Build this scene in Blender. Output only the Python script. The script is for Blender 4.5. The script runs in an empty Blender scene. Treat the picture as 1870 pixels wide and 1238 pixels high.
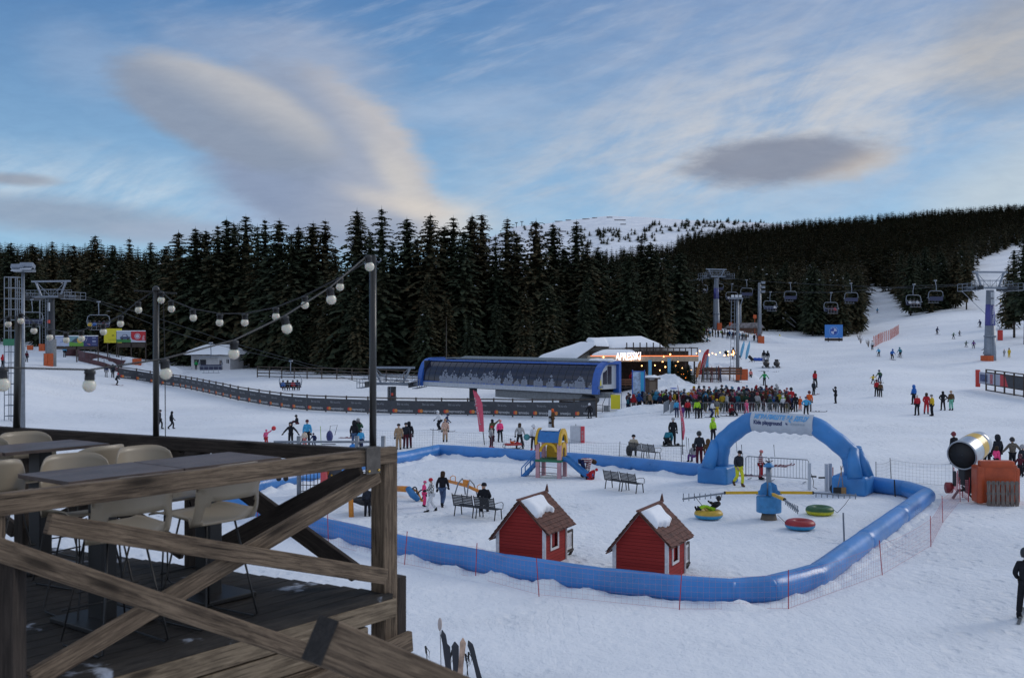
import bpy, bmesh, math, random
import numpy as np
from mathutils import Vector, Matrix, Euler, noise as mnoise
random.seed(7)
SC = bpy.context.scene
COL = SC.collection
R = math.radians
F = 1950.0; CX = 935.0; HY = 612.0; EYE = 7.0
cam_d = bpy.data.cameras.new("camera"); cam = bpy.data.objects.new("camera", cam_d); COL.objects.link(cam)
cam.location = (0, 0, EYE); cam.rotation_euler = (R(90), 0, 0)
cam_d.sensor_width = 36; cam_d.lens = 36*F/1870; cam_d.shift_y = -7/1870
cam_d.clip_start = 0.1; cam_d.clip_end = 20000
cam_d.dof.use_dof = True; cam_d.dof.focus_distance = 45; cam_d.dof.aperture_fstop = 5.0
SC.camera = cam
SC.view_settings.view_transform = 'Standard'; SC.view_settings.look = 'None'
SC.view_settings.exposure = 0.0; SC.view_settings.gamma = 1
SUN_EL, SUN_AZ = 14.0, 62.0          # azimuth clockwise from the view direction
sd = bpy.data.lights.new("sun", 'SUN'); so = bpy.data.objects.new("sun", sd); COL.objects.link(so)
sd.energy = 1.12; sd.angle = R(24); sd.color = (1.0, 0.93, 0.84)
_d = Vector((math.sin(R(SUN_AZ))*math.cos(R(SUN_EL+14)), math.cos(R(SUN_AZ))*math.cos(R(SUN_EL+14)), math.sin(R(SUN_EL+14))))
so.rotation_euler = _d.to_track_quat('Z', 'Y').to_euler()
class NT:
    def __init__(s, nt): s.nt = nt; s.n = nt.nodes; s.l = nt.links
    def new(s, t, **kw):
        n = s.n.new(t)
        for k, v in kw.items(): setattr(n, k, v)
        return n
    def put(s, sock, v):
        if v is None: return
        if isinstance(v, bpy.types.NodeSocket): s.l.new(v, sock)
        elif isinstance(v, (tuple, list)) and sock.type == 'RGBA' and len(v) == 3: sock.default_value = (*v, 1)
        else: sock.default_value = v
    def m(s, op, a, b=None, c=None, clamp=False):
        n = s.new('ShaderNodeMath', operation=op); n.use_clamp = clamp
        s.put(n.inputs[0], a); s.put(n.inputs[1], b)
        if c is not None: s.put(n.inputs[2], c)
        return n.outputs[0]
    def ss(s, x, a, b):          # smoothstep
        n = s.new('ShaderNodeMapRange', interpolation_type='SMOOTHSTEP')
        s.put(n.inputs[0], x); n.inputs[1].default_value = a; n.inputs[2].default_value = b
        return n.outputs[0]
    def mr(s, x, a, b, c, d):
        n = s.new('ShaderNodeMapRange'); s.put(n.inputs[0], x)
        for i, v in enumerate((a, b, c, d)): s.put(n.inputs[i+1], v)
        return n.outputs[0]
    def mix(s, f, a, b, blend='MIX'):
        n = s.new('ShaderNodeMix', data_type='RGBA', blend_type=blend)
        s.put(n.inputs[0], f); s.put(n.inputs[6], a); s.put(n.inputs[7], b)
        return n.outputs[2]
    def noise(s, vec, scale, detail=3, rough=.5, dist=0):
        n = s.new('ShaderNodeTexNoise'); s.put(n.inputs['Vector'], vec)
        n.inputs['Scale'].default_value = scale; n.inputs['Detail'].default_value = detail
        n.inputs['Roughness'].default_value = rough; n.inputs['Distortion'].default_value = dist
        return n.outputs[0]
    def comb(s, x, y, z=0.0):
        n = s.new('ShaderNodeCombineXYZ')
        for i, v in enumerate((x, y, z)): s.put(n.inputs[i], v)
        return n.outputs[0]
    def scale(s, vec, sc):
        n = s.new('ShaderNodeMapping'); s.put(n.inputs[0], vec); n.inputs[3].default_value = sc
        return n.outputs[0]
def srgb(r, g, b):
    return tuple(((c/255)/12.92 if c/255 <= .04045 else ((c/255+.055)/1.055)**2.4) for c in (r, g, b))
WS = 0.10
world = bpy.data.worlds.new("World"); SC.world = world; world.use_nodes = True
world.node_tree.nodes.clear(); W = NT(world.node_tree)
sky = W.new('ShaderNodeTexSky'); sky.sky_type = 'NISHITA'; sky.sun_disc = False
sky.sun_elevation = R(SUN_EL); sky.sun_rotation = R(SUN_AZ); sky.altitude = 1700; sky.air_density = 1.0; sky.dust_density = 0.4; sky.ozone_density = 1.6
tc = W.new('ShaderNodeTexCoord'); sp = W.new('ShaderNodeSeparateXYZ'); W.put(sp.inputs[0], tc.outputs['Generated'])
X, Y, Z = sp.outputs
Yc = W.m('MAXIMUM', Y, 0.06)
U = W.m('DIVIDE', X, Yc); V = W.m('DIVIDE', Z, Yc)
PXc = W.m('ADD', W.m('MULTIPLY', U, F), CX); PYc = W.m('SUBTRACT', HY, W.m('MULTIPLY', V, F))   # direction in handy units
base = W.comb(W.m('DIVIDE', PXc, 1000.0), W.m('DIVIDE', PYc, 1000.0), 0.0)
n_big = W.noise(W.scale(base, (1.6, 4, 1)), 2.0, 5, .55)
n_mid = W.noise(W.scale(base, (2.2, 7, 1)), 4.0, 6, .6)
n_fine = W.noise(W.scale(base, (3.0, 10, 1)), 5.0, 9, .66, .3)
n_edge = W.m('ADD', W.m('MULTIPLY', n_mid, .5), W.m('MULTIPLY', n_fine, .5))
def ell(cx, cy, rx, ry, ang, soft, wob=.35, pw=None, nz=None):
    a = R(ang); dx = W.m('SUBTRACT', PXc, cx); dy = W.m('SUBTRACT', PYc, cy)
    ex = W.m('DIVIDE', W.m('ADD', W.m('MULTIPLY', dx, math.cos(a)), W.m('MULTIPLY', dy, math.sin(a))), rx)
    ey = W.m('DIVIDE', W.m('SUBTRACT', W.m('MULTIPLY', dy, math.cos(a)), W.m('MULTIPLY', dx, math.sin(a))), ry)
    r = W.m('SQRT', W.m('ADD', W.m('MULTIPLY', ex, ex), W.m('MULTIPLY', ey, ey)))
    r = W.m('ADD', r, W.m('MULTIPLY', W.m('SUBTRACT', nz or n_mid, .5), wob*2))
    return W.ss(r, 1.0+soft, 1.0-soft), ex, ey
def C(r, g, b, k=1.0): return tuple(c*k/WS for c in srgb(r, g, b))
col = W.mix(1.0, sky.outputs[0], (0.78, 0.90, 1.06), 'MULTIPLY')
elev = W.m('MAXIMUM', Z, 0.0)
grad = W.mix(W.ss(Z, .36, .03), C(80, 128, 184), C(158, 200, 232))
grad = W.mix(W.ss(Z, .32, .95), grad, C(74, 112, 162))
col = W.mix(0.75, col, grad)
dirv = tc.outputs['Generated']
bn_ = W.noise(W.scale(dirv, (1, 1, 2.2)), 2.4, 6, .6)
backm = W.m('MAXIMUM', W.ss(Y, .45, -.1), W.ss(Z, .40, .7))
col = W.mix(W.m('MULTIPLY', backm, W.ss(bn_, .30, .62)), col, C(206, 215, 231))
def rot(vec, ang, sx, sy):
    n = W.new('ShaderNodeMapping'); W.put(n.inputs[0], vec); n.inputs[2].default_value = (0, 0, R(ang));
    n2 = W.new('ShaderNodeMapping'); W.put(n2.inputs[0], n.outputs[0]); n2.inputs[3].default_value = (sx, sy, 1)
    return n2.outputs[0]
c1 = W.noise(rot(base, 34, 1.3, 3.2), 2.2, 9, .60, .8)
c2 = W.noise(rot(base, 18, 1.0, 5.5), 5.0, 8, .6, .2)
cir = W.m('ADD', W.m('MULTIPLY', c1, .7), W.m('MULTIPLY', c2, .45))
reg, _, _ = ell(1500, 80, 520, 290, -22, .75, .45, nz=n_big)
col = W.mix(W.m('MULTIPLY', reg, .38), col, C(160, 178, 206))
cm = W.m('MULTIPLY', W.ss(cir, .38, .95), reg)
col = W.mix(W.m('MULTIPLY', cm, .68), col, C(192, 196, 206))
reg2, _, _ = ell(1500, 210, 560, 110, -14, .8, .6, nz=n_big)
col = W.mix(W.m('MULTIPLY', W.m('MULTIPLY', reg2, W.ss(cir, .4, .7)), .75), col, C(204, 205, 208))
reg3, _, _ = ell(1890, 60, 200, 110, -25, .5, .3, nz=n_big)
col = W.mix(W.m('MULTIPLY', reg3, .55), col, C(176, 172, 168))
reg3b, _, _ = ell(1860, 340, 190, 80, -30, .8, .3, nz=n_big)
col = W.mix(W.m('MULTIPLY', reg3b, .5), col, C(214, 214, 208))
reg4, _, _ = ell(850, 70, 420, 110, 0, .9, .6)
col = W.mix(W.m('MULTIPLY', W.m('MULTIPLY', reg4, W.ss(c2, .45, .75)), .6), col, C(165, 182, 208))
reg5, _, _ = ell(120, 350, 430, 60, 4, .9, .6)
col = W.mix(W.m('MULTIPLY', W.m('MULTIPLY', reg5, W.ss(cir, .4, .75)), .8), col, C(196, 212, 226))
reg6, _, _ = ell(160, 110, 90, 55, 20, .9, .6)
col = W.mix(W.m('MULTIPLY', reg6, .35), col, C(168, 184, 208))
reg7, _, _ = ell(830, 200, 130, 28, -5, .9, .5)
col = W.mix(W.m('MULTIPLY', reg7, .5), col, C(168, 188, 214))
for (cx, cy, rx, ry, an, co, k) in ((110, 395, 240, 32, 6, (146, 162, 184), .85), (30, 328, 70, 11, 3, (150, 154, 166), .75), (330, 425, 130, 22, 0, (160, 174, 196), .7)):
    e, _, _ = ell(cx, cy, rx, ry, an, .6, .3)
    col = W.mix(W.m('MULTIPLY', e, k), col, C(*co))
veil, ex, ey = ell(470, 90, 175, 52, 8, .7, .5)
col = W.mix(W.m('MULTIPLY', veil, .42), col, C(172, 180, 198))
veil2, ex, ey = ell(600, 160, 130, 90, 40, .8, .5)
col = W.mix(W.m('MULTIPLY', veil2, .5), col, C(166, 176, 196))
lo, ex, ey = ell(640, 392, 235, 50, 3, .5, .25)
col = W.mix(W.m('MULTIPLY', lo, .85), col, W.mix(W.ss(ex, -.6, .7), C(160, 176, 204), C(214, 208, 202)))
mid, ex, ey = ell(588, 292, 232, 142, 36, .15, .24, nz=n_edge)
warm = W.ss(W.m('SUBTRACT', W.m('MULTIPLY', ex, .55), ey), .15, 1.1)
col = W.mix(W.m('MULTIPLY', mid, .97), col, W.mix(warm, C(146, 160, 184), C(190, 189, 193)))
und, ex, ey = ell(552, 330, 185, 72, 12, .32, .14)
col = W.mix(W.m('MULTIPLY', und, .85), col, W.mix(W.ss(ex, -.3, 1.0), C(138, 154, 182), C(172, 178, 192)))
up, ex, ey = ell(408, 206, 222, 80, 22, .20, .20, nz=n_edge)
warm2 = W.ss(W.m('SUBTRACT', W.m('MULTIPLY', ex, .3), ey), -.3, .9)
col = W.mix(W.m('MULTIPLY', up, .97), col, W.mix(warm2, C(140, 153, 174), C(182, 184, 190)))
edge, ex, ey = ell(735, 335, 75, 26, 55, .8, .25)
col = W.mix(W.m('MULTIPLY', edge, .7), col, C(206, 202, 198))
edge2, ex, ey = ell(740, 375, 90, 16, 14, .9, .25)
col = W.mix(W.m('MULTIPLY', edge2, .7), col, C(214, 207, 200))
rl, ex, ey = ell(1440, 293, 184, 44, -4, .34, .42, nz=n_edge)
rim = W.ss(W.m('ADD', W.m('MULTIPLY', ex, .8), W.m('MULTIPLY', ey, .45)), .25, 1.1)
col = W.mix(W.m('MULTIPLY', rl, .95), col, W.mix(rim, C(136, 144, 162), C(204, 192, 180)))
col = W.mix(1.0, col, W.mix(W.ss(n_fine, .25, .75), (.955, .96, .97), (1.05, 1.045, 1.035)), 'MULTIPLY')
bg = W.new('ShaderNodeBackground'); W.put(bg.inputs[0], col); bg.inputs[1].default_value = WS
wo = W.new('ShaderNodeOutputWorld'); W.l.new(bg.outputs[0], wo.inputs[0])
class MB:
    def __init__(s): s.v = []; s.f = []; s.uv = []; s.mi = []; s.cur = 0; s.sm = []; s.smooth = False
    def face(s, idx, uv=None):
        s.f.append(tuple(idx)); s.uv.append(uv or [(0, 0)]*len(idx)); s.mi.append(s.cur); s.sm.append(s.smooth)
    def poly(s, pts, uv=None):
        b = len(s.v); s.v += [tuple(p) for p in pts]
        s.face(range(b, b+len(pts)), uv)
    def frame(s, p0, p1, up=(0, 0, 1)):
        a = (Vector(p1)-Vector(p0)); L = a.length; a = a/max(L, 1e-9)
        u = Vector(up)
        if abs(a.dot(u)) > .99: u = Vector((0, 1, 0)) if abs(a.y) < .9 else Vector((1, 0, 0))
        sdv = a.cross(u).normalized(); u = sdv.cross(a).normalized()
        return a, sdv, u, L
    def bar(s, p0, p1, w, h=None, up=(0, 0, 1), taper=1.0):     # rectangular beam, w sideways, h along up
        h = w if h is None else h
        a, sv, u, L = s.frame(p0, p1, up); p0 = Vector(p0); p1 = Vector(p1)
        q = [(-1, -1), (1, -1), (1, 1), (-1, 1)]
        b = len(s.v)
        for P, k in ((p0, 1.0), (p1, taper)):
            for x, y in q: s.v.append(tuple(P+sv*(x*w/2*k)+u*(y*h/2*k)))
        off = random.random()*20
        acc = 0
        for i in range(4):
            j = (i+1) % 4; wd = w if i % 2 == 0 else h
            s.face((b+i, b+j, b+4+j, b+4+i), [(off, acc), (off, acc+wd), (off+L, acc+wd), (off+L, acc)]); acc += wd
        s.face((b+3, b+2, b+1, b), [(off, .0), (off+w, 0), (off+w, h), (off, h)])
        s.face((b+4, b+5, b+6, b+7), [(off, .0), (off+w, 0), (off+w, h), (off, h)])
    def box(s, c, sz, rz=0, M=None):
        x, y, z = (k/2 for k in sz); T = Matrix.Translation(c) @ Matrix.Rotation(rz, 4, 'Z') if M is None else M
        P = [(-x, -y, -z), (x, -y, -z), (x, y, -z), (-x, y, -z), (-x, -y, z), (x, -y, z), (x, y, z), (-x, y, z)]
        b = len(s.v); s.v += [tuple(T @ Vector(p)) for p in P]
        for f, w, h in (((0, 1, 5, 4), sz[0], sz[2]), ((1, 2, 6, 5), sz[1], sz[2]), ((2, 3, 7, 6), sz[0], sz[2]), ((3, 0, 4, 7), sz[1], sz[2]), ((4, 5, 6, 7), sz[0], sz[1]), ((3, 2, 1, 0), sz[0], sz[1])):
            s.face([b+i for i in f], [(0, 0), (w, 0), (w, h), (0, h)])
    def tube(s, pts, r, n=8, cap=True, closed=False, squash=None):
        pts = [Vector(p) for p in pts]; m = len(pts); rs = r if isinstance(r, (list, tuple)) else [r]*m
        b = len(s.v); prev = None; acc = 0; us = []
        for i, p in enumerate(pts):
            if closed: d = pts[(i+1) % m]-pts[i-1]
            else: d = pts[min(i+1, m-1)]-pts[max(i-1, 0)]
            d.normalize()
            if prev is None:
                u = Vector((0, 0, 1)) if abs(d.z) < .95 else Vector((0, 1, 0))
            else: u = prev
            sv = d.cross(u); sv.normalize(); u = sv.cross(d).normalized(); prev = u
            if i: acc += (p-pts[i-1]).length
            us.append(acc)
            ku, kv = squash if squash else (1, 1)
            for k in range(n):
                a = 2*math.pi*k/n
                s.v.append(tuple(p+sv*(math.cos(a)*rs[i]*ku)+u*(math.sin(a)*rs[i]*kv)))
        seg = m if closed else m-1
        for i in range(seg):
            j = (i+1) % m
            for k in range(n):
                l = (k+1) % n; cu = 2*math.pi*max(rs[i], .01)
                s.face((b+i*n+k, b+i*n+l, b+j*n+l, b+j*n+k), [(us[i], cu*k/n), (us[i], cu*(k+1)/n), (us[i]+.5 if j == 0 else us[j], cu*(k+1)/n), (us[i]+.5 if j == 0 else us[j], cu*k/n)])
        if cap and not closed:
            s.face([b+k for k in range(n)][::-1]); s.face([b+(m-1)*n+k for k in range(n)])
    def lathe(s, prof, c=(0, 0, 0), n=16, M=None):
        b = len(s.v); T = M if M is not None else Matrix.Translation(c)
        for r, z in prof:
            for k in range(n):
                a = 2*math.pi*k/n; s.v.append(tuple(T @ Vector((r*math.cos(a), r*math.sin(a), z))))
        for i in range(len(prof)-1):
            for k in range(n):
                l = (k+1) % n; s.face((b+i*n+k, b+i*n+l, b+(i+1)*n+l, b+(i+1)*n+k))
        s.face([b+k for k in range(n)][::-1]); s.face([b+(len(prof)-1)*n+k for k in range(n)])
    def ball(s, c, rad, n=10, m=7):
        rx, ry, rz = rad if isinstance(rad, (tuple, list)) else (rad,)*3
        b = len(s.v); c = Vector(c)
        s.v.append(tuple(c-Vector((0, 0, rz))))
        for i in range(1, m):
            t = math.pi*i/m
            for k in range(n):
                a = 2*math.pi*k/n; s.v.append(tuple(c+Vector((rx*math.sin(t)*math.cos(a), ry*math.sin(t)*math.sin(a), -rz*math.cos(t)))))
        s.v.append(tuple(c+Vector((0, 0, rz)))); e = len(s.v)-1
        for k in range(n):
            l = (k+1) % n
            s.face((b, b+1+l, b+1+k)); s.face((e, e-n+k, e-n+l))
            for i in range(m-2): s.face((b+1+i*n+k, b+1+i*n+l, b+1+(i+1)*n+l, b+1+(i+1)*n+k))
    def prism(s, outline, p, ux, uy, t):        # outline 2-D, origin p, axes ux uy, thickness t along normal (both ways)
        p, ux, uy = Vector(p), Vector(ux), Vector(uy); nn = ux.cross(uy).normalized()*t/2
        k = len(outline); b = len(s.v)
        for sg in (1, -1):
            for x, y in outline: s.v.append(tuple(p+ux*x+uy*y+nn*sg))
        s.face(range(b, b+k), [(x, y) for x, y in outline]); s.face([b+k+i for i in range(k)][::-1], [(x, y) for x, y in outline][::-1])
        for i in range(k):
            j = (i+1) % k; s.face((b+i, b+k+i, b+k+j, b+j))
    def mesh(s, name, mats):
        me = bpy.data.meshes.new(name); me.from_pydata(s.v, [], s.f)
        mats = mats if isinstance(mats, (list, tuple)) else [mats]
        for m in mats: me.materials.append(m)
        if s.f:
            me.polygons.foreach_set('material_index', s.mi); me.polygons.foreach_set('use_smooth', s.sm)
            uvl = me.uv_layers.new(name='UVMap'); flat = [c for f in s.uv for p in f for c in p]; uvl.data.foreach_set('uv', flat)
        bm = bmesh.new(); bm.from_mesh(me); bmesh.ops.recalc_face_normals(bm, faces=bm.faces); bm.to_mesh(me); bm.free()
        me.update(); return me
    def build(s, name, mats, parent=None, loc=(0, 0, 0), world=False, bevel=0):
        if world and parent is not None:
            inv = wm(parent).inverted(); s.v = [tuple(inv @ Vector(v)) for v in s.v]
        o = bpy.data.objects.new(name, s.mesh(name, mats)); COL.objects.link(o)
        o.location = loc
        if parent is not None: o.parent = parent
        if bevel:
            bm = bmesh.new(); bm.from_mesh(o.data)
            es = [e for e in bm.edges if len(e.link_faces) == 2 and e.calc_face_angle(0) > .6]
            bmesh.ops.bevel(bm, geom=es, offset=bevel, segments=2, profile=.6, affect='EDGES', clamp_overlap=True)
            bm.to_mesh(o.data); bm.free()
        return o
def wm(o):
    M = o.matrix_basis.copy()
    while o.parent is not None: o = o.parent; M = o.matrix_basis @ M
    return M
def tag(o, label=None, cat=None, group=None, kind=None):
    if label: o['label'] = label
    if cat: o['category'] = cat
    if group: o['group'] = group
    if kind: o['kind'] = kind
    return o
def thing(name, label, cat, loc=(0, 0, 0), rz=0, group=None):
    o = bpy.data.objects.new(name, None); COL.objects.link(o); o.location = loc; o.rotation_euler = (0, 0, rz)
    o.empty_display_size = .2
    o.matrix_basis  # keep basis in step
    return tag(o, label, cat, group)
def kids(o): return [c for c in bpy.data.objects if c.parent == o]
def dup(o, loc=None, rz=None, label=None, group=None, parent=None, scale=None):
    c = o.copy(); COL.objects.link(c); c.parent = parent
    if loc is not None: c.location = loc
    if rz is not None: c.rotation_euler = (o.rotation_euler[0], o.rotation_euler[1], rz)
    if scale is not None: c.scale = (scale,)*3
    if label: c['label'] = label
    if group: c['group'] = group
    for k in kids(o): dup(k, parent=c)
    return c
def text_mesh(txt, size, name='lettering', ext=0.004, bold=0.0, align='CENTER', shear=0):
    cu = bpy.data.curves.new('t', 'FONT'); cu.body = txt; cu.size = size; cu.align_x = align; cu.align_y = 'CENTER'
    cu.extrude = ext; cu.offset = bold; cu.shear = shear; cu.resolution_u = 3
    o = bpy.data.objects.new('t', cu); COL.objects.link(o)
    dg = bpy.context.evaluated_depsgraph_get(); me = bpy.data.meshes.new_from_object(o.evaluated_get(dg))
    bpy.data.objects.remove(o); bpy.data.curves.remove(cu); me.name = name
    return me
def put_text(name, txt, size, mat, p, ux, uy, parent=None, off=.006, width=None, height=None, world=True, **kw):
    me = text_mesh(txt, size, name, **kw)
    ux = Vector(ux).normalized(); uy = Vector(uy).normalized(); nn = ux.cross(uy)
    xs = [v.co.x for v in me.vertices]; ys = [v.co.y for v in me.vertices]
    kx = width/(max(xs)-min(xs)) if width else 1; ky = height/(max(ys)-min(ys)) if height else 1
    cx = (max(xs)+min(xs))/2; cy = (max(ys)+min(ys))/2
    inv = wm(parent).inverted() if (parent is not None and world) else Matrix()
    for v in me.vertices:
        v.co = inv @ (Vector(p)+ux*((v.co.x-cx)*kx)+uy*((v.co.y-cy)*ky)+nn*(off+v.co.z))
    me.materials.clear(); me.materials.append(mat)
    o = bpy.data.objects.new(name, me); COL.objects.link(o)
    if parent is not None: o.parent = parent
    return o
MAT = {}
def mat(name, col, rough=.6, metal=0, bump=0, bscale=20, var=0, emit=None, estr=0, coat=0, trans=0, alpha=1, spec=.5, objcol=False, vscale=4, sss=0):
    if name in MAT: return MAT[name]
    m = bpy.data.materials.new(name); m.use_nodes = True; N = NT(m.node_tree); b = m.node_tree.nodes['Principled BSDF']
    b.inputs['Roughness'].default_value = rough; b.inputs['Metallic'].default_value = metal
    b.inputs['Specular IOR Level'].default_value = spec
    c = col
    tcn = N.new('ShaderNodeTexCoord').outputs['Object']
    if objcol:
        oi = N.new('ShaderNodeObjectInfo'); c = oi.outputs['Color']
    if var:
        nz = N.noise(tcn, vscale, 5, .6)
        c = N.mix(1.0, c, N.mix(N.ss(nz, .3, .7), (1-var,)*3, (1+var,)*3), 'MULTIPLY')
    N.put(b.inputs['Base Color'], c)
    if bump:
        bn = N.new('ShaderNodeBump'); bn.inputs['Strength'].default_value = bump; bn.inputs['Distance'].default_value = .02
        N.put(bn.inputs['Height'], N.noise(tcn, bscale, 5, .6)); N.l.new(bn.outputs[0], b.inputs['Normal'])
    if emit: N.put(b.inputs['Emission Color'], emit); b.inputs['Emission Strength'].default_value = estr
    if coat: b.inputs['Coat Weight'].default_value = coat
    if trans: b.inputs['Transmission Weight'].default_value = trans
    if alpha < 1: b.inputs['Alpha'].default_value = alpha
    if sss: b.inputs['Subsurface Weight'].default_value = sss; b.inputs['Subsurface Scale'].default_value = .03
    MAT[name] = m; return m
def snow_mat(name, far=False, rough_amt=1.0):
    if name in MAT: return MAT[name]
    m = bpy.data.materials.new(name); m.use_nodes = True; N = NT(m.node_tree); b = m.node_tree.nodes['Principled BSDF']
    b.inputs['Roughness'].default_value = .75; b.inputs['Specular IOR Level'].default_value = .25
    g = N.new('ShaderNodeNewGeometry').outputs['Position']
    big = N.noise(g, .05, 4, .5); mid = N.noise(g, .9, 5, .6); fine = N.noise(g, 6, 5, .65)
    tr = N.noise(N.scale(g, (.35, .06, .3)), 3.0, 4, .6, .6)
    c = N.mix(N.ss(big, .35, .7), (.70, .735, .79), (.83, .85, .88))
    c = N.mix(N.m('MULTIPLY', N.ss(mid, .45, .75), .3), c, (.84, .86, .90))
    c = N.mix(N.m('MULTIPLY', N.ss(tr, .5, .75), .22), c, (.66, .70, .78))
    dirt = N.ss(N.noise(g, .22, 3, .5), .66, .82)
    c = N.mix(N.m('MULTIPLY', N.m('MULTIPLY', dirt, N.ss(fine, .45, .7)), .22), c, (.55, .50, .44))
    N.put(b.inputs['Base Color'], c)
    if far: N.put(b.inputs['Base Color'], (.86, .87, .90))
    if not far:
        wv = N.new('ShaderNodeTexWave'); N.put(wv.inputs[0], N.scale(g, (1, .22, 1))); wv.inputs['Scale'].default_value = .9; wv.inputs['Distortion'].default_value = 7; wv.inputs['Detail'].default_value = 3; wv.inputs['Detail Scale'].default_value = .6
        h = N.m('ADD', N.m('MULTIPLY', mid, .16*rough_amt), N.m('ADD', N.m('MULTIPLY', fine, .045*rough_amt), N.m('MULTIPLY', tr, .05)))
        h = N.m('ADD', h, N.m('MULTIPLY', N.noise(g, 2.4, 4, .6), .07*rough_amt))
        h = N.m('ADD', h, N.m('MULTIPLY', wv.outputs[1], .002))
        vo = N.new('ShaderNodeTexVoronoi'); N.put(vo.inputs['Vector'], N.scale(g, (1, .8, 1))); vo.inputs['Scale'].default_value = 1.9
        tramp = N.ss(N.noise(g, .09, 3, .6), .44, .58)
        h = N.m('SUBTRACT', h, N.m('MULTIPLY', N.m('MULTIPLY', N.ss(vo.outputs['Distance'], .42, .12), tramp), .085))
        sl = N.new('ShaderNodeTexWave'); N.put(sl.inputs[0], N.scale(g, (.8, 2.6, 1))); sl.inputs['Scale'].default_value = 1.1; sl.inputs['Distortion'].default_value = 5; sl.inputs['Detail'].default_value = 2; sl.inputs['Detail Scale'].default_value = .25
        h = N.m('SUBTRACT', h, N.m('MULTIPLY', N.m('MULTIPLY', N.ss(sl.outputs[1], .90, 1.0), N.ss(N.noise(g, .3, 3, .6), .45, .65)), .008))
        h = N.m('ADD', h, N.m('MULTIPLY', N.m('MULTIPLY', N.noise(g, 3.4, 6, .7), tramp), .13))
        bn = N.new('ShaderNodeBump'); bn.inputs['Strength'].default_value = 1; bn.inputs['Distance'].default_value = .8
        N.put(bn.inputs['Height'], h); N.l.new(bn.outputs[0], b.inputs['Normal'])
    MAT[name] = m; return m
def wood_mat(name, c1, c2, scale=1.0, snowy=0, rough=.8, knots=True):
    if name in MAT: return MAT[name]
    m = bpy.data.materials.new(name); m.use_nodes = True; N = NT(m.node_tree); b = m.node_tree.nodes['Principled BSDF']
    b.inputs['Roughness'].default_value = rough; b.inputs['Specular IOR Level'].default_value = .2
    uv = N.new('ShaderNodeUVMap').outputs[0]
    gr = N.noise(N.scale(uv, (2.0, 30, 1)), 1.6*scale, 8, .7, .9)
    gr2 = N.noise(N.scale(uv, (3, 120, 1)), 1.2*scale, 4, .7, .2)
    bl = N.noise(N.scale(uv, (1.2, 3.0, 1)), 2.0, 4, .6)
    st = N.noise(N.scale(uv, (2.5, 9, 1)), 1.7, 5, .7)
    f = N.m('ADD', N.m('MULTIPLY', gr, .75), N.m('MULTIPLY', gr2, .35))
    c = N.mix(N.ss(f, .38, .72), c1, c2)
    c = N.mix(N.m('MULTIPLY', N.ss(bl, .42, .72), .55), c, tuple(k*.45 for k in c1))
    ck = N.noise(N.scale(uv, (1.4, 60, 1)), 1.0, 3, .6, .3)
    c = N.mix(N.m('MULTIPLY', N.ss(ck, .63, .68), .8), c, tuple(q*.12 for q in c1))
    c = N.mix(N.m('MULTIPLY', N.ss(st, .56, .76), .6), c, tuple(k*.3 for k in c1))
    if knots:
        vo = N.new('ShaderNodeTexVoronoi'); N.put(vo.inputs['Vector'], N.scale(uv, (1.6, 7, 1))); vo.inputs['Scale'].default_value = 1.0
        k = N.ss(vo.outputs['Distance'], .22, .06)
        c = N.mix(N.m('MULTIPLY', k, .8), c, tuple(q*.25 for q in c1))
    if snowy:
        g = N.new('ShaderNodeNewGeometry').outputs['Position']
        c = N.mix(N.m('MULTIPLY', N.ss(N.noise(g, 2.2, 5, .6), .60, .68), snowy), c, (.62, .68, .8))
    N.put(b.inputs['Base Color'], c)
    bn = N.new('ShaderNodeBump'); bn.inputs['Strength'].default_value = .7; bn.inputs['Distance'].default_value = .006
    N.put(bn.inputs['Height'], f); N.l.new(bn.outputs[0], b.inputs['Normal'])
    MAT[name] = m; return m
def zy(d, y): return EYE-(y-HY)*d/F
_near = [(1, 0), (60, 0)]
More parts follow.
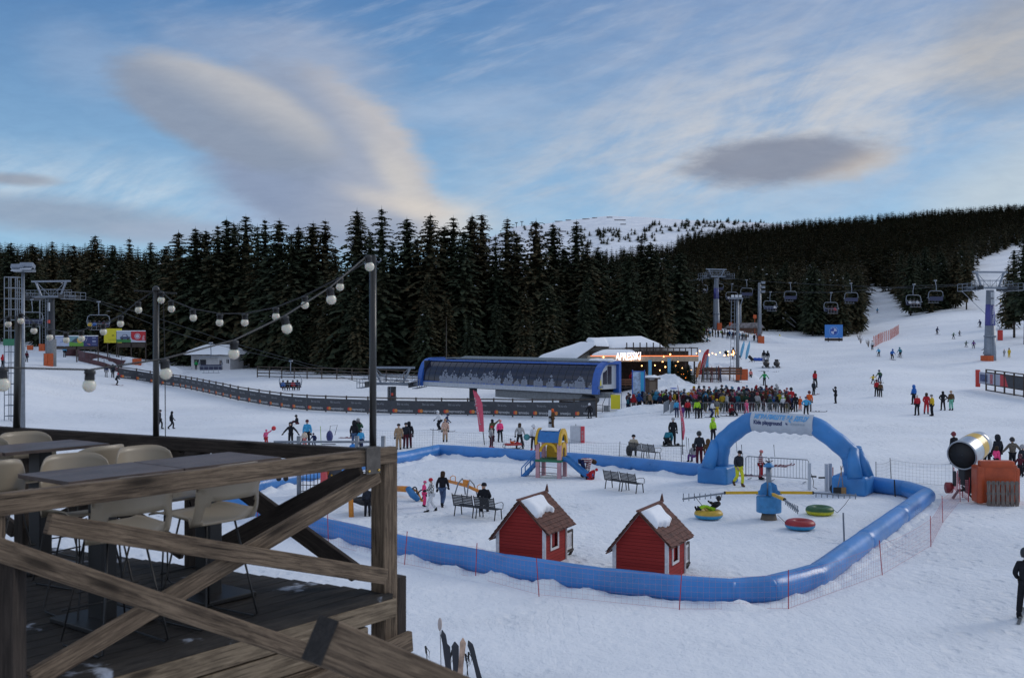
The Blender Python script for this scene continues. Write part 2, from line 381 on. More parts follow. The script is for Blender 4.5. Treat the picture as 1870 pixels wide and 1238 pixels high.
PROF = {   # bearing in handy units : (distance, elevation)
 -900: _near+[(100, 0), (140, 3), (200, 5), (300, 12), (450, 34), (600, 46), (750, 40), (1200, 20)],
 -200: _near+[(100, -.8), (133, 2.8), (170, zy(170, 659)), (210, zy(210, 635)), (300, zy(300, 590)), (450, zy(450, 520)), (600, zy(600, 485)), (700, zy(700, 490)), (1200, 20)],
 0: _near+[(100, -1.2), (133, 2.5), (170, zy(170, 661)), (200, zy(200, 645)), (300, zy(300, 600)), (450, zy(450, 525)), (600, zy(600, 488)), (700, zy(700, 492)), (1200, 20)],
 150: _near+[(100, -1.5), (140, -.2), (170, zy(170, 668)), (200, zy(200, 647)), (300, zy(300, 603)), (450, zy(450, 530)), (600, zy(600, 490)), (700, zy(700, 495)), (1200, 20)],
 300: _near+[(100, -1.8), (140, -1.4), (166, -.75), (190, zy(190, 680)), (210, zy(210, 668)), (260, zy(260, 640)), (350, zy(350, 600)), (600, zy(600, 500)), (800, 40), (1200, 20)],
 450: _near+[(80, -.3), (100, -1.7), (128, -1.7), (160, zy(160, 697)), (195, zy(195, 674)), (230, zy(230, 660)), (350, zy(350, 600)), (600, zy(600, 510)), (800, 30), (1200, 20)],
 650: _near+[(75, -.1), (100, -1.6), (125, -1.6), (160, zy(160, 692)), (190, zy(190, 678)), (300, zy(300, 630)), (600, zy(600, 530)), (800, 30), (1200, 20)],
 900: _near+[(75, -.1), (100, -1.4), (122, -1.6), (150, -.6), (190, zy(190, 674)), (300, zy(300, 625)), (600, zy(600, 530)), (800, 30), (1200, 20)],
 1080: _near+[(80, -.1), (100, -.9), (122, -1.2), (150, -.2), (190, zy(190, 665)), (240, zy(240, 625)), (350, zy(350, 585)), (700, zy(700, 500)), (950, zy(950, 478)), (1250, 30)],
 1200: _near+[(90, 0), (113, -.2), (120, .4), (129, 1.1), (150, 1.3), (180, zy(180, 655)), (215, zy(215, 612)), (260, zy(260, 600)), (400, zy(400, 550)), (700, zy(700, 487)), (1000, zy(1000, 462)), (1250, 60)],
 1300: _near+[(100, 0), (114, .1), (129, 1.0), (150, 1.4), (180, zy(180, 652)), (215, zy(215, 614)), (250, zy(250, 601)), (300, zy(300, 593)), (450, zy(450, 540)), (750, zy(750, 470)), (1000, zy(1000, 440)), (1250, 70)],
 1400: _near+[(100, 0), (144, .3), (180, zy(180, 655)), (225, zy(225, 624)), (262, zy(262, 605)), (320, zy(320, 590)), (500, zy(500, 520)), (800, zy(800, 450)), (1000, zy(1000, 432)), (1250, 80)],
 1500: _near+[(100, 0), (123, .8), (166, 2.6), (225, zy(225, 625)), (262, zy(262, 606)), (320, zy(320, 592)), (500, zy(500, 515)), (800, zy(800, 440)), (1000, zy(1000, 424)), (1250, 80)],
 1600: _near+[(100, 0), (123, 1.45), (166, 3.25), (230, zy(230, 619)), (280, zy(280, 600)), (330, zy(330, 572)), (430, zy(430, 528)), (560, zy(560, 490)), (800, zy(800, 435)), (1000, zy(1000, 416)), (1250, 80)],
 1720: _near+[(100, 0), (150, 1.8), (221, zy(221, 611)), (280, zy(280, 577)), (330, zy(330, 556)), (400, zy(400, 522)), (600, zy(600, 468)), (800, zy(800, 420)), (1000, zy(1000, 408)), (1250, 80)],
 1870: _near+[(100, 0), (130, 1.1), (165, 3.4), (220, zy(220, 605)), (300, zy(300, 560)), (370, zy(370, 528)), (600, zy(600, 446)), (800, zy(800, 408)), (1000, zy(1000, 398)), (1250, 80)],
 2300: _near+[(100, 0), (130, 1.5), (165, 4), (220, 9), (300, 18), (370, 28), (600, 62), (800, 85), (1000, 95), (1250, 80)],
}
_pk = sorted(PROF); _az = np.array([math.degrees(math.atan((p-CX)/F)) for p in _pk])
NA, NR = 721, 420
AZG = np.linspace(-60, 60, NA); LRG = np.linspace(0, math.log(1250), NR)
_tab = np.zeros((len(_pk), NR))
for i, p in enumerate(_pk):
    sec = math.sqrt(1+((p-CX)/F)**2)
    rr = np.array([d*sec for d, z in PROF[p]]); zz = np.array([z for d, z in PROF[p]])
    _tab[i] = np.interp(np.exp(LRG), rr, zz)
ZG = np.zeros((NA, NR))
for j in range(NR): ZG[:, j] = np.interp(AZG, _az, _tab[:, j])
def blur(a, n, ax):
    k = np.exp(-np.linspace(-2, 2, 2*n+1)**2); k /= k.sum()
    pad = [(0, 0), (0, 0)]; pad[ax] = (n, n); ap = np.pad(a, pad, mode='edge')
    return np.apply_along_axis(lambda v: np.convolve(v, k, 'valid'), ax, ap)
ZG = blur(blur(ZG, 14, 0), 5, 1)
def gz(x, y):
    a = math.degrees(math.atan2(x, y)); r = max(math.hypot(x, y), 1.0)
    i = min(max((a+60)/120*(NA-1), 0), NA-1.001); j = min(max(math.log(r)/LRG[-1]*(NR-1), 0), NR-1.001)
    i0, j0 = int(i), int(j); fi, fj = i-i0, j-j0
    z = ZG[i0, j0]*(1-fi)*(1-fj)+ZG[i0+1, j0]*fi*(1-fj)+ZG[i0, j0+1]*(1-fi)*fj+ZG[i0+1, j0+1]*fi*fj
    return float(z)*(1 if abs(a) < 100 else 0)
def gp(px, py, dmin=12, sink=0.0):         # where the sight line meets the ground
    u = (px-CX)/F; v = (HY-py)/F; d = dmin; step = .5
    while d < 1240:
        if EYE+v*d <= gz(u*d, d): break
        d *= 1.01
    lo, hi = d/1.01, d
    for _ in range(12):
        md = (lo+hi)/2
        if EYE+v*md <= gz(u*md, md): hi = md
        else: lo = md
    d = hi
    return Vector((u*d, d, gz(u*d, d)-sink))
def at(px, py, d): return Vector(((px-CX)/F*d, d, EYE-(py-HY)/F*d))
def on(px, d, dz=0):
    x = (px-CX)/F*d; return Vector((x, d, gz(x, d)+dz))
M_SNOW = snow_mat('snow')
def terrain():
    az = np.concatenate([np.linspace(-180, -62, 30), np.linspace(-60, -31, 60), np.linspace(-30.9, 30.9, 560), np.linspace(31, 60, 60), np.linspace(62, 178, 30)])
    rr = np.concatenate([[.5, 2, 4, 7, 10], np.exp(np.linspace(math.log(12), math.log(1250), 430))])
    A, RR = np.meshgrid(az, rr, indexing='ij'); A2 = np.clip(A, -60, 60)
    I = (A2+60)/120*(NA-1); J = np.clip(np.log(np.maximum(RR, 1))/LRG[-1]*(NR-1), 0, NR-1.001); I = np.clip(I, 0, NA-1.001)
    i0 = I.astype(int); j0 = J.astype(int); fi = I-i0; fj = J-j0
    Z = ZG[i0, j0]*(1-fi)*(1-fj)+ZG[i0+1, j0]*fi*(1-fj)+ZG[i0, j0+1]*(1-fi)*fj+ZG[i0+1, j0+1]*fi*fj
    back = np.clip((np.abs(A)-70)/50, 0, 1); Z = Z*(1-back)
    Xx = RR*np.sin(np.radians(A)); Yy = RR*np.cos(np.radians(A))
    Z += .05*np.sin(Xx*.31+1.3*np.sin(Yy*.13))*np.sin(Yy*.27+Xx*.07)*np.clip(RR/60, .2, 1)
    na, nr = len(az), len(rr)
    co = np.stack([Xx, Yy, Z], -1).reshape(-1, 3)
    idx = np.arange(na*nr).reshape(na, nr); nx = np.roll(idx, -1, 0)
    q = np.stack([idx[:, :-1], idx[:, 1:], nx[:, 1:], nx[:, :-1]], -1).reshape(-1, 4)
    me = bpy.data.meshes.new('snow_ground'); np_mesh(me, co, q)
    me.polygons.foreach_set('use_smooth', np.ones(len(q), bool)); me.materials.append(M_SNOW)
    o = bpy.data.objects.new('snow_ground', me); COL.objects.link(o); tag(o, kind='structure'); return o
def np_mesh(me, co, quads, mi=None):
    me.vertices.add(len(co)); me.vertices.foreach_set('co', co.astype(np.float32).ravel())
    n = quads.shape[1]; me.loops.add(quads.size); me.loops.foreach_set('vertex_index', quads.astype(np.int32).ravel())
    me.polygons.add(len(quads)); me.polygons.foreach_set('loop_start', np.arange(len(quads), dtype=np.int32)*n); me.polygons.foreach_set('loop_total', np.full(len(quads), n, np.int32))
    if mi is not None: me.polygons.foreach_set('material_index', mi.astype(np.int32))
    me.update(calc_edges=True)
terrain()
def mountain():
    ridge = [(300, 560), (700, 530), (860, 450), (940, 414), (1000, 408), (1060, 400), (1110, 395), (1180, 397), (1260, 402), (1340, 404), (1400, 408), (1500, 415), (1700, 440), (2100, 500)]
    xs = np.linspace(300, 2100, 260); ry = np.interp(xs, [p for p, _ in ridge], [q for _, q in ridge])
    D0, D1 = 1300.0, 2600.0; co = []; m = 60
    for i, px in enumerate(xs):
        for j in range(m+12):
            t = j/m; d = D0+(D1-D0)*t; u = (px-CX)/F
            ztop = EYE+(HY-ry[i])*D1/F; z0 = -20
            if t <= 1: z = z0+(ztop-z0)*(t**.80)*(1.0) if t > 0 else z0
            else: z = ztop-(t-1)*900
            nz = mnoise.fractal(Vector((u*d*.004, d*.004, 1.5)), 1.0, 2.0, 5)*14*min(1, 4*abs(1-t)+.08)
            co.append((u*d, d, z+nz))
    n = m+12; idx = np.arange(len(xs)*n).reshape(len(xs), n)
    q = np.stack([idx[:-1, :-1], idx[:-1, 1:], idx[1:, 1:], idx[1:, :-1]], -1).reshape(-1, 4)[:, ::-1]
    me = bpy.data.meshes.new('mountain'); np_mesh(me, np.array(co), q); me.materials.append(snow_mat('snow_far', True))
    me.polygons.foreach_set('use_smooth', np.ones(len(q), bool))
    o = bpy.data.objects.new('mountain', me); COL.objects.link(o); tag(o, kind='structure')
    return lambda px, py: None
mountain()
def mtn_point(px, py):
    ridge = [(300, 560), (700, 530), (860, 450), (940, 414), (1000, 408), (1060, 400), (1110, 395), (1180, 397), (1260, 402), (1340, 404), (1400, 408), (1500, 415), (1700, 440), (2100, 500)]
    ry = float(np.interp(px, [p for p, _ in ridge], [q for _, q in ridge])); D0, D1 = 1300.0, 2600.0; u = (px-CX)/F
    ztop = EYE+(HY-ry)*D1/F
    for t in np.linspace(.05, 1, 400):
        d = D0+(D1-D0)*t; z = -20+(ztop+20)*(t**.80)+mnoise.fractal(Vector((u*d*.004, d*.004, 1.5)), 1.0, 2.0, 5)*14*min(1, 4*abs(1-t)+.08)
        if z >= EYE+(HY-py)*d/F: return Vector((u*d, d, z))
    return Vector((u*D1, D1, ztop))
def needle_mat():
    m = bpy.data.materials.new('spruce_needles'); m.use_nodes = True; N = NT(m.node_tree); b = m.node_tree.nodes['Principled BSDF']
    b.inputs['Roughness'].default_value = .9; b.inputs['Specular IOR Level'].default_value = .1
    g = N.new('ShaderNodeNewGeometry').outputs['Position']; oi = N.new('ShaderNodeObjectInfo').outputs['Random']
    n1 = N.noise(g, .12, 3, .5); n2 = N.noise(g, 1.3, 4, .7)
    c = N.mix(N.ss(n2, .3, .7), (.017, .028, .019), (.052, .062, .034))
    c = N.mix(N.m('MULTIPLY', N.ss(N.m('ADD', n1, N.m('MULTIPLY', oi, .4)), .56, .86), N.ss(n2, .35, .75)), c, (.115, .072, .036))
    N.put(b.inputs['Base Color'], c); return m
M_NEEDLE = needle_mat(); M_BARK = mat('bark', (.035, .028, .022), .95, bump=.6, bscale=8, var=.3)
M_TSNOW = mat('branch_snow', (.75, .79, .86), .8)
def crown_mesh(h, wmax, whorls, per, seed, bare=0.0, snow=.02, subs=5):
    rnd = random.Random(seed); V = []; Fc = []; MI = []
    def tri(a, b, c, k=0):
        i = len(V); V.extend((a, b, c)); Fc.append((i, i+1, i+2)); MI.append(k)
    z0 = h*bare
    for w in range(whorls):
        t = w/(whorls-1); z = z0+(h-z0)*(1-(1-t)**1.28)*.985+rnd.uniform(-.16, .16)
        prof = (1-t)**.62
        if t < .12: prof *= .75+2*t
        lump = 1+.16*math.sin(w*2.1+seed)+rnd.uniform(-.1, .1)
        L0 = wmax*1.08*prof*lump+.2
        n = max(5, int(per*(.6+.5*(1-t)))); zj = z
        a0 = rnd.random()*6.28
        for k in range(n):
            if rnd.random() < .05: continue
            z = zj+rnd.uniform(-.14, .14); a = a0+6.283*k/n+rnd.uniform(-.3, .3); L = L0*rnd.uniform(.62, 1.22)
            dx, dy = math.cos(a), math.sin(a); px, py = -dy, dx
            droop = rnd.uniform(.18, .5)*(1.1-.75*t); rise = (.10+.35*max(0, t-.6))*L
            def P(s, side=0.0, dz=0.0):
                return (dx*L*s+px*side, dy*L*s+py*side, z+rise*math.sin(s*2.2)-droop*L*s*s+dz)
            wd = .24*L+.24
            for q in range(subs):
                s0 = q/subs; s1 = (q+1)/subs; sp = wd*(1-s0*.75)*rnd.uniform(.7, 1.25)
                th = rnd.uniform(-.12, .06)*L0
                tri(P(s0), P(s0+.32/subs, sp, th-.12*sp), P(min(1.05, s1+.12)), 0)
                tri(P(s0), P(min(1.05, s1+.12)), P(s0+.32/subs, -sp, th-.12*sp), 0)
                if rnd.random() < .55:      # hanging twig
                    tri(P(s0), P(s1), P((s0+s1)/2, rnd.uniform(-.5, .5)*sp, -rnd.uniform(.15, .42)*(.35+.12*L)), 0)
            if rnd.random() < snow and t < .93:
                s = rnd.uniform(.35, .8); sz = rnd.uniform(.10, .24)*(2.2 if rnd.random() < .12 else 1)
                c = Vector(P(s, 0, .10)); q1 = Vector((dx*sz*1.7, dy*sz*1.7, -.1*sz)); q2 = Vector((px*sz*.8, py*sz*.8, 0)); up = Vector((0, 0, sz*.45))
                for A, B in ((q1, q2), (q2, -q1), (-q1, -q2), (-q2, q1)): tri(tuple(c+A), tuple(c+B), tuple(c+up), 1)
    for w in range(int(whorls*1.2)):
        t = w/(whorls*1.2); z = z0+(h-z0)*t; r = wmax*.42*(1-t)**.8+.05
        a = rnd.random()*6.28
        for k in range(4):
            b1 = a+1.57*k; b2 = b1+1.2
            tri((r*math.cos(b1), r*math.sin(b1), z-.3*r), (r*math.cos(b2), r*math.sin(b2), z-.3*r), (0, 0, z+.9*r+.1), 0)
    tri((-.06, 0, h*.97), (.06, 0, h*.97), (0, 0, h*1.02), 0); tri((0, -.06, h*.97), (0, .06, h*.97), (0, 0, h*1.02), 0)
    return np.array(V), np.array(Fc), np.array(MI)
TREES = []
for sd_, (h, wmx, wh, per, bare, sn) in enumerate([(20, 3.3, 40, 10, .03, .02), (20, 2.6, 42, 9, .05, .015), (20, 3.0, 36, 10, .10, .035), (20, 2.2, 40, 8, .02, .01), (20, 3.6, 38, 11, .04, .045), (20, 2.8, 34, 9, .22, .02), (20, 2.4, 38, 7, .30, .01)]):
    V, Fc, MI = crown_mesh(h, wmx*1.14, int(wh*1.4), per, sd_+3, bare, sn*.7)
    me = bpy.data.meshes.new('crown'); np_mesh(me, V, Fc, MI); me.materials.append(M_NEEDLE); me.materials.append(M_TSNOW)
    TREES.append(me)
_tb = MB(); _tb.smooth = True; _tb.tube([(0, 0, -1), (0, 0, 2), (.03, .02, 9), (0, 0, 19)], [.30, .24, .16, .03], 7); TRUNK = _tb.mesh('trunk', M_BARK)
_tb = MB(); _tb.smooth = True; _tb.tube([(0, 0, -1), (0, 0, 2), (.05, .02, 9), (0, 0, 19)], [.20, .16, .11, .02], 6)
for k in range(60):
    z = 4+k*.25; a = k*2.4; L = 1.5*(1-(z-4)/18)*random.uniform(.4, 1.2); _tb.tube([(0, 0, z), (math.cos(a)*L, math.sin(a)*L, z-.25*L)], [.03, .008], 3, cap=False)
DEADT = _tb.mesh('trunk', mat('dead_bark', (.10, .09, .078), .95))
PISTE = [(1577, 1400), (1577, 532), (1600, 524), (1622, 537), (1640, 553), (1672, 582), (1735, 562), (1764, 546), (1768, 516), (1792, 472), (1870, 444), (2500, 430), (2500, 1400)]
def inpoly(x, y, P):
    c = False; j = len(P)-1
    for i in range(len(P)):
        if (P[i][1] > y) != (P[j][1] > y) and x < (P[j][0]-P[i][0])*(y-P[i][1])/(P[j][1]-P[i][1])+P[i][0]: c = not c
        j = i
    return c
DMIN = [(-900, 230), (0, 228), (60, 215), (250, 218), (330, 208), (450, 205), (500, 186), (560, 176), (700, 170), (950, 168), (1100, 184), (1212, 200), (1213, 268), (1265, 262), (1400, 262), (1440, 240), (1570, 244), (1577, 300), (2500, 300)]
def dmin(px): return float(np.interp(px, [a for a, _ in DMIN], [b for _, b in DMIN]))
spots = []      # (px, d, height, variant)
TOPS = [(20, 441, 260), (60, 444, 250), (95, 440, 262), (135, 445, 250), (174, 428, 240), (205, 446, 235), (236, 433, 235), (275, 441, 228), (303, 447, 222), (326, 421, 214), (357, 414, 212), (376, 419, 220), (398, 411, 209), (414, 397, 212), (427, 405, 220), (449, 393, 210), (470, 410, 206), (484, 400, 203), (510, 400, 198), (532, 425, 196), (545, 411, 204), (572, 405, 198), (594, 401, 200), (612, 450, 188), (652, 381, 181), (676, 424, 185), (697, 377, 178), (717, 440, 186), (743, 397, 184), (762, 432, 190), (786, 389, 182), (811, 411, 190), (828, 395, 188), (847, 420, 181), (862, 391, 190), (880, 390, 196), (905, 428, 186), (926, 398, 190), (944, 425, 200), (979, 400, 190), (1010, 406, 200), (1030, 450, 195), (1053, 402, 196), (1072, 440, 193), (1092, 448, 198), (1117, 470, 205), (1140, 452, 208), (1171, 429, 205), (1188, 440, 203), (1200, 470, 202)]
for i, (px, ty, d) in enumerate(TOPS):
    b = on(px, d); h = EYE+(HY-ty)*d/F-b.z
    spots.append((px, d, h, [0, 4, 1, 2, 0, 5, 3, 1, 4, 2][i % 10]))
extra = [(1280, 236, 11.5, 0), (1852, 205, 17, 5), (1872, 190, 20, 6), (1842, 228, 14, 1), (1765, 300, 16, 5), (1745, 310, 17, 2), (1718, 322, 18, 1), (1663, 302, 18, 2), (1690, 318, 19, 5)]
spots += extra
rnd = random.Random(11)
def free(px, d, lst, k=1.0):
    x = (px-CX)/F*d
    for q in lst:
        if abs(q[1]-d) < 4.5*k and abs((q[0]-CX)/F*q[1]-x) < 3.6*k: return False
    return True
near = []
for band in range(9):
    px = -60
    while px < 1960:
        d = dmin(px)+band*7+rnd.uniform(0, 6)
        px += 4.9*F/d*rnd.uniform(.65, 1.35)
        by = HY-(gz((px-CX)/F*d, d)-EYE)*F/d
        if inpoly(px, by, PISTE): continue
        if not free(px, d, spots, .8): continue
        h = rnd.uniform(12, 19) if px < 1213 else rnd.uniform(11, 17.5)
        if px < 330: h = rnd.uniform(13, 19)
        if px < 1213 and rnd.random() < .15: h *= .6
        topy = HY-(gz((px-CX)/F*d, d)+h-EYE)*F/d
        if px < 1213 and 320 < px and topy < 425: h *= .85
        spots.append((px, d, h, rnd.choice([0, 1, 2, 3, 4, 0, 1, 4])))
far = []
d = 240.0
while d < 1000:
    px = -460
    st = 4.7 if d < 450 else 5.6
    while px < 2250:
        px += st*F/d*rnd.uniform(.6, 1.4)
        dd = d+rnd.uniform(-4, 4)
        if dd < dmin(px)+62: continue
        if px < 1000 and dd > 640: continue
        z = gz((px-CX)/F*dd, dd); by = HY-(z-EYE)*F/dd
        if inpoly(px, by, PISTE): continue
        if 940 < px < 1235 and dd > 760: continue
        far.append((px, dd, rnd.uniform(11, 16.5) if dd < 500 else rnd.uniform(10, 16)))
    d += st*1.15
spots.sort(key=lambda q: -q[2]/q[1])
near, rest = spots[:300], spots[300:]
near.sort(key=lambda q: q[0])
proto = None; side_words = ['broad', 'slim', 'loose', 'narrow', 'full', 'bare-stemmed', 'thin']
for i, (px, d, h, v) in enumerate(near):
    b = on(px, d, -.2)
    o = bpy.data.objects.new('spruce_tree', None); COL.objects.link(o); o.location = b
    s = h/20; o.scale = (s*random.uniform(.95, 1.12), s*random.uniform(.95, 1.12), s); o.rotation_euler = (0, 0, random.random()*6.28)
    zone = 'left of the white hut' if px < 330 else 'behind the white hut' if px < 450 else 'between white hut and lift station' if px < 760 else 'behind the long blue lift station' if px < 1000 else 'behind the snow-roofed bar' if px < 1213 else 'beyond the upper lift queue' if px < 1450 else 'near the blue billboard' if px < 1577 else 'beside the right-hand ski run'
    tag(o, 'dark green spruce at the forest edge '+zone, 'tree', 'spruces of the forest edge '+zone)
    for nm, me in (('trunk', TRUNK), ('crown', TREES[v])):
        c = bpy.data.objects.new(nm, me); COL.objects.link(c); c.parent = o
def relabel(px, d, lab):
    best = min([o for o in COL.objects if o.name.startswith('spruce_tree') and o.parent is None], key=lambda o: (o.location.x-(px-CX)/F*d)**2+(o.location.y-d)**2)
    best['label'] = lab;
    if 'group' in best: del best['group']
relabel(1280, 236, 'lone small spruce in the snow just left of the tower above the upper queue')
relabel(697, 178, 'tallest spruce of all, its tip highest above the black light pole')
relabel(652, 181, 'very tall broad spruce just left of the tallest one')
relabel(1171, 205, 'tall spruce at the right end of the dense forest, above the snow-roofed bar')
relabel(1852, 205, 'lone spruce on the snow right of the big grey lift tower at the right edge')
b = on(815, 166); h = EYE+(HY-520)*166/F-b.z
dt = thing('dead_tree', 'pale bare dead spruce stem among the dark trees behind the station', 'tree', b); dt.scale = (h/20*.7,)*3
c = bpy.data.objects.new('trunk', DEADT); COL.objects.link(c); c.parent = dt
def mass(lst, name, lab, v0, whorls, per, subs, hh=20):
    protos = [crown_mesh(hh, w_, whorls, per, 40+k, .02, .02, subs) for k, w_ in enumerate((3.2, 2.6, 3.6, 2.9))]
    VV = []; FF = []; MM = []; off = 0; r2 = random.Random(5)
    for (px, d, h) in lst:
        V, Fc, MI = protos[r2.randrange(4)]; s = h/hh; a = r2.random()*6.28; ca, sa = math.cos(a), math.sin(a)
        x = (px-CX)/F*d; z = gz(x, d)-.2
        P = np.empty_like(V); ws = s*r2.uniform(1.35, 1.8); P[:, 0] = (V[:, 0]*ca-V[:, 1]*sa)*ws+x; P[:, 1] = (V[:, 0]*sa+V[:, 1]*ca)*ws+d; P[:, 2] = V[:, 2]*s+z
        VV.append(P); FF.append(Fc+off); MM.append(MI); off += len(V)
    me = bpy.data.meshes.new(name); np_mesh(me, np.concatenate(VV), np.concatenate(FF), np.concatenate(MM)); me.materials.append(M_NEEDLE); me.materials.append(M_TSNOW)
    o = bpy.data.objects.new(name, me); COL.objects.link(o); tag(o, lab, 'forest', kind='stuff')
mids = [(a, b_, c_) for a, b_, c_, _ in rest]+[q for q in far if q[1] < 400]
fars = [q for q in far if q[1] >= 400]
print('trees', len(near), len(mids), len(fars))
mass(mids, 'forest', 'dense dark conifer forest behind the edge trees', 0, 17, 7, 2)
mass(fars, 'far_forest', 'dark conifer forest covering the far hillside up to the skyline', 0, 11, 6, 1)
pl = []
r3 = random.Random(9)
cl = [(1150+r3.uniform(-60, 90), 428+r3.uniform(-8, 14)) for _ in range(46)]+[(1080+r3.uniform(-20, 60), 425+r3.uniform(-5, 22)) for _ in range(40)]+[(1240+r3.uniform(-55, 45), 412+r3.uniform(-3, 6)) for _ in range(26)]+[(1320+r3.uniform(-70, 80), 405+r3.uniform(-1, 12)) for _ in range(60)]+[(1300+r3.uniform(-50, 60), 421+r3.uniform(-6, 14)) for _ in range(40)]+[(1000+r3.uniform(-70, 60), 418+r3.uniform(-2, 16)) for _ in range(30)]
V, Fc, MI = crown_mesh(8, 4.0, 8, 6, 99, .0, .0, 1); VV = []; FF = []; off = 0
for px, py in cl:
    p = mtn_point(px, py); s = r3.uniform(.8, 1.8); VV.append(V*np.array([s, s, s*.9])+np.array(p)); FF.append(Fc+off); off += len(V)
me = bpy.data.meshes.new('dwarf_pines'); np_mesh(me, np.concatenate(VV), np.concatenate(FF)); me.materials.append(M_NEEDLE)
o = bpy.data.objects.new('dwarf_pines', me); COL.objects.link(o); tag(o, 'dark dwarf pines scattered over the snowy summit slope', 'shrubs', kind='stuff')
m_ = MB()
for (px, py, w) in ((1020, 404, 11), (1038, 403, 8), (1070, 401, 10), (1086, 399, 7), (1113, 398, 8), (1132, 403, 16), (1138, 411, 8), (1028, 424, 10)):
    p = mtn_point(px, py); k = F/p.y; m_.box(p+Vector((0, 0, 1)), (w/k*1.3, .6, 2.6))
tag(m_.build('snow_fence', mat('far_timber', (.26, .25, .26), .9)), 'rows of low timber snow fences across the bare summit slope', 'fences', kind='stuff')
def skin_mesh(verts, edges, radii, name, level=1):
    me = bpy.data.meshes.new('tmp'); me.from_pydata([tuple(v) for v in verts], edges, [])
    o = bpy.data.objects.new('tmp', me); COL.objects.link(o)
    md = o.modifiers.new('s', 'SKIN'); md.use_smooth_shade = True
    lay = me.skin_vertices[0].data if me.skin_vertices else None
    if lay is None:
        bm = bmesh.new(); bm.from_mesh(me); bm.verts.layers.skin.verify(); bm.to_mesh(me); bm.free(); lay = me.skin_vertices[0].data
    for i, r in enumerate(radii):
        lay[i].radius = r if isinstance(r, tuple) else (r, r); lay[i].use_root = (i == 0)
    if level:
        sb = o.modifiers.new('d', 'SUBSURF'); sb.levels = level
    dg = bpy.context.evaluated_depsgraph_get(); out = bpy.data.meshes.new_from_object(o.evaluated_get(dg)); out.name = name
    bpy.data.objects.remove(o); bpy.data.meshes.remove(me)
    out.polygons.foreach_set('use_smooth', [True]*len(out.polygons)); return out
def pose(lean=0, turn=0, drop=0, back=0, el=None, wl=None, er=None, wr=None, kl=None, al=None, kr=None, ar=None, headlean=0, tl=None, tr=None):
    J = {'P': Vector((0, 0, .95)), 'B': Vector((0, .0, 1.10)), 'C': Vector((0, .01, 1.30)), 'N': Vector((0, 0, 1.475)), 'H': Vector((0, -.03, 1.63)),
         'SL': Vector((.185, .01, 1.41)), 'EL': Vector(el or (.25, .04, 1.14)), 'WL': Vector(wl or (.26, -.05, .90)),
         'SR': Vector((-.185, .01, 1.41)), 'ER': Vector(er or (-.25, .04, 1.14)), 'WR': Vector(wr or (-.26, -.05, .90)),
         'HL': Vector((.09, 0, .92)), 'KL': Vector(kl or (.11, -.03, .50)), 'AL': Vector(al or (.12, .02, .10)),
         'HR': Vector((-.09, 0, .92)), 'KR': Vector(kr or (-.11, -.03, .50)), 'AR': Vector(ar or (-.12, .02, .10))}
    M = Matrix.Translation((0, back, .95-drop)) @ Matrix.Rotation(R(turn), 4, 'Z') @ Matrix.Rotation(R(lean), 4, 'X') @ Matrix.Translation((0, 0, -.95))
    for k in ('P', 'B', 'C', 'N', 'H', 'SL', 'EL', 'WL', 'SR', 'ER', 'WR'): J[k] = M @ J[k]
    if headlean: J['H'] = J['N']+Matrix.Rotation(R(headlean), 3, 'X') @ (J['H']-J['N'])
    for k in ('HL', 'HR'): J[k] = J[k]+Vector((0, back, -drop))
    for s in 'LR':
        d = J['A'+s]-J['K'+s]; d.normalize(); f = Vector((0, -1, 0)); f = f-d*f.dot(d)
        if f.length < .2: f = Vector((0, 0, 1))-d*d.z
        f.normalize(); J['T'+s] = J['A'+s]+f*.17+d*.055
        J['Q'+s] = J['A'+s]-f*.05+d*.055
    return J
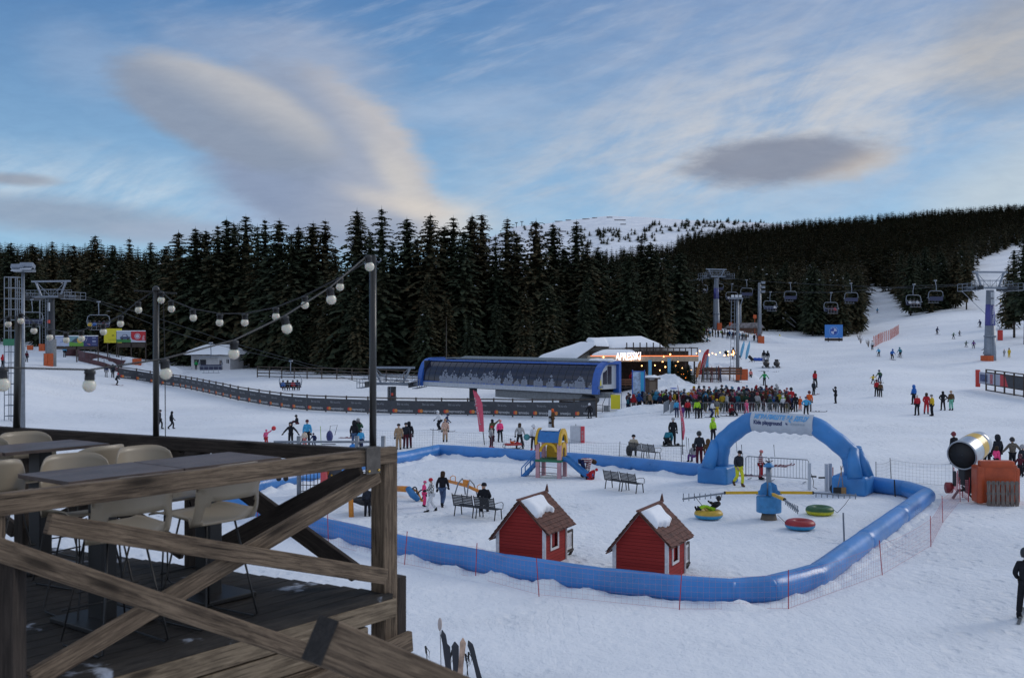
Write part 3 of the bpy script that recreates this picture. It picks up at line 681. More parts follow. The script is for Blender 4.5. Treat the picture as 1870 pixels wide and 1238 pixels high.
POSES = {
 'stand': pose(), 'stand2': pose(el=(.27, .0, 1.15), wl=(.17, -.16, 1.0), kl=(.14, -.03, .5), al=(.17, 0, .1), turn=10),
 'apart': pose(kl=(.17, -.04, .5), al=(.22, 0, .1), kr=(-.17, -.04, .5), ar=(-.22, 0, .1), el=(.30, 0, 1.16), wl=(.34, -.14, .95), er=(-.30, 0, 1.16), wr=(-.34, -.14, .95)),
 'ski': pose(lean=22, drop=.12, back=.05, el=(.32, -.04, 1.2), wl=(.36, -.30, 1.12), er=(-.32, -.04, 1.2), wr=(-.36, -.30, 1.12), kl=(.14, -.17, .47), al=(.15, .0, .1), kr=(-.14, -.17, .47), ar=(-.15, .0, .1), headlean=-15),
 'snowplow': pose(lean=15, drop=.10, el=(.42, 0, 1.25), wl=(.62, -.12, 1.18), er=(-.42, 0, 1.25), wr=(-.62, -.12, 1.18), kl=(.20, -.12, .47), al=(.30, 0, .1), kr=(-.20, -.12, .47), ar=(-.30, 0, .1)),
 'walk': pose(lean=4, kl=(.09, -.22, .53), al=(.09, -.20, .10), kr=(-.09, -.02, .50), ar=(-.09, .30, .17), el=(.26, .10, 1.15), wl=(.26, .06, .92), er=(-.26, -.04, 1.15), wr=(-.24, -.22, 1.0), drop=.02),
 'arms_out': pose(el=(.40, .02, 1.18), wl=(.56, -.05, .98), er=(-.40, .02, 1.18), wr=(-.56, -.05, .98)),
 'hips': pose(el=(.42, .10, 1.16), wl=(.20, .02, 1.02), er=(-.42, .10, 1.16), wr=(-.20, .02, 1.02), kl=(.14, -.02, .5), al=(.18, .02, .1), kr=(-.14, -.02, .5), ar=(-.18, .02, .1)),
 'raise': pose(el=(.40, -.05, 1.52), wl=(.62, -.10, 1.70)), 'phone': pose(el=(.27, -.10, 1.22), wl=(.12, -.24, 1.45), er=(-.27, -.10, 1.22), wr=(-.12, -.24, 1.45)),
 'carry': pose(el=(.27, -.08, 1.14), wl=(.12, -.32, 1.12), er=(-.27, -.08, 1.14), wr=(-.12, -.32, 1.12), kl=(.1, -.20, .52), al=(.1, -.24, .1), kr=(-.1, .02, .50), ar=(-.1, .26, .15)),
 'bend': pose(lean=88, drop=.06, back=.12, el=(.26, -.22, 1.30), wl=(.22, -.52, 1.28), er=(-.26, -.22, 1.30), wr=(-.22, -.52, 1.28), kl=(.13, -.02, .48), al=(.13, .06, .1), kr=(-.13, -.02, .48), ar=(-.13, .06, .1), headlean=15),
 'kneel': pose(lean=55, drop=.50, back=.15, el=(.27, -.16, 1.2), wl=(.20, -.34, 1.1), er=(-.27, -.16, 1.2), wr=(-.20, -.34, 1.1), kl=(.14, -.18, .07), al=(.14, .26, .09), kr=(-.14, -.18, .07), ar=(-.14, .26, .09)),
 'sit': pose(drop=.42, lean=-4, kl=(.13, -.42, .52), al=(.14, -.44, .10), kr=(-.13, -.42, .52), ar=(-.14, -.44, .10), el=(.27, -.06, 1.16), wl=(.16, -.30, 1.02), er=(-.27, -.06, 1.16), wr=(-.16, -.30, 1.02)),
 'sit_snow': pose(drop=.80, lean=8, kl=(.17, -.36, .38), al=(.18, -.66, .10), kr=(-.17, -.36, .38), ar=(-.18, -.66, .10), el=(.30, -.06, 1.18), wl=(.22, -.34, 1.12), er=(-.30, -.06, 1.18), wr=(-.22, -.34, 1.12)),
 'lie': pose(drop=.72, lean=-52, kl=(.16, -.42, .40), al=(.17, -.80, .26), kr=(-.16, -.42, .36), ar=(-.17, -.80, .20), el=(.32, -.05, 1.2), wl=(.20, -.28, 1.1), er=(-.32, -.05, 1.2), wr=(-.20, -.28, 1.1), headlean=45),
}
_pc = {}
def body_mesh(ps):
    J = POSES[ps]; n = (J['H']-J['N']).normalized()
    K = ['P', 'B', 'C', 'N', 'HL', 'KL', 'AL', 'TL', 'HR', 'KR', 'AR', 'TR', 'SL', 'EL', 'WL', 'SR', 'ER', 'WR']
    V = [J[k] for k in K]; I = {k: i for i, k in enumerate(K)}
    E = [('P', 'B'), ('B', 'C'), ('C', 'N'), ('P', 'HL'), ('HL', 'KL'), ('KL', 'AL'), ('AL', 'TL'), ('P', 'HR'), ('HR', 'KR'), ('KR', 'AR'), ('AR', 'TR'), ('C', 'SL'), ('SL', 'EL'), ('EL', 'WL'), ('C', 'SR'), ('SR', 'ER'), ('ER', 'WR')]
    E = [(I[a], I[b]) for a, b in E]
    rad = [(.12, .09), (.11, .085), (.13, .09), .05, .075, .052, .035, .028, .075, .052, .035, .028, .05, .038, .027, .05, .038, .027]
    h0 = len(V); V += [J['N']+n*.06, J['N']+n*.12, J['N']+n*.20, J['N']+n*.27]; E += [(I['N'], h0), (h0, h0+1), (h0+1, h0+2), (h0+2, h0+3)]; rad += [.052, .078, .098, .068]
    for s in 'LR':      # hand with palm, four fingers and a thumb
        w = J['W'+s]; d = (w-J['E'+s]).normalized(); sx = 1 if s == 'L' else -1
        side = d.cross(Vector((0, 1, 0) if abs(d.y) < .9 else (0, 0, 1))).normalized(); f = side.cross(d)
        p = len(V); V.append(w+d*.055); E.append((I['W'+s], p)); rad.append((.036, .02))
        for q, (o_, L) in enumerate(((-.030, .062), (-.010, .074), (.010, .070), (.028, .055))):
            a = w+d*.095+side*o_*sx; V += [a, a+d*L*.55+f*.012, a+d*L+f*.035]; k = len(V)-3; E += [(p, k), (k, k+1), (k+1, k+2)]; rad += [.0095, .009, .0075]
        V += [w+d*.05+side*-.045*sx+f*.012, w+d*.09+side*-.062*sx+f*.025]; k = len(V)-2; E += [(p, k), (k, k+1)]; rad += [.0105, .009]
    me = skin_mesh(V, E, rad, 'body')
    m = MB(); m.smooth = True; c = J['N']+n*.18; fw = Vector((0, -1, 0)); fw = (fw-n*fw.dot(n));
    if fw.length < .3: fw = Vector((0, 0, -1))-n*(-n.z)
    fw.normalize(); sd_ = n.cross(fw)
    m.ball(c+fw*.102-n*.02, (.014, .016, .022), 6, 4)
    for e in (-1, 1): m.ball(c+sd_*.098*e-n*.01, (.014, .02, .03), 6, 4)
    m.cur = 1
    for e in (-1, 1): m.ball(c+fw*.090+sd_*.036*e+n*.014, (.013, .008, .009), 6, 4)
    m.cur = 2; m.ball(c+fw*.090-n*.065, (.026, .010, .008), 6, 4)
    f2 = m.mesh('f', [M_SKIN, M_EYE, M_LIP]); me.materials.clear(); me.materials.append(M_SKIN); me.materials.append(M_EYE); me.materials.append(M_LIP)
    bm = bmesh.new(); bm.from_mesh(me); bm.from_mesh(f2); bm.to_mesh(me); bm.free(); bpy.data.meshes.remove(f2)
    return me
def cloth(ps, kind):
    J = POSES[ps]
    if kind in ('jacket', 'coat'):
        up = (J['B']-J['P']).normalized()
        V = [J['C'], J['B'], J['P']-up*.06, J['N'], J['SL'], J['EL'], J['WL'], J['SR'], J['ER'], J['WR']]
        E = [(0, 1), (1, 2), (0, 3), (0, 4), (4, 5), (5, 6), (0, 7), (7, 8), (8, 9)]
        rad = [(.185, .145), (.175, .145), (.195, .155), (.085, .08), .095, .072, .056, .095, .072, .056]
        k_ = len(V); V.append(J['N']+(J['H']-J['N']).normalized()*.065); E.append((3, k_)); rad.append((.078, .076))
        if kind == 'coat':
            V += [J['P']-Vector((0, 0, .42))]; E += [(2, 11)]; rad += [(.235, .20)]
    elif kind == 'trousers':
        V = [J['P']+Vector((0, 0, .02)), J['HL'], J['KL'], J['AL']+Vector((0, 0, .02)), J['HR'], J['KR'], J['AR']+Vector((0, 0, .02))]
        E = [(0, 1), (1, 2), (2, 3), (0, 4), (4, 5), (5, 6)]; rad = [(.155, .125), .112, .088, .078, .112, .088, .078]
    elif kind in ('bootL', 'bootR'):
        m = MB(); m.smooth = True
        for s in kind[-1]:
            a = J['A'+s]; t = J['T'+s]; q = J['Q'+s]
            m.tube([a+(a-(t+q)/2)*1.1, a, (a*.3+(t+q)*.35), ], [.062, .066, .062], 8)
            m.tube([q, (q+t)/2, t, t+(t-q)*.14], [.052, .058, .052, .03], 8)
        return m.mesh('boot', M_CLOTH)
    elif kind in ('gloveL', 'gloveR'):
        V = []; E = []; rad = []
        for s in kind[-1]:
            w = J['W'+s]; d = (w-J['E'+s]).normalized(); sx = 1 if s == 'L' else -1
            side = d.cross(Vector((0, 1, 0) if abs(d.y) < .9 else (0, 0, 1))).normalized(); f = side.cross(d)
            k = len(V); V += [w-d*.02, w+d*.06, w+d*.12+f*.01, w+d*.17+f*.04, w+d*.06-side*.055*sx+f*.02, w+d*.10-side*.07*sx+f*.035]
            E += [(k, k+1), (k+1, k+2), (k+2, k+3), (k+1, k+4), (k+4, k+5)]; rad += [.046, (.060, .046), (.062, .048), (.056, .046), .032, .026]
        return skin_mesh(V, E, rad, 'glove')
    me = skin_mesh(V, E, rad, kind if kind != 'coat' else 'coat'); return me
def headwear(ps, kind):
    J = POSES[ps]; n = (J['H']-J['N']).normalized(); c = J['N']+n*.20
    fw = Vector((0, -1, 0)); fw = fw-n*fw.dot(n); fw = fw.normalized() if fw.length > .3 else Vector((0, 0, 1)); sd_ = n.cross(fw)
    M = Matrix((( *sd_, 0), (*(-fw), 0), (*n, 0), (0, 0, 0, 1))).transposed(); M = Matrix.Translation(c) @ M
    m = MB(); m.smooth = True
    if kind == 'beanie':
        m.lathe([(.112, -.03), (.122, -.02), (.122, .025), (.114, .035), (.104, .075), (.070, .108), (.01, .12)], M=M, n=12)
    elif kind == 'cap':
        m.lathe([(.112, .01), (.115, .04), (.098, .10), (.055, .13), (.01, .138)], M=M, n=12); m.box((0, 0, 0), (.15, .12, .015), M=M @ Matrix.Translation((0, -.145, .03)))
    elif kind == 'helmet':
        m.lathe([(.108, -.10), (.132, -.04), (.138, .02), (.128, .085), (.09, .14), (.04, .163), (.01, .168)], M=M @ Matrix.Translation((0, .022, 0)), n=14)
        m.cur = 1; m.tube([M @ Vector((.118*math.sin(a), -.118*math.cos(a)-.01, .035)) for a in np.linspace(-1.2, 1.2, 7)], .034, 6)
    elif kind == 'hood':
        m.lathe([(.10, -.20), (.150, -.13), (.152, -.04), (.150, .03), (.128, .10), (.08, .15), (.01, .168)], M=M @ Matrix.Translation((0, .032, 0)), n=12)
        m.cur = 2; m.ball(M @ Vector((0, -.098, -.015)), (.075, .05, .09), 8, 6)
    elif kind == 'hair':
        m.lathe([(.105, -.20), (.118, -.10), (.120, .0), (.112, .06), (.075, .105), (.01, .12)], M=M @ Matrix.Translation((0, .030, 0)), n=12)
    return m.mesh({'hair': 'hair', 'beanie': 'hat', 'cap': 'cap', 'helmet': 'helmet', 'hood': 'hood'}[kind], [M_CLOTH if kind != 'helmet' else M_SHELL, M_GOGGLE, M_SKIN])
M_SKIN = mat('face_skin', (.48, .29, .21), .6); M_EYE = mat('eye', (.02, .015, .012), .3); M_LIP = mat('lip', (.40, .16, .14), .5)
M_CLOTH = mat('winter_cloth', (1, 1, 1), .85, objcol=True, var=.22, vscale=14, bump=.35, bscale=22, spec=.25)
M_SHELL = mat('helmet_shell', (1, 1, 1), .35, objcol=True); M_GOGGLE = mat('goggle_lens', (.05, .04, .05), .15, metal=.6)
def pattern(name, a, b, kind, sc):
    m = bpy.data.materials.new(name); m.use_nodes = True; N = NT(m.node_tree); bs = m.node_tree.nodes['Principled BSDF']; bs.inputs['Roughness'].default_value = .85
    tcn = N.new('ShaderNodeTexCoord').outputs['Object']
    if kind == 'check':
        n = N.new('ShaderNodeTexChecker'); N.put(n.inputs[0], tcn); n.inputs['Scale'].default_value = sc; f = n.outputs[1]
    else:
        n = N.new('ShaderNodeTexWave', bands_direction='Z'); N.put(n.inputs[0], tcn); n.inputs['Scale'].default_value = sc; n.inputs['Distortion'].default_value = 5 if kind == 'zig' else 1.0 if kind == 'stripe' else 9
        n.inputs['Detail Scale'].default_value = 1.2; n.inputs['Detail'].default_value = 1
        f = N.ss(n.outputs[1], .42, .58)
    N.put(bs.inputs['Base Color'], N.mix(f, a, b)); return m
PAT = {'check': pattern('hounds_check', (.75, .74, .72), (.03, .03, .035), 'check', 13), 'zig': pattern('zigzag_knit', (.62, .55, .52), (.22, .02, .04), 'zig', 3.2), 'stripe': pattern('striped_knit', (.62, .50, .50), (.20, .015, .03), 'stripe', 2.6), 'zebra': pattern('zebra_print', (.68, .68, .68), (.05, .05, .055), 'zeb', 4.5), 'camo': pattern('camouflage', (.18, .15, .11), (.04, .035, .035), 'zeb', 5)}
CO = dict(black=(.012, .013, .018), dark=(.022, .026, .036), navy=(.018, .028, .085), blue=(.02, .12, .42), lblue=(.06, .33, .58), teal=(.02, .16, .22), white=(.62, .63, .66), grey=(.14, .145, .15), lgrey=(.32, .32, .33), red=(.42, .02, .03), dred=(.16, .012, .02), maroon=(.075, .012, .022), pink=(.62, .10, .22), hotpink=(.85, .07, .22), salmon=(.62, .22, .20), orange=(.68, .12, .03), yellow=(.62, .42, .03), neon=(.62, .62, .03), lime=(.33, .58, .03), green=(.02, .28, .08), dgreen=(.03, .08, .05), olive=(.09, .09, .04), brown=(.10, .055, .025), tan=(.34, .23, .14), beige=(.42, .36, .28), coatpink=(.56, .36, .28), jeans=(.06, .10, .19), purple=(.12, .04, .20), cream=(.58, .48, .38), mint=(.16, .45, .33), hair=(.05, .028, .016), blond=(.25, .15, .07))
def getm(ps, kind):
    k = (ps, kind)
    if k not in _pc:
        _pc[k] = body_mesh(ps) if kind == 'body' else headwear(ps, kind) if kind in ('beanie', 'cap', 'helmet', 'hood', 'hair') else cloth(ps, kind)
        if kind not in ('body', 'beanie', 'cap', 'helmet', 'hood', 'hair', 'bootL', 'bootR'): _pc[k].materials.clear(); _pc[k].materials.append(M_CLOTH)
    return _pc[k]
PEOPLE = []
def person(p, face, ps, jc, tc, hat, hc, label, group=None, h=1.74, far=False, coat=False, pat=None, gl='black', boots='black', extra=None):
    r = thing('person', label, 'person', p, R(face), group); s = h/1.80; r.scale = (s, s, s)
    def add(nm, kind, c, ov=None):
        o = bpy.data.objects.new(nm, getm(ps, kind)); COL.objects.link(o); o.parent = r; o.color = (*CO[c], 1) if isinstance(c, str) else (*c, 1)
        if ov: o.material_slots[0].link = 'OBJECT'; o.material_slots[0].material = ov
        return o
    add('body', 'body', 'white'); add('coat' if coat else 'jacket', 'coat' if coat else 'jacket', jc, PAT[pat] if pat else None)
    add('trousers', 'trousers', tc)
    add({'hair': 'hair', 'beanie': 'hat', 'cap': 'cap', 'helmet': 'helmet', 'hood': 'hood'}[hat], hat, hc)
    if not far:
        for q in 'LR': add('boot', 'boot'+q, boots); add('glove', 'glove'+q, gl)
    PEOPLE.append(r); return r
def P(px, fy, face, ps, jc, tc, hat, hc, label, hp=None, d=None, **kw):
    p = gp(px, fy) if d is None else on(px, d)
    if hp: kw['h'] = hp*p.y/F
    return person(p, face, ps, jc, tc, hat, hc, label, **kw)
def ski_pair_mesh(L=1.6, w=.085):
    m = MB()
    for sx in (-.13, .13):
        pr = [(L*.42, .02), (L*.30, .012), (-L*.38, .012), (-L*.48, .035), (-L*.53, .10)]
        for (y0, z0), (y1, z1) in zip(pr, pr[1:]): m.bar((sx, y0, z0), (sx, y1, z1), w, .02)
        m.box((sx, .14, .045), (.06, .10, .05)); m.box((sx, -.14, .045), (.06, .10, .05))
    return m.mesh('skis', M_SKI)
M_SKI = mat('ski_top', (1, 1, 1), .35, objcol=True)
SKI_ME = ski_pair_mesh()
def skis_at(o, label, col='black', group='skis worn by people on the snow', splay=0):
    s = bpy.data.objects.new('skis', SKI_ME); COL.objects.link(s); s.location = o.location+Vector((0, 0, .0)); s.rotation_euler = o.rotation_euler; s.scale = o.scale; s.color = (*CO[col], 1)
    a = o.rotation_euler[2]; f = Vector((math.sin(a), -math.cos(a), 0)); x, y = o.location.x, o.location.y
    dz = gz(x+f.x*.6, y+f.y*.6)-gz(x-f.x*.6, y-f.y*.6); s.rotation_euler = (math.atan2(-dz, 1.2), 0, a)
    tag(s, label, 'skis', group); return s
def poles_mesh(ps):
    J = POSES[ps]; m = MB(); m.smooth = True
    for s, x in (('L', 1), ('R', -1)):
        w = J['W'+s]; b = Vector((w.x+.06*x, w.y+(.38 if ps == 'ski' else -.05), .0)); m.tube([w+Vector((0, -.03, .07)), w+Vector((0, -.03, -.05)), b], [.016, .009, .007], 5); m.lathe([(.04, 0), (.045, .01)], c=b+Vector((0, 0, .06)), n=7)
    return m.mesh('ski_poles', mat('pole_metal', (.10, .10, .11), .4, metal=.5))
_pm = {}
def poles_at(o, ps, label):
    if ps not in _pm: _pm[ps] = poles_mesh(ps)
    s = bpy.data.objects.new('ski_poles', _pm[ps]); COL.objects.link(s); s.location = o.location; s.rotation_euler = o.rotation_euler; s.scale = o.scale
    tag(s, label, 'ski poles', 'ski poles held by skiers'); return s
def sk(o, who, col='black', poles=None, splay=0):
    skis_at(o, 'skis under '+who.replace('the ', '') if len(who.split()) > 11 else 'skis worn by the '+who, col)
    if poles: poles_at(o, poles, 'poles held by '+who if len(who.split()) > 10 else 'thin ski poles held by the '+who)
P(788, 935, -70, 'carry', 'white', 'white', 'beanie', 'red', 'woman in black and white houndstooth jacket, white trousers and red hat', hp=63, pat='check')
P(775, 926, 110, 'stand', 'hotpink', 'hotpink', 'beanie', 'pink', 'small child in pink snowsuit held by the woman in the red hat', hp=49)
P(808, 926, 165, 'walk', 'black', 'jeans', 'hair', 'hair', 'person in black jacket and jeans walking behind the seesaw', hp=67)
P(671, 943, 180, 'stand', 'dark', 'black', 'beanie', 'salmon', 'person in black jacket and pale pink hat beside the basket swing', hp=57)
P(1066, 872, 100, 'bend', 'dred', 'navy', 'hair', 'hair', 'adult in red and white zigzag sweater bending down at the slide', h=1.7, pat='zig')
P(1079, 877, 60, 'kneel', 'red', 'red', 'beanie', 'red', 'small child in red snowsuit at the foot of the blue slide', h=1.15)
P(1349, 887, 20, 'walk', 'dark', 'neon', 'cap', 'black', 'man in dark jacket and bright yellow trousers walking inside the arch', hp=66, boots='brown', gl='tan')
o = P(1389, 875, 60, 'stand2', 'dred', 'red', 'beanie', 'salmon', 'person in red and white striped sweater and red trousers at the railing', hp=54, pat='stripe');
P(1277, 849, 185, 'stand', 'dark', 'maroon', 'helmet', 'black', 'adult in dark grey jacket, maroon trousers and black helmet by the arch', hp=61, boots='maroon')
P(1293, 852, 150, 'stand', 'brown', 'red', 'hood', 'brown', 'child in brown hooded jacket tucked beside the left arch leg', hp=50)
P(1266, 845, 200, 'sit', 'lgrey', 'purple', 'hair', 'hair', 'seated person in grey patterned jacket left of the black helmet adult', h=1.4)
P(1219, 813, 150, 'kneel', 'teal', 'black', 'cap', 'navy', 'person in blue jacket kneeling on the snow fastening a snowboard', h=1.8)
P(1229, 812, 5, 'stand', 'black', 'black', 'beanie', 'lgrey', 'woman in long black coat and pale hat by the pink flag', hp=50, coat=True)
P(1302, 806, 20, 'stand2', 'lime', 'black', 'hood', 'lime', 'person in lime green hooded jacket behind the left arch leg', hp=43)
P(728, 822, 185, 'stand', 'tan', 'tan', 'beanie', 'black', 'person in tan snow clothes and black hat near the deck post', hp=49)
P(741, 820, 170, 'stand', 'dark', 'maroon', 'beanie', 'dark', 'person in dark jacket, left one of the two in maroon trousers', hp=49)
P(747, 819, 195, 'stand', 'black', 'maroon', 'hair', 'black', 'person in black jacket, right one of the two in maroon trousers', hp=50)
P(813, 807, 182, 'stand', 'coatpink', 'tan', 'beanie', 'tan', 'woman in long pale pink coat seen from behind near the corner', hp=43, coat=True)
o = P(803, 785, -60, 'ski', 'white', 'black', 'helmet', 'white', 'skier in white and black jacket left of the long pink coat', h=1.75); sk(o, 'skier left of the long pink coat')
o = P(814, 788, 80, 'ski', 'navy', 'navy', 'helmet', 'navy', 'skier in navy suit right behind the long pink coat', h=1.6); sk(o, 'navy skier behind the long pink coat')
P(899, 806, -30, 'raise', 'olive', 'black', 'hair', 'black', 'person in olive jacket with one arm raised right of the pink flag', hp=41)
P(897, 818, 60, 'stand2', 'lgrey', 'maroon', 'beanie', 'red', 'child in grey jacket and red hat in front of the raised arm', hp=41, boots='red')
P(913, 807, 20, 'stand2', 'hotpink', 'black', 'beanie', 'salmon', 'woman in pink and black vest with a salmon hat', hp=41)
P(949, 819, 10, 'apart', 'white', 'black', 'hair', 'hair', 'woman in zebra print jacket beside the red sled', hp=47, pat='zebra')
P(975, 823, -160, 'stand2', 'white', 'black', 'helmet', 'white', 'person in white and black jacket left of the slide tower', hp=48, boots='red')
P(1009, 783, -60, 'stand2', 'brown', 'brown', 'hair', 'orange', 'person in brown suit carrying a snowboard behind the slide tower', hp=37)
o = P(1077, 764, 190, 'ski', 'black', 'black', 'helmet', 'white', 'skier in black with white helmet at the end of the banner fence', hp=30); sk(o, 'black skier at the end of the banner fence')
P(313, 783, 120, 'walk', 'black', 'black', 'hair', 'black', 'person all in black walking alone on the left snowfield', hp=33)
P(291, 783, 90, 'walk', 'dark', 'black', 'beanie', 'dark', 'dark dressed person half hidden behind the second light pole', hp=36)
o = P(213, 703, 120, 'ski', 'dark', 'black', 'helmet', 'red', 'skier in dark jacket below the start of the banner fence', hp=24); sk(o, 'skier below the start of the banner fence', 'dred')
P(194, 689, 180, 'stand', 'navy', 'lgrey', 'hair', 'hair', 'person in navy jacket and pale trousers, left of the two by the net', hp=24)
P(206, 690, 185, 'stand', 'dark', 'black', 'hair', 'black', 'person in black, right of the two standing by the net', hp=25)
P(5, 672, 160, 'stand2', 'red', 'black', 'hair', 'red', 'person in red jacket with black backpack at the left edge', hp=25)
P(49, 661, 180, 'stand2', 'maroon', 'black', 'helmet', 'black', 'dark dressed person left of the tall grey lift tower', hp=20)
P(118, 652, 180, 'stand', 'lblue', 'black', 'hair', 'lblue', 'person in light blue jacket in front of the white poster', hp=22)
P(486, 815, 40, 'raise', 'pink', 'red', 'beanie', 'pink', 'child in pink suit holding up a red disc behind the deck rail', h=1.1)
P(531, 815, 0, 'arms_out', 'black', 'black', 'hood', 'black', 'woman in black spreading her arms behind the deck rail', hp=44)
P(543, 775, -60, 'sit_snow', 'black', 'maroon', 'helmet', 'black', 'skier in black sitting on the snow above the deck rail', h=1.7)
P(561, 815, 5, 'stand', 'lblue', 'black', 'cap', 'maroon', 'man in light blue jacket with backpack straps behind the deck rail', hp=49)
P(556, 818, 20, 'stand2', 'cream', 'salmon', 'beanie', 'lblue', 'child in cream jacket in front of the man in light blue', h=1.15)
P(574, 816, -20, 'ski', 'navy', 'navy', 'beanie', 'navy', 'small child in navy beside the man in light blue', h=1.0)
P(647, 818, 170, 'stand', 'black', 'jeans', 'hood', 'black', 'person in black hooded jacket and jeans left of the black pole', hp=50)
P(654, 817, 10, 'phone', 'dgreen', 'black', 'hair', 'lgrey', 'person in dark green jacket lifting hands to the face', hp=54)
P(659, 823, 190, 'stand2', 'lblue', 'navy', 'beanie', 'black', 'child in blue jacket with lime back beside the black pole', hp=40)
P(506, 862, 30, 'bend', 'teal', 'black', 'hair', 'hair', 'child in teal jacket seen below the deck rail', h=1.3)
P(1157, 834, 175, 'sit', 'beige', 'black', 'beanie', 'black', 'person in beige jacket sitting on the far bench', h=1.7)
P(884, 938, 180, 'sit', 'black', 'black', 'beanie', 'black', 'person in black sitting on the right half of the near bench', h=1.62)
o = P(1874, 1130, 150, 'stand2', 'black', 'black', 'helmet', 'black', 'skier in black jacket with teal and white panels at the right edge', hp=128); sk(o, 'skier at the right edge', 'grey')
P(1742, 846, 200, 'stand', 'black', 'black', 'helmet', 'dred', 'person in black with dark red helmet left of the snow gun', hp=57)
P(1803, 858, 170, 'stand2', 'black', 'black', 'helmet', 'black', 'person in black directly behind the snow gun barrel', hp=58)
P(1822, 855, 190, 'stand', 'dark', 'black', 'hood', 'dark', 'person in dark hooded jacket behind the orange pad', hp=61)
P(1820, 864, 100, 'stand2', 'hotpink', 'black', 'hair', 'hair', 'child in bright pink jacket just above the orange pad', hp=50)
P(1849, 858, 185, 'arms_out', 'maroon', 'black', 'helmet', 'black', 'person in dark patterned jacket and black helmet behind the orange pad', hp=59, pat='camo')
P(1868, 868, 180, 'stand2', 'dark', 'black', 'helmet', 'lgrey', 'person in dark jacket and pale helmet at the right edge', hp=56)
P(1863, 870, 150, 'ski', 'maroon', 'black', 'helmet', 'maroon', 'child in maroon beside the orange pad at the right edge', hp=44)
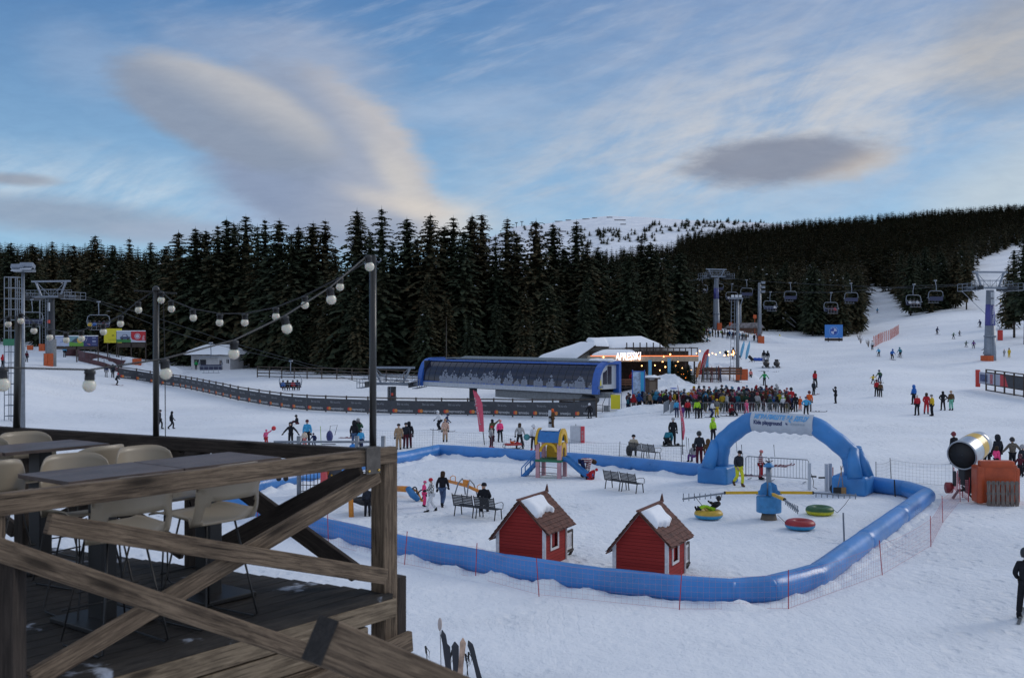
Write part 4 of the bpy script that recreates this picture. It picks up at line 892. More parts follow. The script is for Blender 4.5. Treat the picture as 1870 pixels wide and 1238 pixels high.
runs = [
 (1593, 640, 185, 'stand', 'white', 'black', 'beanie', 'black', 18, 'standing person in white striped jacket high on the run by the net', 0),
 (1605, 651, 190, 'ski', 'lblue', 'black', 'helmet', 'white', 17, 'skier in pale blue jacket, left of three skiers below the net', 1),
 (1629, 657, 10, 'ski', 'blue', 'black', 'helmet', 'blue', 21, 'skier in bright blue jacket, middle of three below the net', 1),
 (1644, 653, 185, 'ski', 'teal', 'black', 'helmet', 'teal', 20, 'skier in teal jacket, right of three skiers below the net', 1),
 (1594, 701, 10, 'snowplow', 'yellow', 'black', 'helmet', 'black', 18, 'child in yellow jacket with arms spread on skis', 1),
 (1607, 699, 190, 'ski', 'dgreen', 'navy', 'helmet', 'navy', 25, 'adult in dark green jacket skiing beside the child in yellow', 1),
 (1601, 724, 185, 'stand2', 'red', 'black', 'helmet', 'maroon', 30, 'person in red jacket, left of the close pair on the run', 0),
 (1608, 725, 150, 'stand', 'brown', 'black', 'helmet', 'brown', 27, 'person in brown jacket, right of the close pair on the run', 0),
 (1669, 738, 200, 'stand2', 'blue', 'black', 'hood', 'blue', 34, 'person in blue and white jacket standing behind the red backpack wearer', 0),
 (1675, 758, 185, 'stand2', 'red', 'black', 'beanie', 'white', 37, 'person in red jacket with black backpack, left of a standing trio', 0),
 (1692, 756, 150, 'stand2', 'red', 'red', 'hair', 'hair', 38, 'person all in red, middle of the standing trio', 0),
 (1702, 759, -90, 'stand', 'yellow', 'black', 'beanie', 'grey', 38, 'person in yellow jacket, right of the standing trio', 0),
 (1722, 749, 185, 'hips', 'black', 'black', 'hair', 'black', 34, 'person in black jacket, left of the pair facing the slope', 0),
 (1737, 749, 185, 'stand', 'brown', 'mint', 'beanie', 'tan', 35, 'person in brown patterned jacket and mint trousers', 0),
 (1711, 611, 20, 'ski', 'navy', 'black', 'helmet', 'navy', 15, 'skier in navy alone on the middle of the run', 1),
 (1741, 619, 10, 'snowplow', 'dgreen', 'dark', 'helmet', 'green', 12, 'small skier in green left of the grey lift tower', 1),
 (1752, 614, 10, 'ski', 'grey', 'dark', 'helmet', 'maroon', 11, 'small skier in grey just above the one in green', 1),
 (1764, 634, 10, 'snowplow', 'dgreen', 'dark', 'helmet', 'olive', 12, 'small skier in olive, left of the two joined by a pole', 1),
 (1778, 637, -20, 'ski', 'purple', 'dark', 'helmet', 'maroon', 16, 'skier in purple, right of the two joined by a pole', 1),
 (1790, 598, 190, 'ski', 'navy', 'dark', 'helmet', 'navy', 15, 'skier in dark blue just left of the tower shaft', 1),
 (1827, 565, 10, 'ski', 'purple', 'dark', 'helmet', 'grey', 10, 'tiny skier in purple right of the tower shaft', 1),
 (1827, 553, 10, 'ski', 'black', 'yellow', 'helmet', 'black', 10, 'tiny skier in black and yellow right of the tower shaft', 1),
 (1832, 532, 10, 'ski', 'orange', 'orange', 'helmet', 'red', 10, 'tiny skier in bright orange high on the run', 1),
 (1861, 453, 10, 'ski', 'dark', 'dark', 'helmet', 'black', 6, 'tiny dark skier at the very top of the run', 0),
 (1602, 572, 10, 'ski', 'lblue', 'dark', 'helmet', 'lblue', 10, 'tiny skier in pale blue on the side run between the trees', 1),
 (1592, 534, 10, 'ski', 'dark', 'dark', 'helmet', 'black', 9, 'tiny dark skier near the top of the side run', 0),
 (1834, 652, 180, 'stand2', 'lgrey', 'lgrey', 'beanie', 'salmon', 14, 'person in pale clothes right of the tower base', 0),
 (1843, 654, 185, 'stand2', 'yellow', 'yellow', 'helmet', 'brown', 18, 'person in yellow and brown right of the tower base', 0),
 (1798, 648, -30, 'snowplow', 'dark', 'dark', 'helmet', 'black', 14, 'dark dressed skier half hidden by the tower base', 0),
 (1424, 625, 180, 'stand', 'neon', 'navy', 'helmet', 'yellow', 14, 'worker in yellow safety vest alone above the snowmobiles', 0),
 (1395, 663, 180, 'stand', 'black', 'lgrey', 'hair', 'black', 23, 'person in black coat, left of the pair behind the snowmobiles', 0),
 (1402, 663, 185, 'stand', 'black', 'lgrey', 'hair', 'black', 22, 'person in black coat, right of the pair behind the snowmobiles', 0),
 (1371, 695, 150, 'stand2', 'salmon', 'black', 'helmet', 'black', 20, 'skier in pink jacket on skis left of the green jacket', 1),
 (1396, 704, 190, 'arms_out', 'green', 'black', 'helmet', 'dgreen', 25, 'skier in bright green jacket below the snowmobiles', 1),
 (1488, 708, 20, 'walk', 'red', 'black', 'hair', 'hair', 31, 'person in red jacket walking above the crowd', 0),
 (1486, 721, 120, 'stand2', 'dark', 'black', 'helmet', 'grey', 25, 'skier in dark jacket reaching to the right above the crowd', 1),
 (1526, 737, -90, 'phone', 'black', 'black', 'helmet', 'black', 30, 'skier in black holding up both poles right of the crowd', 0),
 (1472, 759, 180, 'hips', 'lblue', 'black', 'beanie', 'navy', 34, 'person in sky blue jacket with hands on hips at the right end of the crowd', 0),
 (1478, 751, 170, 'stand', 'orange', 'grey', 'helmet', 'maroon', 36, 'person in orange jacket behind the sky blue jacket', 0),
 (1363, 757, 20, 'walk', 'hotpink', 'hotpink', 'helmet', 'salmon', 26, 'child all in bright pink in front of the crowd barrier', 0),
 (1309, 761, 10, 'stand', 'grey', 'yellow', 'beanie', 'yellow', 32, 'person in grey jacket and yellow trousers at the barrier', 0),
 (1299, 762, 60, 'ski', 'white', 'navy', 'helmet', 'navy', 33, 'skier in white and navy jacket at the barrier', 1),
 (1273, 764, 185, 'stand', 'lime', 'black', 'hair', 'black', 35, 'person in lime green jacket with back to the camera at the barrier', 0),
 (1279, 763, 190, 'stand', 'dark', 'black', 'beanie', 'black', 33, 'person in dark clothes close beside the lime green jacket', 0),
 (1256, 763, 185, 'stand2', 'red', 'black', 'beanie', 'lgrey', 33, 'person in red jacket and pale hat left of the lime green jacket', 0),
 (1236, 762, 175, 'stand', 'lblue', 'navy', 'beanie', 'maroon', 32, 'person in blue jacket and navy trousers just left of the thin pink flag', 0),
 (1247, 763, 185, 'stand', 'purple', 'purple', 'helmet', 'white', 22, 'child in purple right of the thin pink flag', 0),
 (1335, 758, 20, 'sit_snow', 'dred', 'black', 'beanie', 'red', 34, 'person in dark red sitting on the snow before the barrier', 0),
 (1335, 681, 20, 'sit_snow', 'dred', 'maroon', 'hair', 'black', 24, 'person in dark red sitting on the snow bank by the bar', 0),
 (1339, 657, 185, 'stand', 'dred', 'maroon', 'hair', 'hair', 22, 'person in dark red jacket standing at the string of lights', 0),
 (1278, 622, 60, 'sit_snow', 'black', 'black', 'helmet', 'black', 16, 'snowboarder in black lying on the snow, left one of two', 0),
 (1291, 624, 60, 'sit_snow', 'teal', 'maroon', 'helmet', 'teal', 16, 'snowboarder in teal sitting on the snow, right one of two', 0),
 (1430, 754, 190, 'stand2', 'white', 'black', 'helmet', 'white', 31, 'person in white jacket and white helmet at the right part of the queue', 0),
 (1453, 752, 185, 'stand', 'black', 'black', 'helmet', 'black', 32, 'tall person in black left of the orange clothed child', 0),
 (1461, 750, 150, 'stand', 'orange', 'orange', 'beanie', 'salmon', 26, 'child in orange suit between the black and orange jackets', 0),
 (1445, 748, 180, 'stand', 'red', 'navy', 'helmet', 'black', 39, 'tall person in red jacket at the right part of the queue', 0),
 (1443, 752, 185, 'stand2', 'navy', 'black', 'helmet', 'grey', 30, 'person in navy jacket standing in front of the tall red jacket', 0),
]
for (px, fy, fc, ps, jc, tc, hat, hc, hp, lab, s) in runs:
    o = P(px, fy, fc, ps, jc, tc, hat, hc, lab, hp=hp*1.03, far=hp < 24) if ps not in ('sit_snow',) else P(px, fy, fc, ps, jc, tc, hat, hc, lab, h=1.7, far=hp < 24)
    if s: sk(o, lab.split(',')[0] if len(lab.split()) > 11 else lab, random.choice(['black', 'dred', 'grey', 'navy']), ps if ps == 'ski' and hp > 12 else None)
rq = random.Random(21)
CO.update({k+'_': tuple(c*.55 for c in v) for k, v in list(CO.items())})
JC = ['black', 'dark', 'navy', 'maroon', 'red', 'yellow', 'teal', 'grey', 'white', 'orange', 'blue', 'olive', 'brown', 'dgreen', 'pink', 'lime', 'dred', 'purple', 'tan', 'lblue']
JW = [14, 12, 9, 6, 6, 4, 4, 6, 4, 2, 4, 4, 4, 4, 2, 2, 5, 2, 3, 3]
names = dict(dark='charcoal', dgreen='dark green', dred='dark red', lblue='light blue', lgrey='pale grey', black='black', lime='lime green')
def nm(c): return names.get(c, c)
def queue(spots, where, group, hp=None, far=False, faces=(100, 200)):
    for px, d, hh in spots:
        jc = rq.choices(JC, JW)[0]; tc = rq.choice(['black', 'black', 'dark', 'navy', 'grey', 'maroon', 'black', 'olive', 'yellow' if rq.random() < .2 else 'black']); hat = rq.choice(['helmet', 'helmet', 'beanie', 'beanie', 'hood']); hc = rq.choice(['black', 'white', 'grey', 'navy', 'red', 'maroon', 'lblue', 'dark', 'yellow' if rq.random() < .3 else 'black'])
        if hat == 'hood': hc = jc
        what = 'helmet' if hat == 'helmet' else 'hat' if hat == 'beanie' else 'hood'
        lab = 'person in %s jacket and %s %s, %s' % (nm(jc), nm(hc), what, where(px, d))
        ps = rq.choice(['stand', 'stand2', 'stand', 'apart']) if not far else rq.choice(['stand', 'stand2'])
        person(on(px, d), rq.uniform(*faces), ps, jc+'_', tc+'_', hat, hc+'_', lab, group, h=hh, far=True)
def w1(px, d):
    e = 'left end' if px < 1275 else 'left half' if px < 1320 else 'middle' if px < 1370 else 'right half' if px < 1410 else 'right end'
    r_ = 'front row' if d < 99 else 'second row' if d < 103 else 'back rows'
    return '%s, %s of queue' % (r_, e)
sp_ = []
for row, d in enumerate((96.5, 99.0, 101.6, 104.2, 107.0, 110)):
    px = 1246+rq.uniform(0, 8)+(row > 3)*20
    while px < (1440 if row < 4 else 1425):
        sp_.append((px, d+rq.uniform(-.8, .8), rq.choice([1.78, 1.7, 1.66, 1.82, 1.5, 1.25 if row < 2 else 1.75])))
        px += rq.uniform(7.5, 13)
queue(sp_, w1, 'people packed in the lift queue behind the barriers')
sp_ = []
for row, d in enumerate((102.5, 105, 107.5)):
    px = 1146+rq.uniform(0, 8)
    while px < 1246: sp_.append((px, d-(px-1146)*.01+rq.uniform(-.6, .6), rq.choice([1.7, 1.6, 1.75]))); px += rq.uniform(7, 11)
queue(sp_, lambda px, d: ('front row' if d < 105.5 else 'back row')+', '+('by the blue board' if px < 1185 else 'left of pink flag'), 'people queueing left of the thin pink flag', faces=(40, 200))
sp_ = []
px = 1227
while px < 1392:
    sp_.append((px, 216+rq.uniform(-2.5, 2.5)+(px-1227)*.015, rq.choice([1.75, 1.7, 1.5, 1.8]))); px += rq.uniform(2.2, 5.5) if px > 1240 else 9
queue(sp_, lambda px, d: 'upper queue '+('left of the lone spruce' if px < 1262 else 'below the lone spruce' if px < 1296 else 'below the middle tower' if px < 1322 else 'by the timber hut' if px < 1370 else 'by the floodlight pole'), 'people in the upper lift queue', far=True, faces=(0, 200))
def vinyl(name, c, rough=.38):
    m = bpy.data.materials.new(name); m.use_nodes = True; N = NT(m.node_tree); b = m.node_tree.nodes['Principled BSDF']
    g = N.new('ShaderNodeNewGeometry').outputs['Position']
    n1 = N.noise(g, .8, 4, .6); n2 = N.noise(g, 5, 4, .7)
    cc = N.mix(N.ss(n1, .3, .7), tuple(k*.86 for k in c), tuple(min(1, k*1.12) for k in c))
    cc = N.mix(N.m('MULTIPLY', N.ss(n2, .58, .75), .10), cc, (.45, .55, .7))
    N.put(b.inputs['Base Color'], cc); N.put(b.inputs['Roughness'], N.mr(n1, .3, .7, rough-.05, rough+.15))
    bn = N.new('ShaderNodeBump'); bn.inputs['Strength'].default_value = .5; bn.inputs['Distance'].default_value = .05
    N.put(bn.inputs['Height'], N.noise(N.scale(g, (1, 1, .4)), 1.6, 3, .5)); N.l.new(bn.outputs[0], b.inputs['Normal'])
    return m
M_VIN = vinyl('blue_vinyl', (.038, .19, .50), .30); M_VIN2 = vinyl('arch_vinyl', (.036, .20, .50))
def gpv(px, py, lift=0): p = gp(px, py); return Vector((p.x, p.y, p.z+lift))
RT = .355
def barrier(pts, label, close_ends=True):
    P0 = [gpv(*p) for p in pts]
    P0 = [p+Vector((p.x, p.y, 0)).normalized()*RT*.8 for p in P0]
    th = thing('inflatable_barrier', label, 'barrier', P0[0], 0, 'inflatable barrier around the playground')
    for a, b in zip(P0, P0[1:]):
        d = (b-a); L = d.length; n = max(1, int(L/8)+1); d.normalize()
        for k in range(n):
            q0 = a+d*(L*k/n); q1 = a+d*(L*(k+1)/n); m = MB(); m.smooth = True; m.smooth = True
            N_ = 14; path = []; rad = []
            for i in range(N_+1):
                t = i/N_; p = q0.lerp(q1, t); e = min(t, 1-t)*2
                w = mnoise.noise(Vector((p.x*.5, p.y*.5, 0)))
                path.append(Vector((p.x, p.y, gz(p.x, p.y)+RT*.86+.02*w))); rad.append(RT*(.975+.025*min(1, e*8))*(1+.02*w))
            e0, e1 = (.14 if k == 0 else .03), (.14 if k == n-1 else .03); path = [q0-d*e0+Vector((0, 0, RT*.86))]+path+[q1+d*e1+Vector((0, 0, RT*.86))]; rad = [rad[0]*.93]+rad+[rad[-1]*.93]
            m.tube(path, rad, 22); m.build('tube_section', M_VIN, th, world=True)
    return th, P0
B1, Q1 = barrier([(395, 918), (500, 894), (742, 846), (800, 833), (1040, 849), (1290, 873)], 'long blue inflatable barrier along the far side of the playground')
B2, Q2 = barrier([(1578, 896), (1655, 906), (1692, 921), (1490, 1077), (1405, 1102), (1335, 1107), (1224, 1099), (1100, 1085), (920, 1057), (735, 1019), (600, 985), (395, 924)], 'blue inflatable barrier along the near side of the playground')
def snow_ridge(pts, w, h, seed, off=0.0):
    m = MB(); m.smooth = True; P0 = [Vector(p) for p in pts]; rings = []
    for a, b in zip(P0, P0[1:]):
        n = max(2, int((b-a).length/.16)); sdv = (b-a).cross(Vector((0, 0, 1))).normalized()
        for i in range(n):
            p = a.lerp(b, i/n); row = []
            for j in range(9):
                s = j/8*2-1; x = p+sdv*(s*w+off)
                hh = (1-s*s)*h*(.55+.9*max(0, mnoise.fractal(Vector((x.x*1.1+seed, x.y*1.1, 0)), 1, 2, 3)+.25))+.05*mnoise.fractal(Vector((x.x*4, x.y*4, seed)), 1, 2, 3)*(1-s*s)
                row.append((x.x+.08*mnoise.noise(Vector((x.x*3, x.y*3, 4))), x.y, gz(x.x, x.y)-.06+hh))
            rings.append(row)
    b0 = len(m.v)
    for r_ in rings: m.v += r_
    for i in range(len(rings)-1):
        for j in range(8): a = b0+i*9+j; m.face((a, a+1, a+10, a+9))
    return m
def shift(Q, k): return [p-Vector((p.x, p.y, 0)).normalized()*k for p in Q]
tag(snow_ridge([Vector((p.x, p.y, 0)) for p in shift(Q2[2:], .50)], .55, .22, 3).build('snow_ridge', M_SNOW), kind='structure')
tag(snow_ridge([Vector((p.x, p.y, 0)) for p in shift(Q1, .42)], .5, .24, 9).build('snow_ridge', M_SNOW), kind='structure')
A0 = gp(1311, 880); A1 = gp(1556, 899); ax = (A1-A0); AL = ax.length; ax.normalize(); an = Vector((ax.y, -ax.x, 0))
arch = thing('inflatable_arch', 'big blue inflatable arch over the playground entrance with a grey banner', 'arch', A0)
AH = (HY-758)*A0.y*-1/F; AH = EYE-(760-HY)*49/F
r_ = .43
def ap(s, z, o=0): return A0+ax*s+an*o+Vector((0, 0, z))
pth = [ap(.05, .75), ap(.12, 1.45), ap(.25, 1.95), ap(.95, 2.55), ap(1.55, 2.95), ap(2.1, 3.02), ap(AL*.5, 2.98), ap(AL-2.2, 2.95), ap(AL-1.6, 2.88), ap(AL-.7, 2.25), ap(AL-.1, 1.75), ap(AL+.02, 1.35), ap(AL+.1, .72)]
m = MB(); m.smooth = True; dense = []; rd = []
for i in range(len(pth)-1):
    for k in range(5):
        t = k/5; dense.append(pth[i].lerp(pth[i+1], t)); rd.append(r_*(1+.03*math.sin((i+t)*7)))
dense.append(pth[-1]); rd.append(r_)
for _ in range(2): dense = [dense[0]]+[(dense[i-1]+dense[i]*2+dense[i+1])/4 for i in range(1, len(dense)-1)]+[dense[-1]]
m.tube(dense, rd, 24); m.build('arch_tube', M_VIN2, arch, world=True)
def block(c, sx, sy, sz, nm='base_block'):
    m = MB(); m.box((0, 0, 0), (sx, sy, sz)); o = m.build(nm, M_VIN2); bm = bmesh.new(); bm.from_mesh(o.data)
    bmesh.ops.bevel(bm, geom=bm.edges[:], offset=.16, segments=4, profile=.6, affect='EDGES')
    for f in bm.faces: f.smooth = True
    M = Matrix.Translation(c) @ Matrix(((ax.x, -ax.y, 0, 0), (ax.y, ax.x, 0, 0), (0, 0, 1, 0), (0, 0, 0, 1)))
    bmesh.ops.transform(bm, matrix=arch.matrix_basis.inverted() @ M, verts=bm.verts); bm.to_mesh(o.data); bm.free(); o.parent = arch
block(ap(.0, .38), 1.5, 1.6, .86); block(ap(AL+.05, .38), 1.5, 1.6, .86)
for s, e in ((-.08, -1), (AL+.2, 1)):
    for o_ in (-.48, .48):
        m = MB(); m.smooth = True; m.tube([ap(s-.05*e, 1.95, o_*.5), ap(s-.02*e, 1.5, o_*1.0), ap(s+.12*e, .72, o_*1.5)], [.22, .27, .34], 16); m.build('buttress', M_VIN2, arch, world=True)
    m = MB(); m.smooth = True; m.tube([ap(s+.05*e, 1.85), ap(s+.25*e, 1.35), ap(s+.42*e, .74)], [.20, .27, .33], 16); m.build('buttress', M_VIN2, arch, world=True)
M_BAN = mat('banner_cloth', (.46, .50, .56), .7, var=.06)
m = MB(); m.smooth = True; s0, s1 = 1.75, AL-1.65; n = 24
b0 = len(m.v); rows = 9
for i in range(n+1):
    s = s0+(s1-s0)*i/n
    for j in range(rows):
        a = R(-75+150*j/(rows-1)); rr = r_+.03; sag = .04*math.sin(i*1.6) if j == 0 else 0
        z0_ = 3.0-.05*(i/n); m.v.append(tuple(ap(s, z0_+rr*math.sin(a)*1.05+sag-.02, rr*math.cos(a)*.98)))
for i in range(n):
    for j in range(rows-1): a = b0+i*rows+j; m.face((a, a+rows, a+rows+1, a+1))
ban = m.build('banner', M_BAN, arch, world=True)
def arch_text(nm, txt, col, s, z, w, h, bold=0, shear=0):
    me = text_mesh(txt, .3, nm, bold=bold, shear=shear); xs = [v.co.x for v in me.vertices]; ys = [v.co.y for v in me.vertices]; cx = (min(xs)+max(xs))/2; cy = (min(ys)+max(ys))/2
    kx = w/(max(xs)-min(xs)); ky = h/(max(ys)-min(ys)); inv = arch.matrix_basis.inverted()
    for v in me.vertices:
        S = s+(v.co.x-cx)*kx; Z = z+(v.co.y-cy)*ky; a = math.asin(max(-1, min(1, Z/(r_+.03)/1.05))); rr = r_+.045
        v.co = inv @ ap(S, 3.0-.05*((S-s0)/(s1-s0))+rr*math.sin(a)*1.05-.02, rr*math.cos(a)*.98+v.co.z)
    me.materials.clear(); me.materials.append(col); o = bpy.data.objects.new(nm, me); COL.objects.link(o); o.parent = ban; return o
M_TB = mat('letter_sky_blue', (.10, .36, .68), .6); M_TN = mat('letter_navy', (.035, .05, .14), .6); M_TG = mat('letter_grey', (.25, .33, .42), .6)
W_ = s1-s0
arch_text('lettering', 'ИГРАЛИШТЕ ЗА ДЕЦУ', M_TB, s0+W_*.50, .25, W_*.88, .25, bold=.014, shear=.2)
arch_text('lettering', 'Kids playground', M_TN, s0+W_*.29, -.02, W_*.46, .24, bold=.012)
arch_text('lettering', '— — — — — —', M_TG, s0+W_*.77, -.02, W_*.22, .02); arch_text('lettering', '— — — — — —', M_TG, s0+W_*.77, .03, W_*.22, .02)
mm = MB(); mm.smooth = False
for q, sx in ((M_TN, -.05), (M_TB, .06)):
    m = MB(); c = ap(s0+W_*.62+sx, 3.0+.01+sx*.7, r_+.045); pts = [c+ax*(.07*math.cos(a))+Vector((0, 0, .07*math.sin(a))) for a in np.linspace(math.pi*(.25 if sx > 0 else 1.25)-1.57, math.pi*(.25 if sx > 0 else 1.25)+1.57, 9)]; m.poly(pts); m.build('logo', q, ban, world=True)
def boards(name, c1, c2, pitch, axis='Z'):
    m = bpy.data.materials.new(name); m.use_nodes = True; N = NT(m.node_tree); b = m.node_tree.nodes['Principled BSDF']; b.inputs['Roughness'].default_value = .75; b.inputs['Specular IOR Level'].default_value = .25
    o = N.new('ShaderNodeTexCoord').outputs['Object']; sp_ = N.new('ShaderNodeSeparateXYZ'); N.put(sp_.inputs[0], o)
    z = N.m('FRACT', N.m('DIVIDE', sp_.outputs[axis], pitch)); row = N.m('FLOOR', N.m('DIVIDE', sp_.outputs[axis], pitch))
    wn = N.new('ShaderNodeTexWhiteNoise', noise_dimensions='1D'); N.put(wn.inputs['W'], row)
    gr = N.noise(N.scale(o, (2, 2, 22) if axis == 'Z' else (22, 2, 2)), 2.2, 5, .7)
    c = N.mix(N.m('MULTIPLY', wn.outputs[0], .5), c1, c2); c = N.mix(N.m('MULTIPLY', N.ss(gr, .5, .75), .45), c, tuple(k*.5 for k in c1))
    gap = N.ss(z, .10, .0); c = N.mix(gap, c, tuple(k*.18 for k in c1)); N.put(b.inputs['Base Color'], c)
    bn = N.new('ShaderNodeBump'); bn.inputs['Strength'].default_value = .8; bn.inputs['Distance'].default_value = .012; N.put(bn.inputs['Height'], N.m('SUBTRACT', z, gap)); N.l.new(bn.outputs[0], b.inputs['Normal'])
    return m
M_REDW = boards('red_boards', (.27, .022, .018), (.36, .035, .028), .10)
M_WTRIM = mat('white_paint', (.62, .60, .60), .6, var=.12, vscale=9); M_ROOF = mat('brown_shingle', (.115, .045, .032), .8, var=.4, vscale=7, bump=.7, bscale=12); M_DARKW = mat('dark_timber', (.05, .035, .028), .85, var=.3)
M_ROOFSNOW = mat('roof_snow', (.82, .84, .88), .8, bump=.5, bscale=6, sss=0)
M_CURT = mat('red_curtain', (.30, .03, .03), .9); M_DGLASS = mat('dark_window', (.02, .022, .03), .2)
def playhouse(label, p, rz):
    t = thing('playhouse', label, 'playhouse', p, rz, 'red playhouses in the snow'); W2, D, HE, HP = .80, 1.5, 1.22, 1.99; HLf = 1.0
    m = MB(); m.prism([(-W2, -.1), (W2, -.1), (W2, HE), (0, HP-.05), (-W2, HLf)], (0, 0, 0), (1, 0, 0), (0, 0, 1), .05); m.build('gable_wall', M_REDW, t)
    m = MB(); m.prism([(-W2, -.1), (W2, -.1), (W2, HE), (0, HP-.05), (-W2, HLf)], (0, D, 0), (1, 0, 0), (0, 0, 1), .05); m.build('gable_wall', M_REDW, t)
    for s in (-1, 1):
        m = MB(); x = s*(W2-.02)
        w0, w1, z0, z1 = .42, .92, .50, .98
        hh = HE if s > 0 else HLf
        for (a, b, c, d) in ((.03, w0, -.1, hh), (w1, D-.03, -.1, hh), (w0, w1, -.1, z0), (w0, w1, z1, hh)): m.box((x, (a+b)/2, (c+d)/2), (.045, b-a, d-c))
        m.build('side_wall', M_REDW, t)
        fr = MB(); X_ = x+s*.035
        for (a, b, c, d) in ((w0-.05, w0+.02, z0-.05, z1+.05), (w1-.02, w1+.05, z0-.05, z1+.05), (w0+.02, w1-.02, z0-.05, z0+.02), (w0+.02, w1-.02, z1-.02, z1+.05)): fr.box((X_, (a+b)/2, (c+d)/2), (.03, b-a, d-c))
        f = fr.build('window', M_WTRIM, t); cu = MB(); cu.box((x-s*.04, (w0+w1)/2+.08, (z0+z1)/2), (.012, .2, .42)); cu.build('curtain', M_CURT, f)
    for s in (-1, 1):
        for y in (-.03, D+.03):
            m = MB(); m.box((s*(W2-.01), y, ((HE if s > 0 else HLf)-.1)/2), (.11, .035, (HE if s > 0 else HLf)+.1)); m.build('corner_board', M_WTRIM, t)
    for y in (-.05, D+.05):
        for s in (-1, 1): m = MB(); m.bar((s*(W2+.14), y, HE-.17 if s > 0 else HLf-.22), (0, y, HP-.03), .03, .05, up=(0, 1, 0)); m.build('gable_trim', M_WTRIM, t)
    for s in (-1, 1):
        m = MB(); y0, y1 = -.22, D+.34; n = 16; a = Vector((0, 0, HP)); e = Vector((s*(W2+.19), 0, HE-.16 if s > 0 else HLf-.25)); nn = (e-a).normalized().cross(Vector((0, 1, 0)))*(1 if s > 0 else -1)
        rows = 9
        for r in range(rows):
            for k in range(n):
                ya = y0+(y1-y0)*k/n+.004; yb = y0+(y1-y0)*(k+1)/n-.004; t0, t1 = r/rows, (r+1.25)/rows; jit = random.uniform(-.012, .02)
                if r == rows-1: t1 = 1+random.uniform(-.02, .03)
                A_ = a.lerp(e, t0)+nn*.012; B_ = a.lerp(e, t1)+nn*(.032+jit*.4)
                lo = -nn*.015
                q = [(A_.x, ya, A_.z), (A_.x, yb, A_.z), (B_.x, yb, B_.z), (B_.x, ya, B_.z)]
                m.poly(q); m.poly([tuple(Vector(c)+lo) for c in q][::-1]); m.poly([q[3], q[2], tuple(Vector(q[2])+lo), tuple(Vector(q[3])+lo)])
        dk = a.lerp(e, .5)-nn*.03; m.bar((a.x, (y0+y1)/2, a.z-.03), (e.x, (y0+y1)/2, e.z-.03), y1-y0-.04, .03, up=tuple(nn)); m.build('roof_slope', M_ROOF, t)
    m = MB(); m.bar((0, -.24, HP+.03), (0, D+.36, HP+.03), .10, .05); m.tube([(0, D+.33, HP+.02), (0, D+.35, HP+.20), (0, D+.36, HP+.27)], [.07, .03, .004], 5); m.build('ridge_cap', M_ROOF, t)
    m = MB(); m.smooth = True; a = Vector((0, 0, HP)); e = Vector((W2+.19, 0, HE-.16)); nn = (e-a).normalized().cross(Vector((0, 1, 0))); nn = nn if nn.z > 0 else -nn
    nu, nv = 14, 18; b0 = len(m.v)
    for i in range(nu+1):
        for j in range(nv+1):
            u, v = i/nu, j/nv; edge = min(u*5, (1-u)*7, v*8, (1-v)*8, 1); tt = .02+u*(.50+.04*math.sin(v*7+p.x)+.015*math.sin(v*29)); y = -.12+v*(1.25+.05*math.sin(u*8))
            q = a.lerp(e, tt)+nn*(.03+.17*math.sqrt(max(0, edge))*(1+.15*mnoise.noise(Vector((u*4, v*5, p.x))))); m.v.append((q.x, y, q.z))
    for i in range(nu):
        for j in range(nv): q = b0+i*(nv+1)+j; m.face((q, q+1, q+nv+2, q+nv+1))
    m.build('snow_cap', M_ROOFSNOW, t)
    pr = MB(); pr.box((0, D+.40, .16), (1.5, .76, .06)); pr.build('porch_floor', M_DARKW, t)
    for s in (-1, 1):
        x = s*.70
        rl = MB(); rl.box((x, D+.74, .46), (.06, .06, .70)); rl.box((x, D+.40, .78), (.06, .68, .05)); rl.build('porch_post', M_DARKW, t)
        bl = MB(); bl.box((x, D+.39, .24), (.03, .66, .07)); bl.box((x, D+.39, .70), (.03, .66, .07))
        for k in range(5): bl.box((x, D+.12+k*.135, .46), (.025, .04, .42))
        bl.build('porch_rail', M_WTRIM, t)
        lg = MB(); lg.bar((x, D+.74, .12), (x*.9, D+.60, -.08), .06); lg.build('porch_leg', M_DARKW, t)
    return t
ph = gp(994, 1037); playhouse('red wooden playhouse nearer the benches, left one of two', ph+Matrix.Rotation(R(-27), 3, 'Z') @ Vector((-.78, 0, 0)), R(-27))
ph = gp(1219, 1066); playhouse('red wooden playhouse in front of the tube carousel, right one of two', ph+Matrix.Rotation(R(-27), 3, 'Z') @ Vector((-.80, 0, 0)), R(-27))
M_BENCH = mat('dark_bench_metal', (.02, .02, .023), .5, metal=.2)
def bench(label, p, rz, arm=0):
    t = thing('park_bench', label, 'bench', p, rz, 'dark slatted benches'); w = .98      # sits facing +Y
    m = MB()
    for k in range(7): z = .48+k*.062; m.bar((-w/2, -.02-k*.016, z), (w/2, -.02-k*.016, z), .014, .046)
    for x in (-w/2+.02, 0, w/2-.02): m.bar((x, .0, .42), (x, -.13, .92), .03, .02)
    m.build('backrest', M_BENCH, t)
    m = MB()
    for k in range(6): m.bar((-w/2, .04+k*.075, .43), (w/2, .04+k*.075, .43), .05, .014)
    m.build('seat', M_BENCH, t)
    for x in (-w/2+.05, w/2-.05):
        for (y0, y1) in ((.05, -.04), (.40, .46)): m = MB(); m.tube([(x, y0, .42), (x, y1, -.05)], .024, 6); m.build('leg', M_BENCH, t)
    if arm:
        x = arm*(w/2+.01); m = MB(); m.smooth = True; m.tube([(x, -.08, .68), (x, .15, .70), (x, .38, .69), (x, .46, .62), (x, .43, .44)], .014, 6); m.build('armrest', M_BENCH, t)
    return t
def bench_pair(pxy, pxy2, labs, arm=1):
    a = gp(*pxy); b = gp(*pxy2); d = (b-a).normalized(); rz = math.atan2(d.y, d.x)
    bench(labs[0], a+d*.5, rz, 0); bench(labs[1], a+d*1.54, rz, arm)
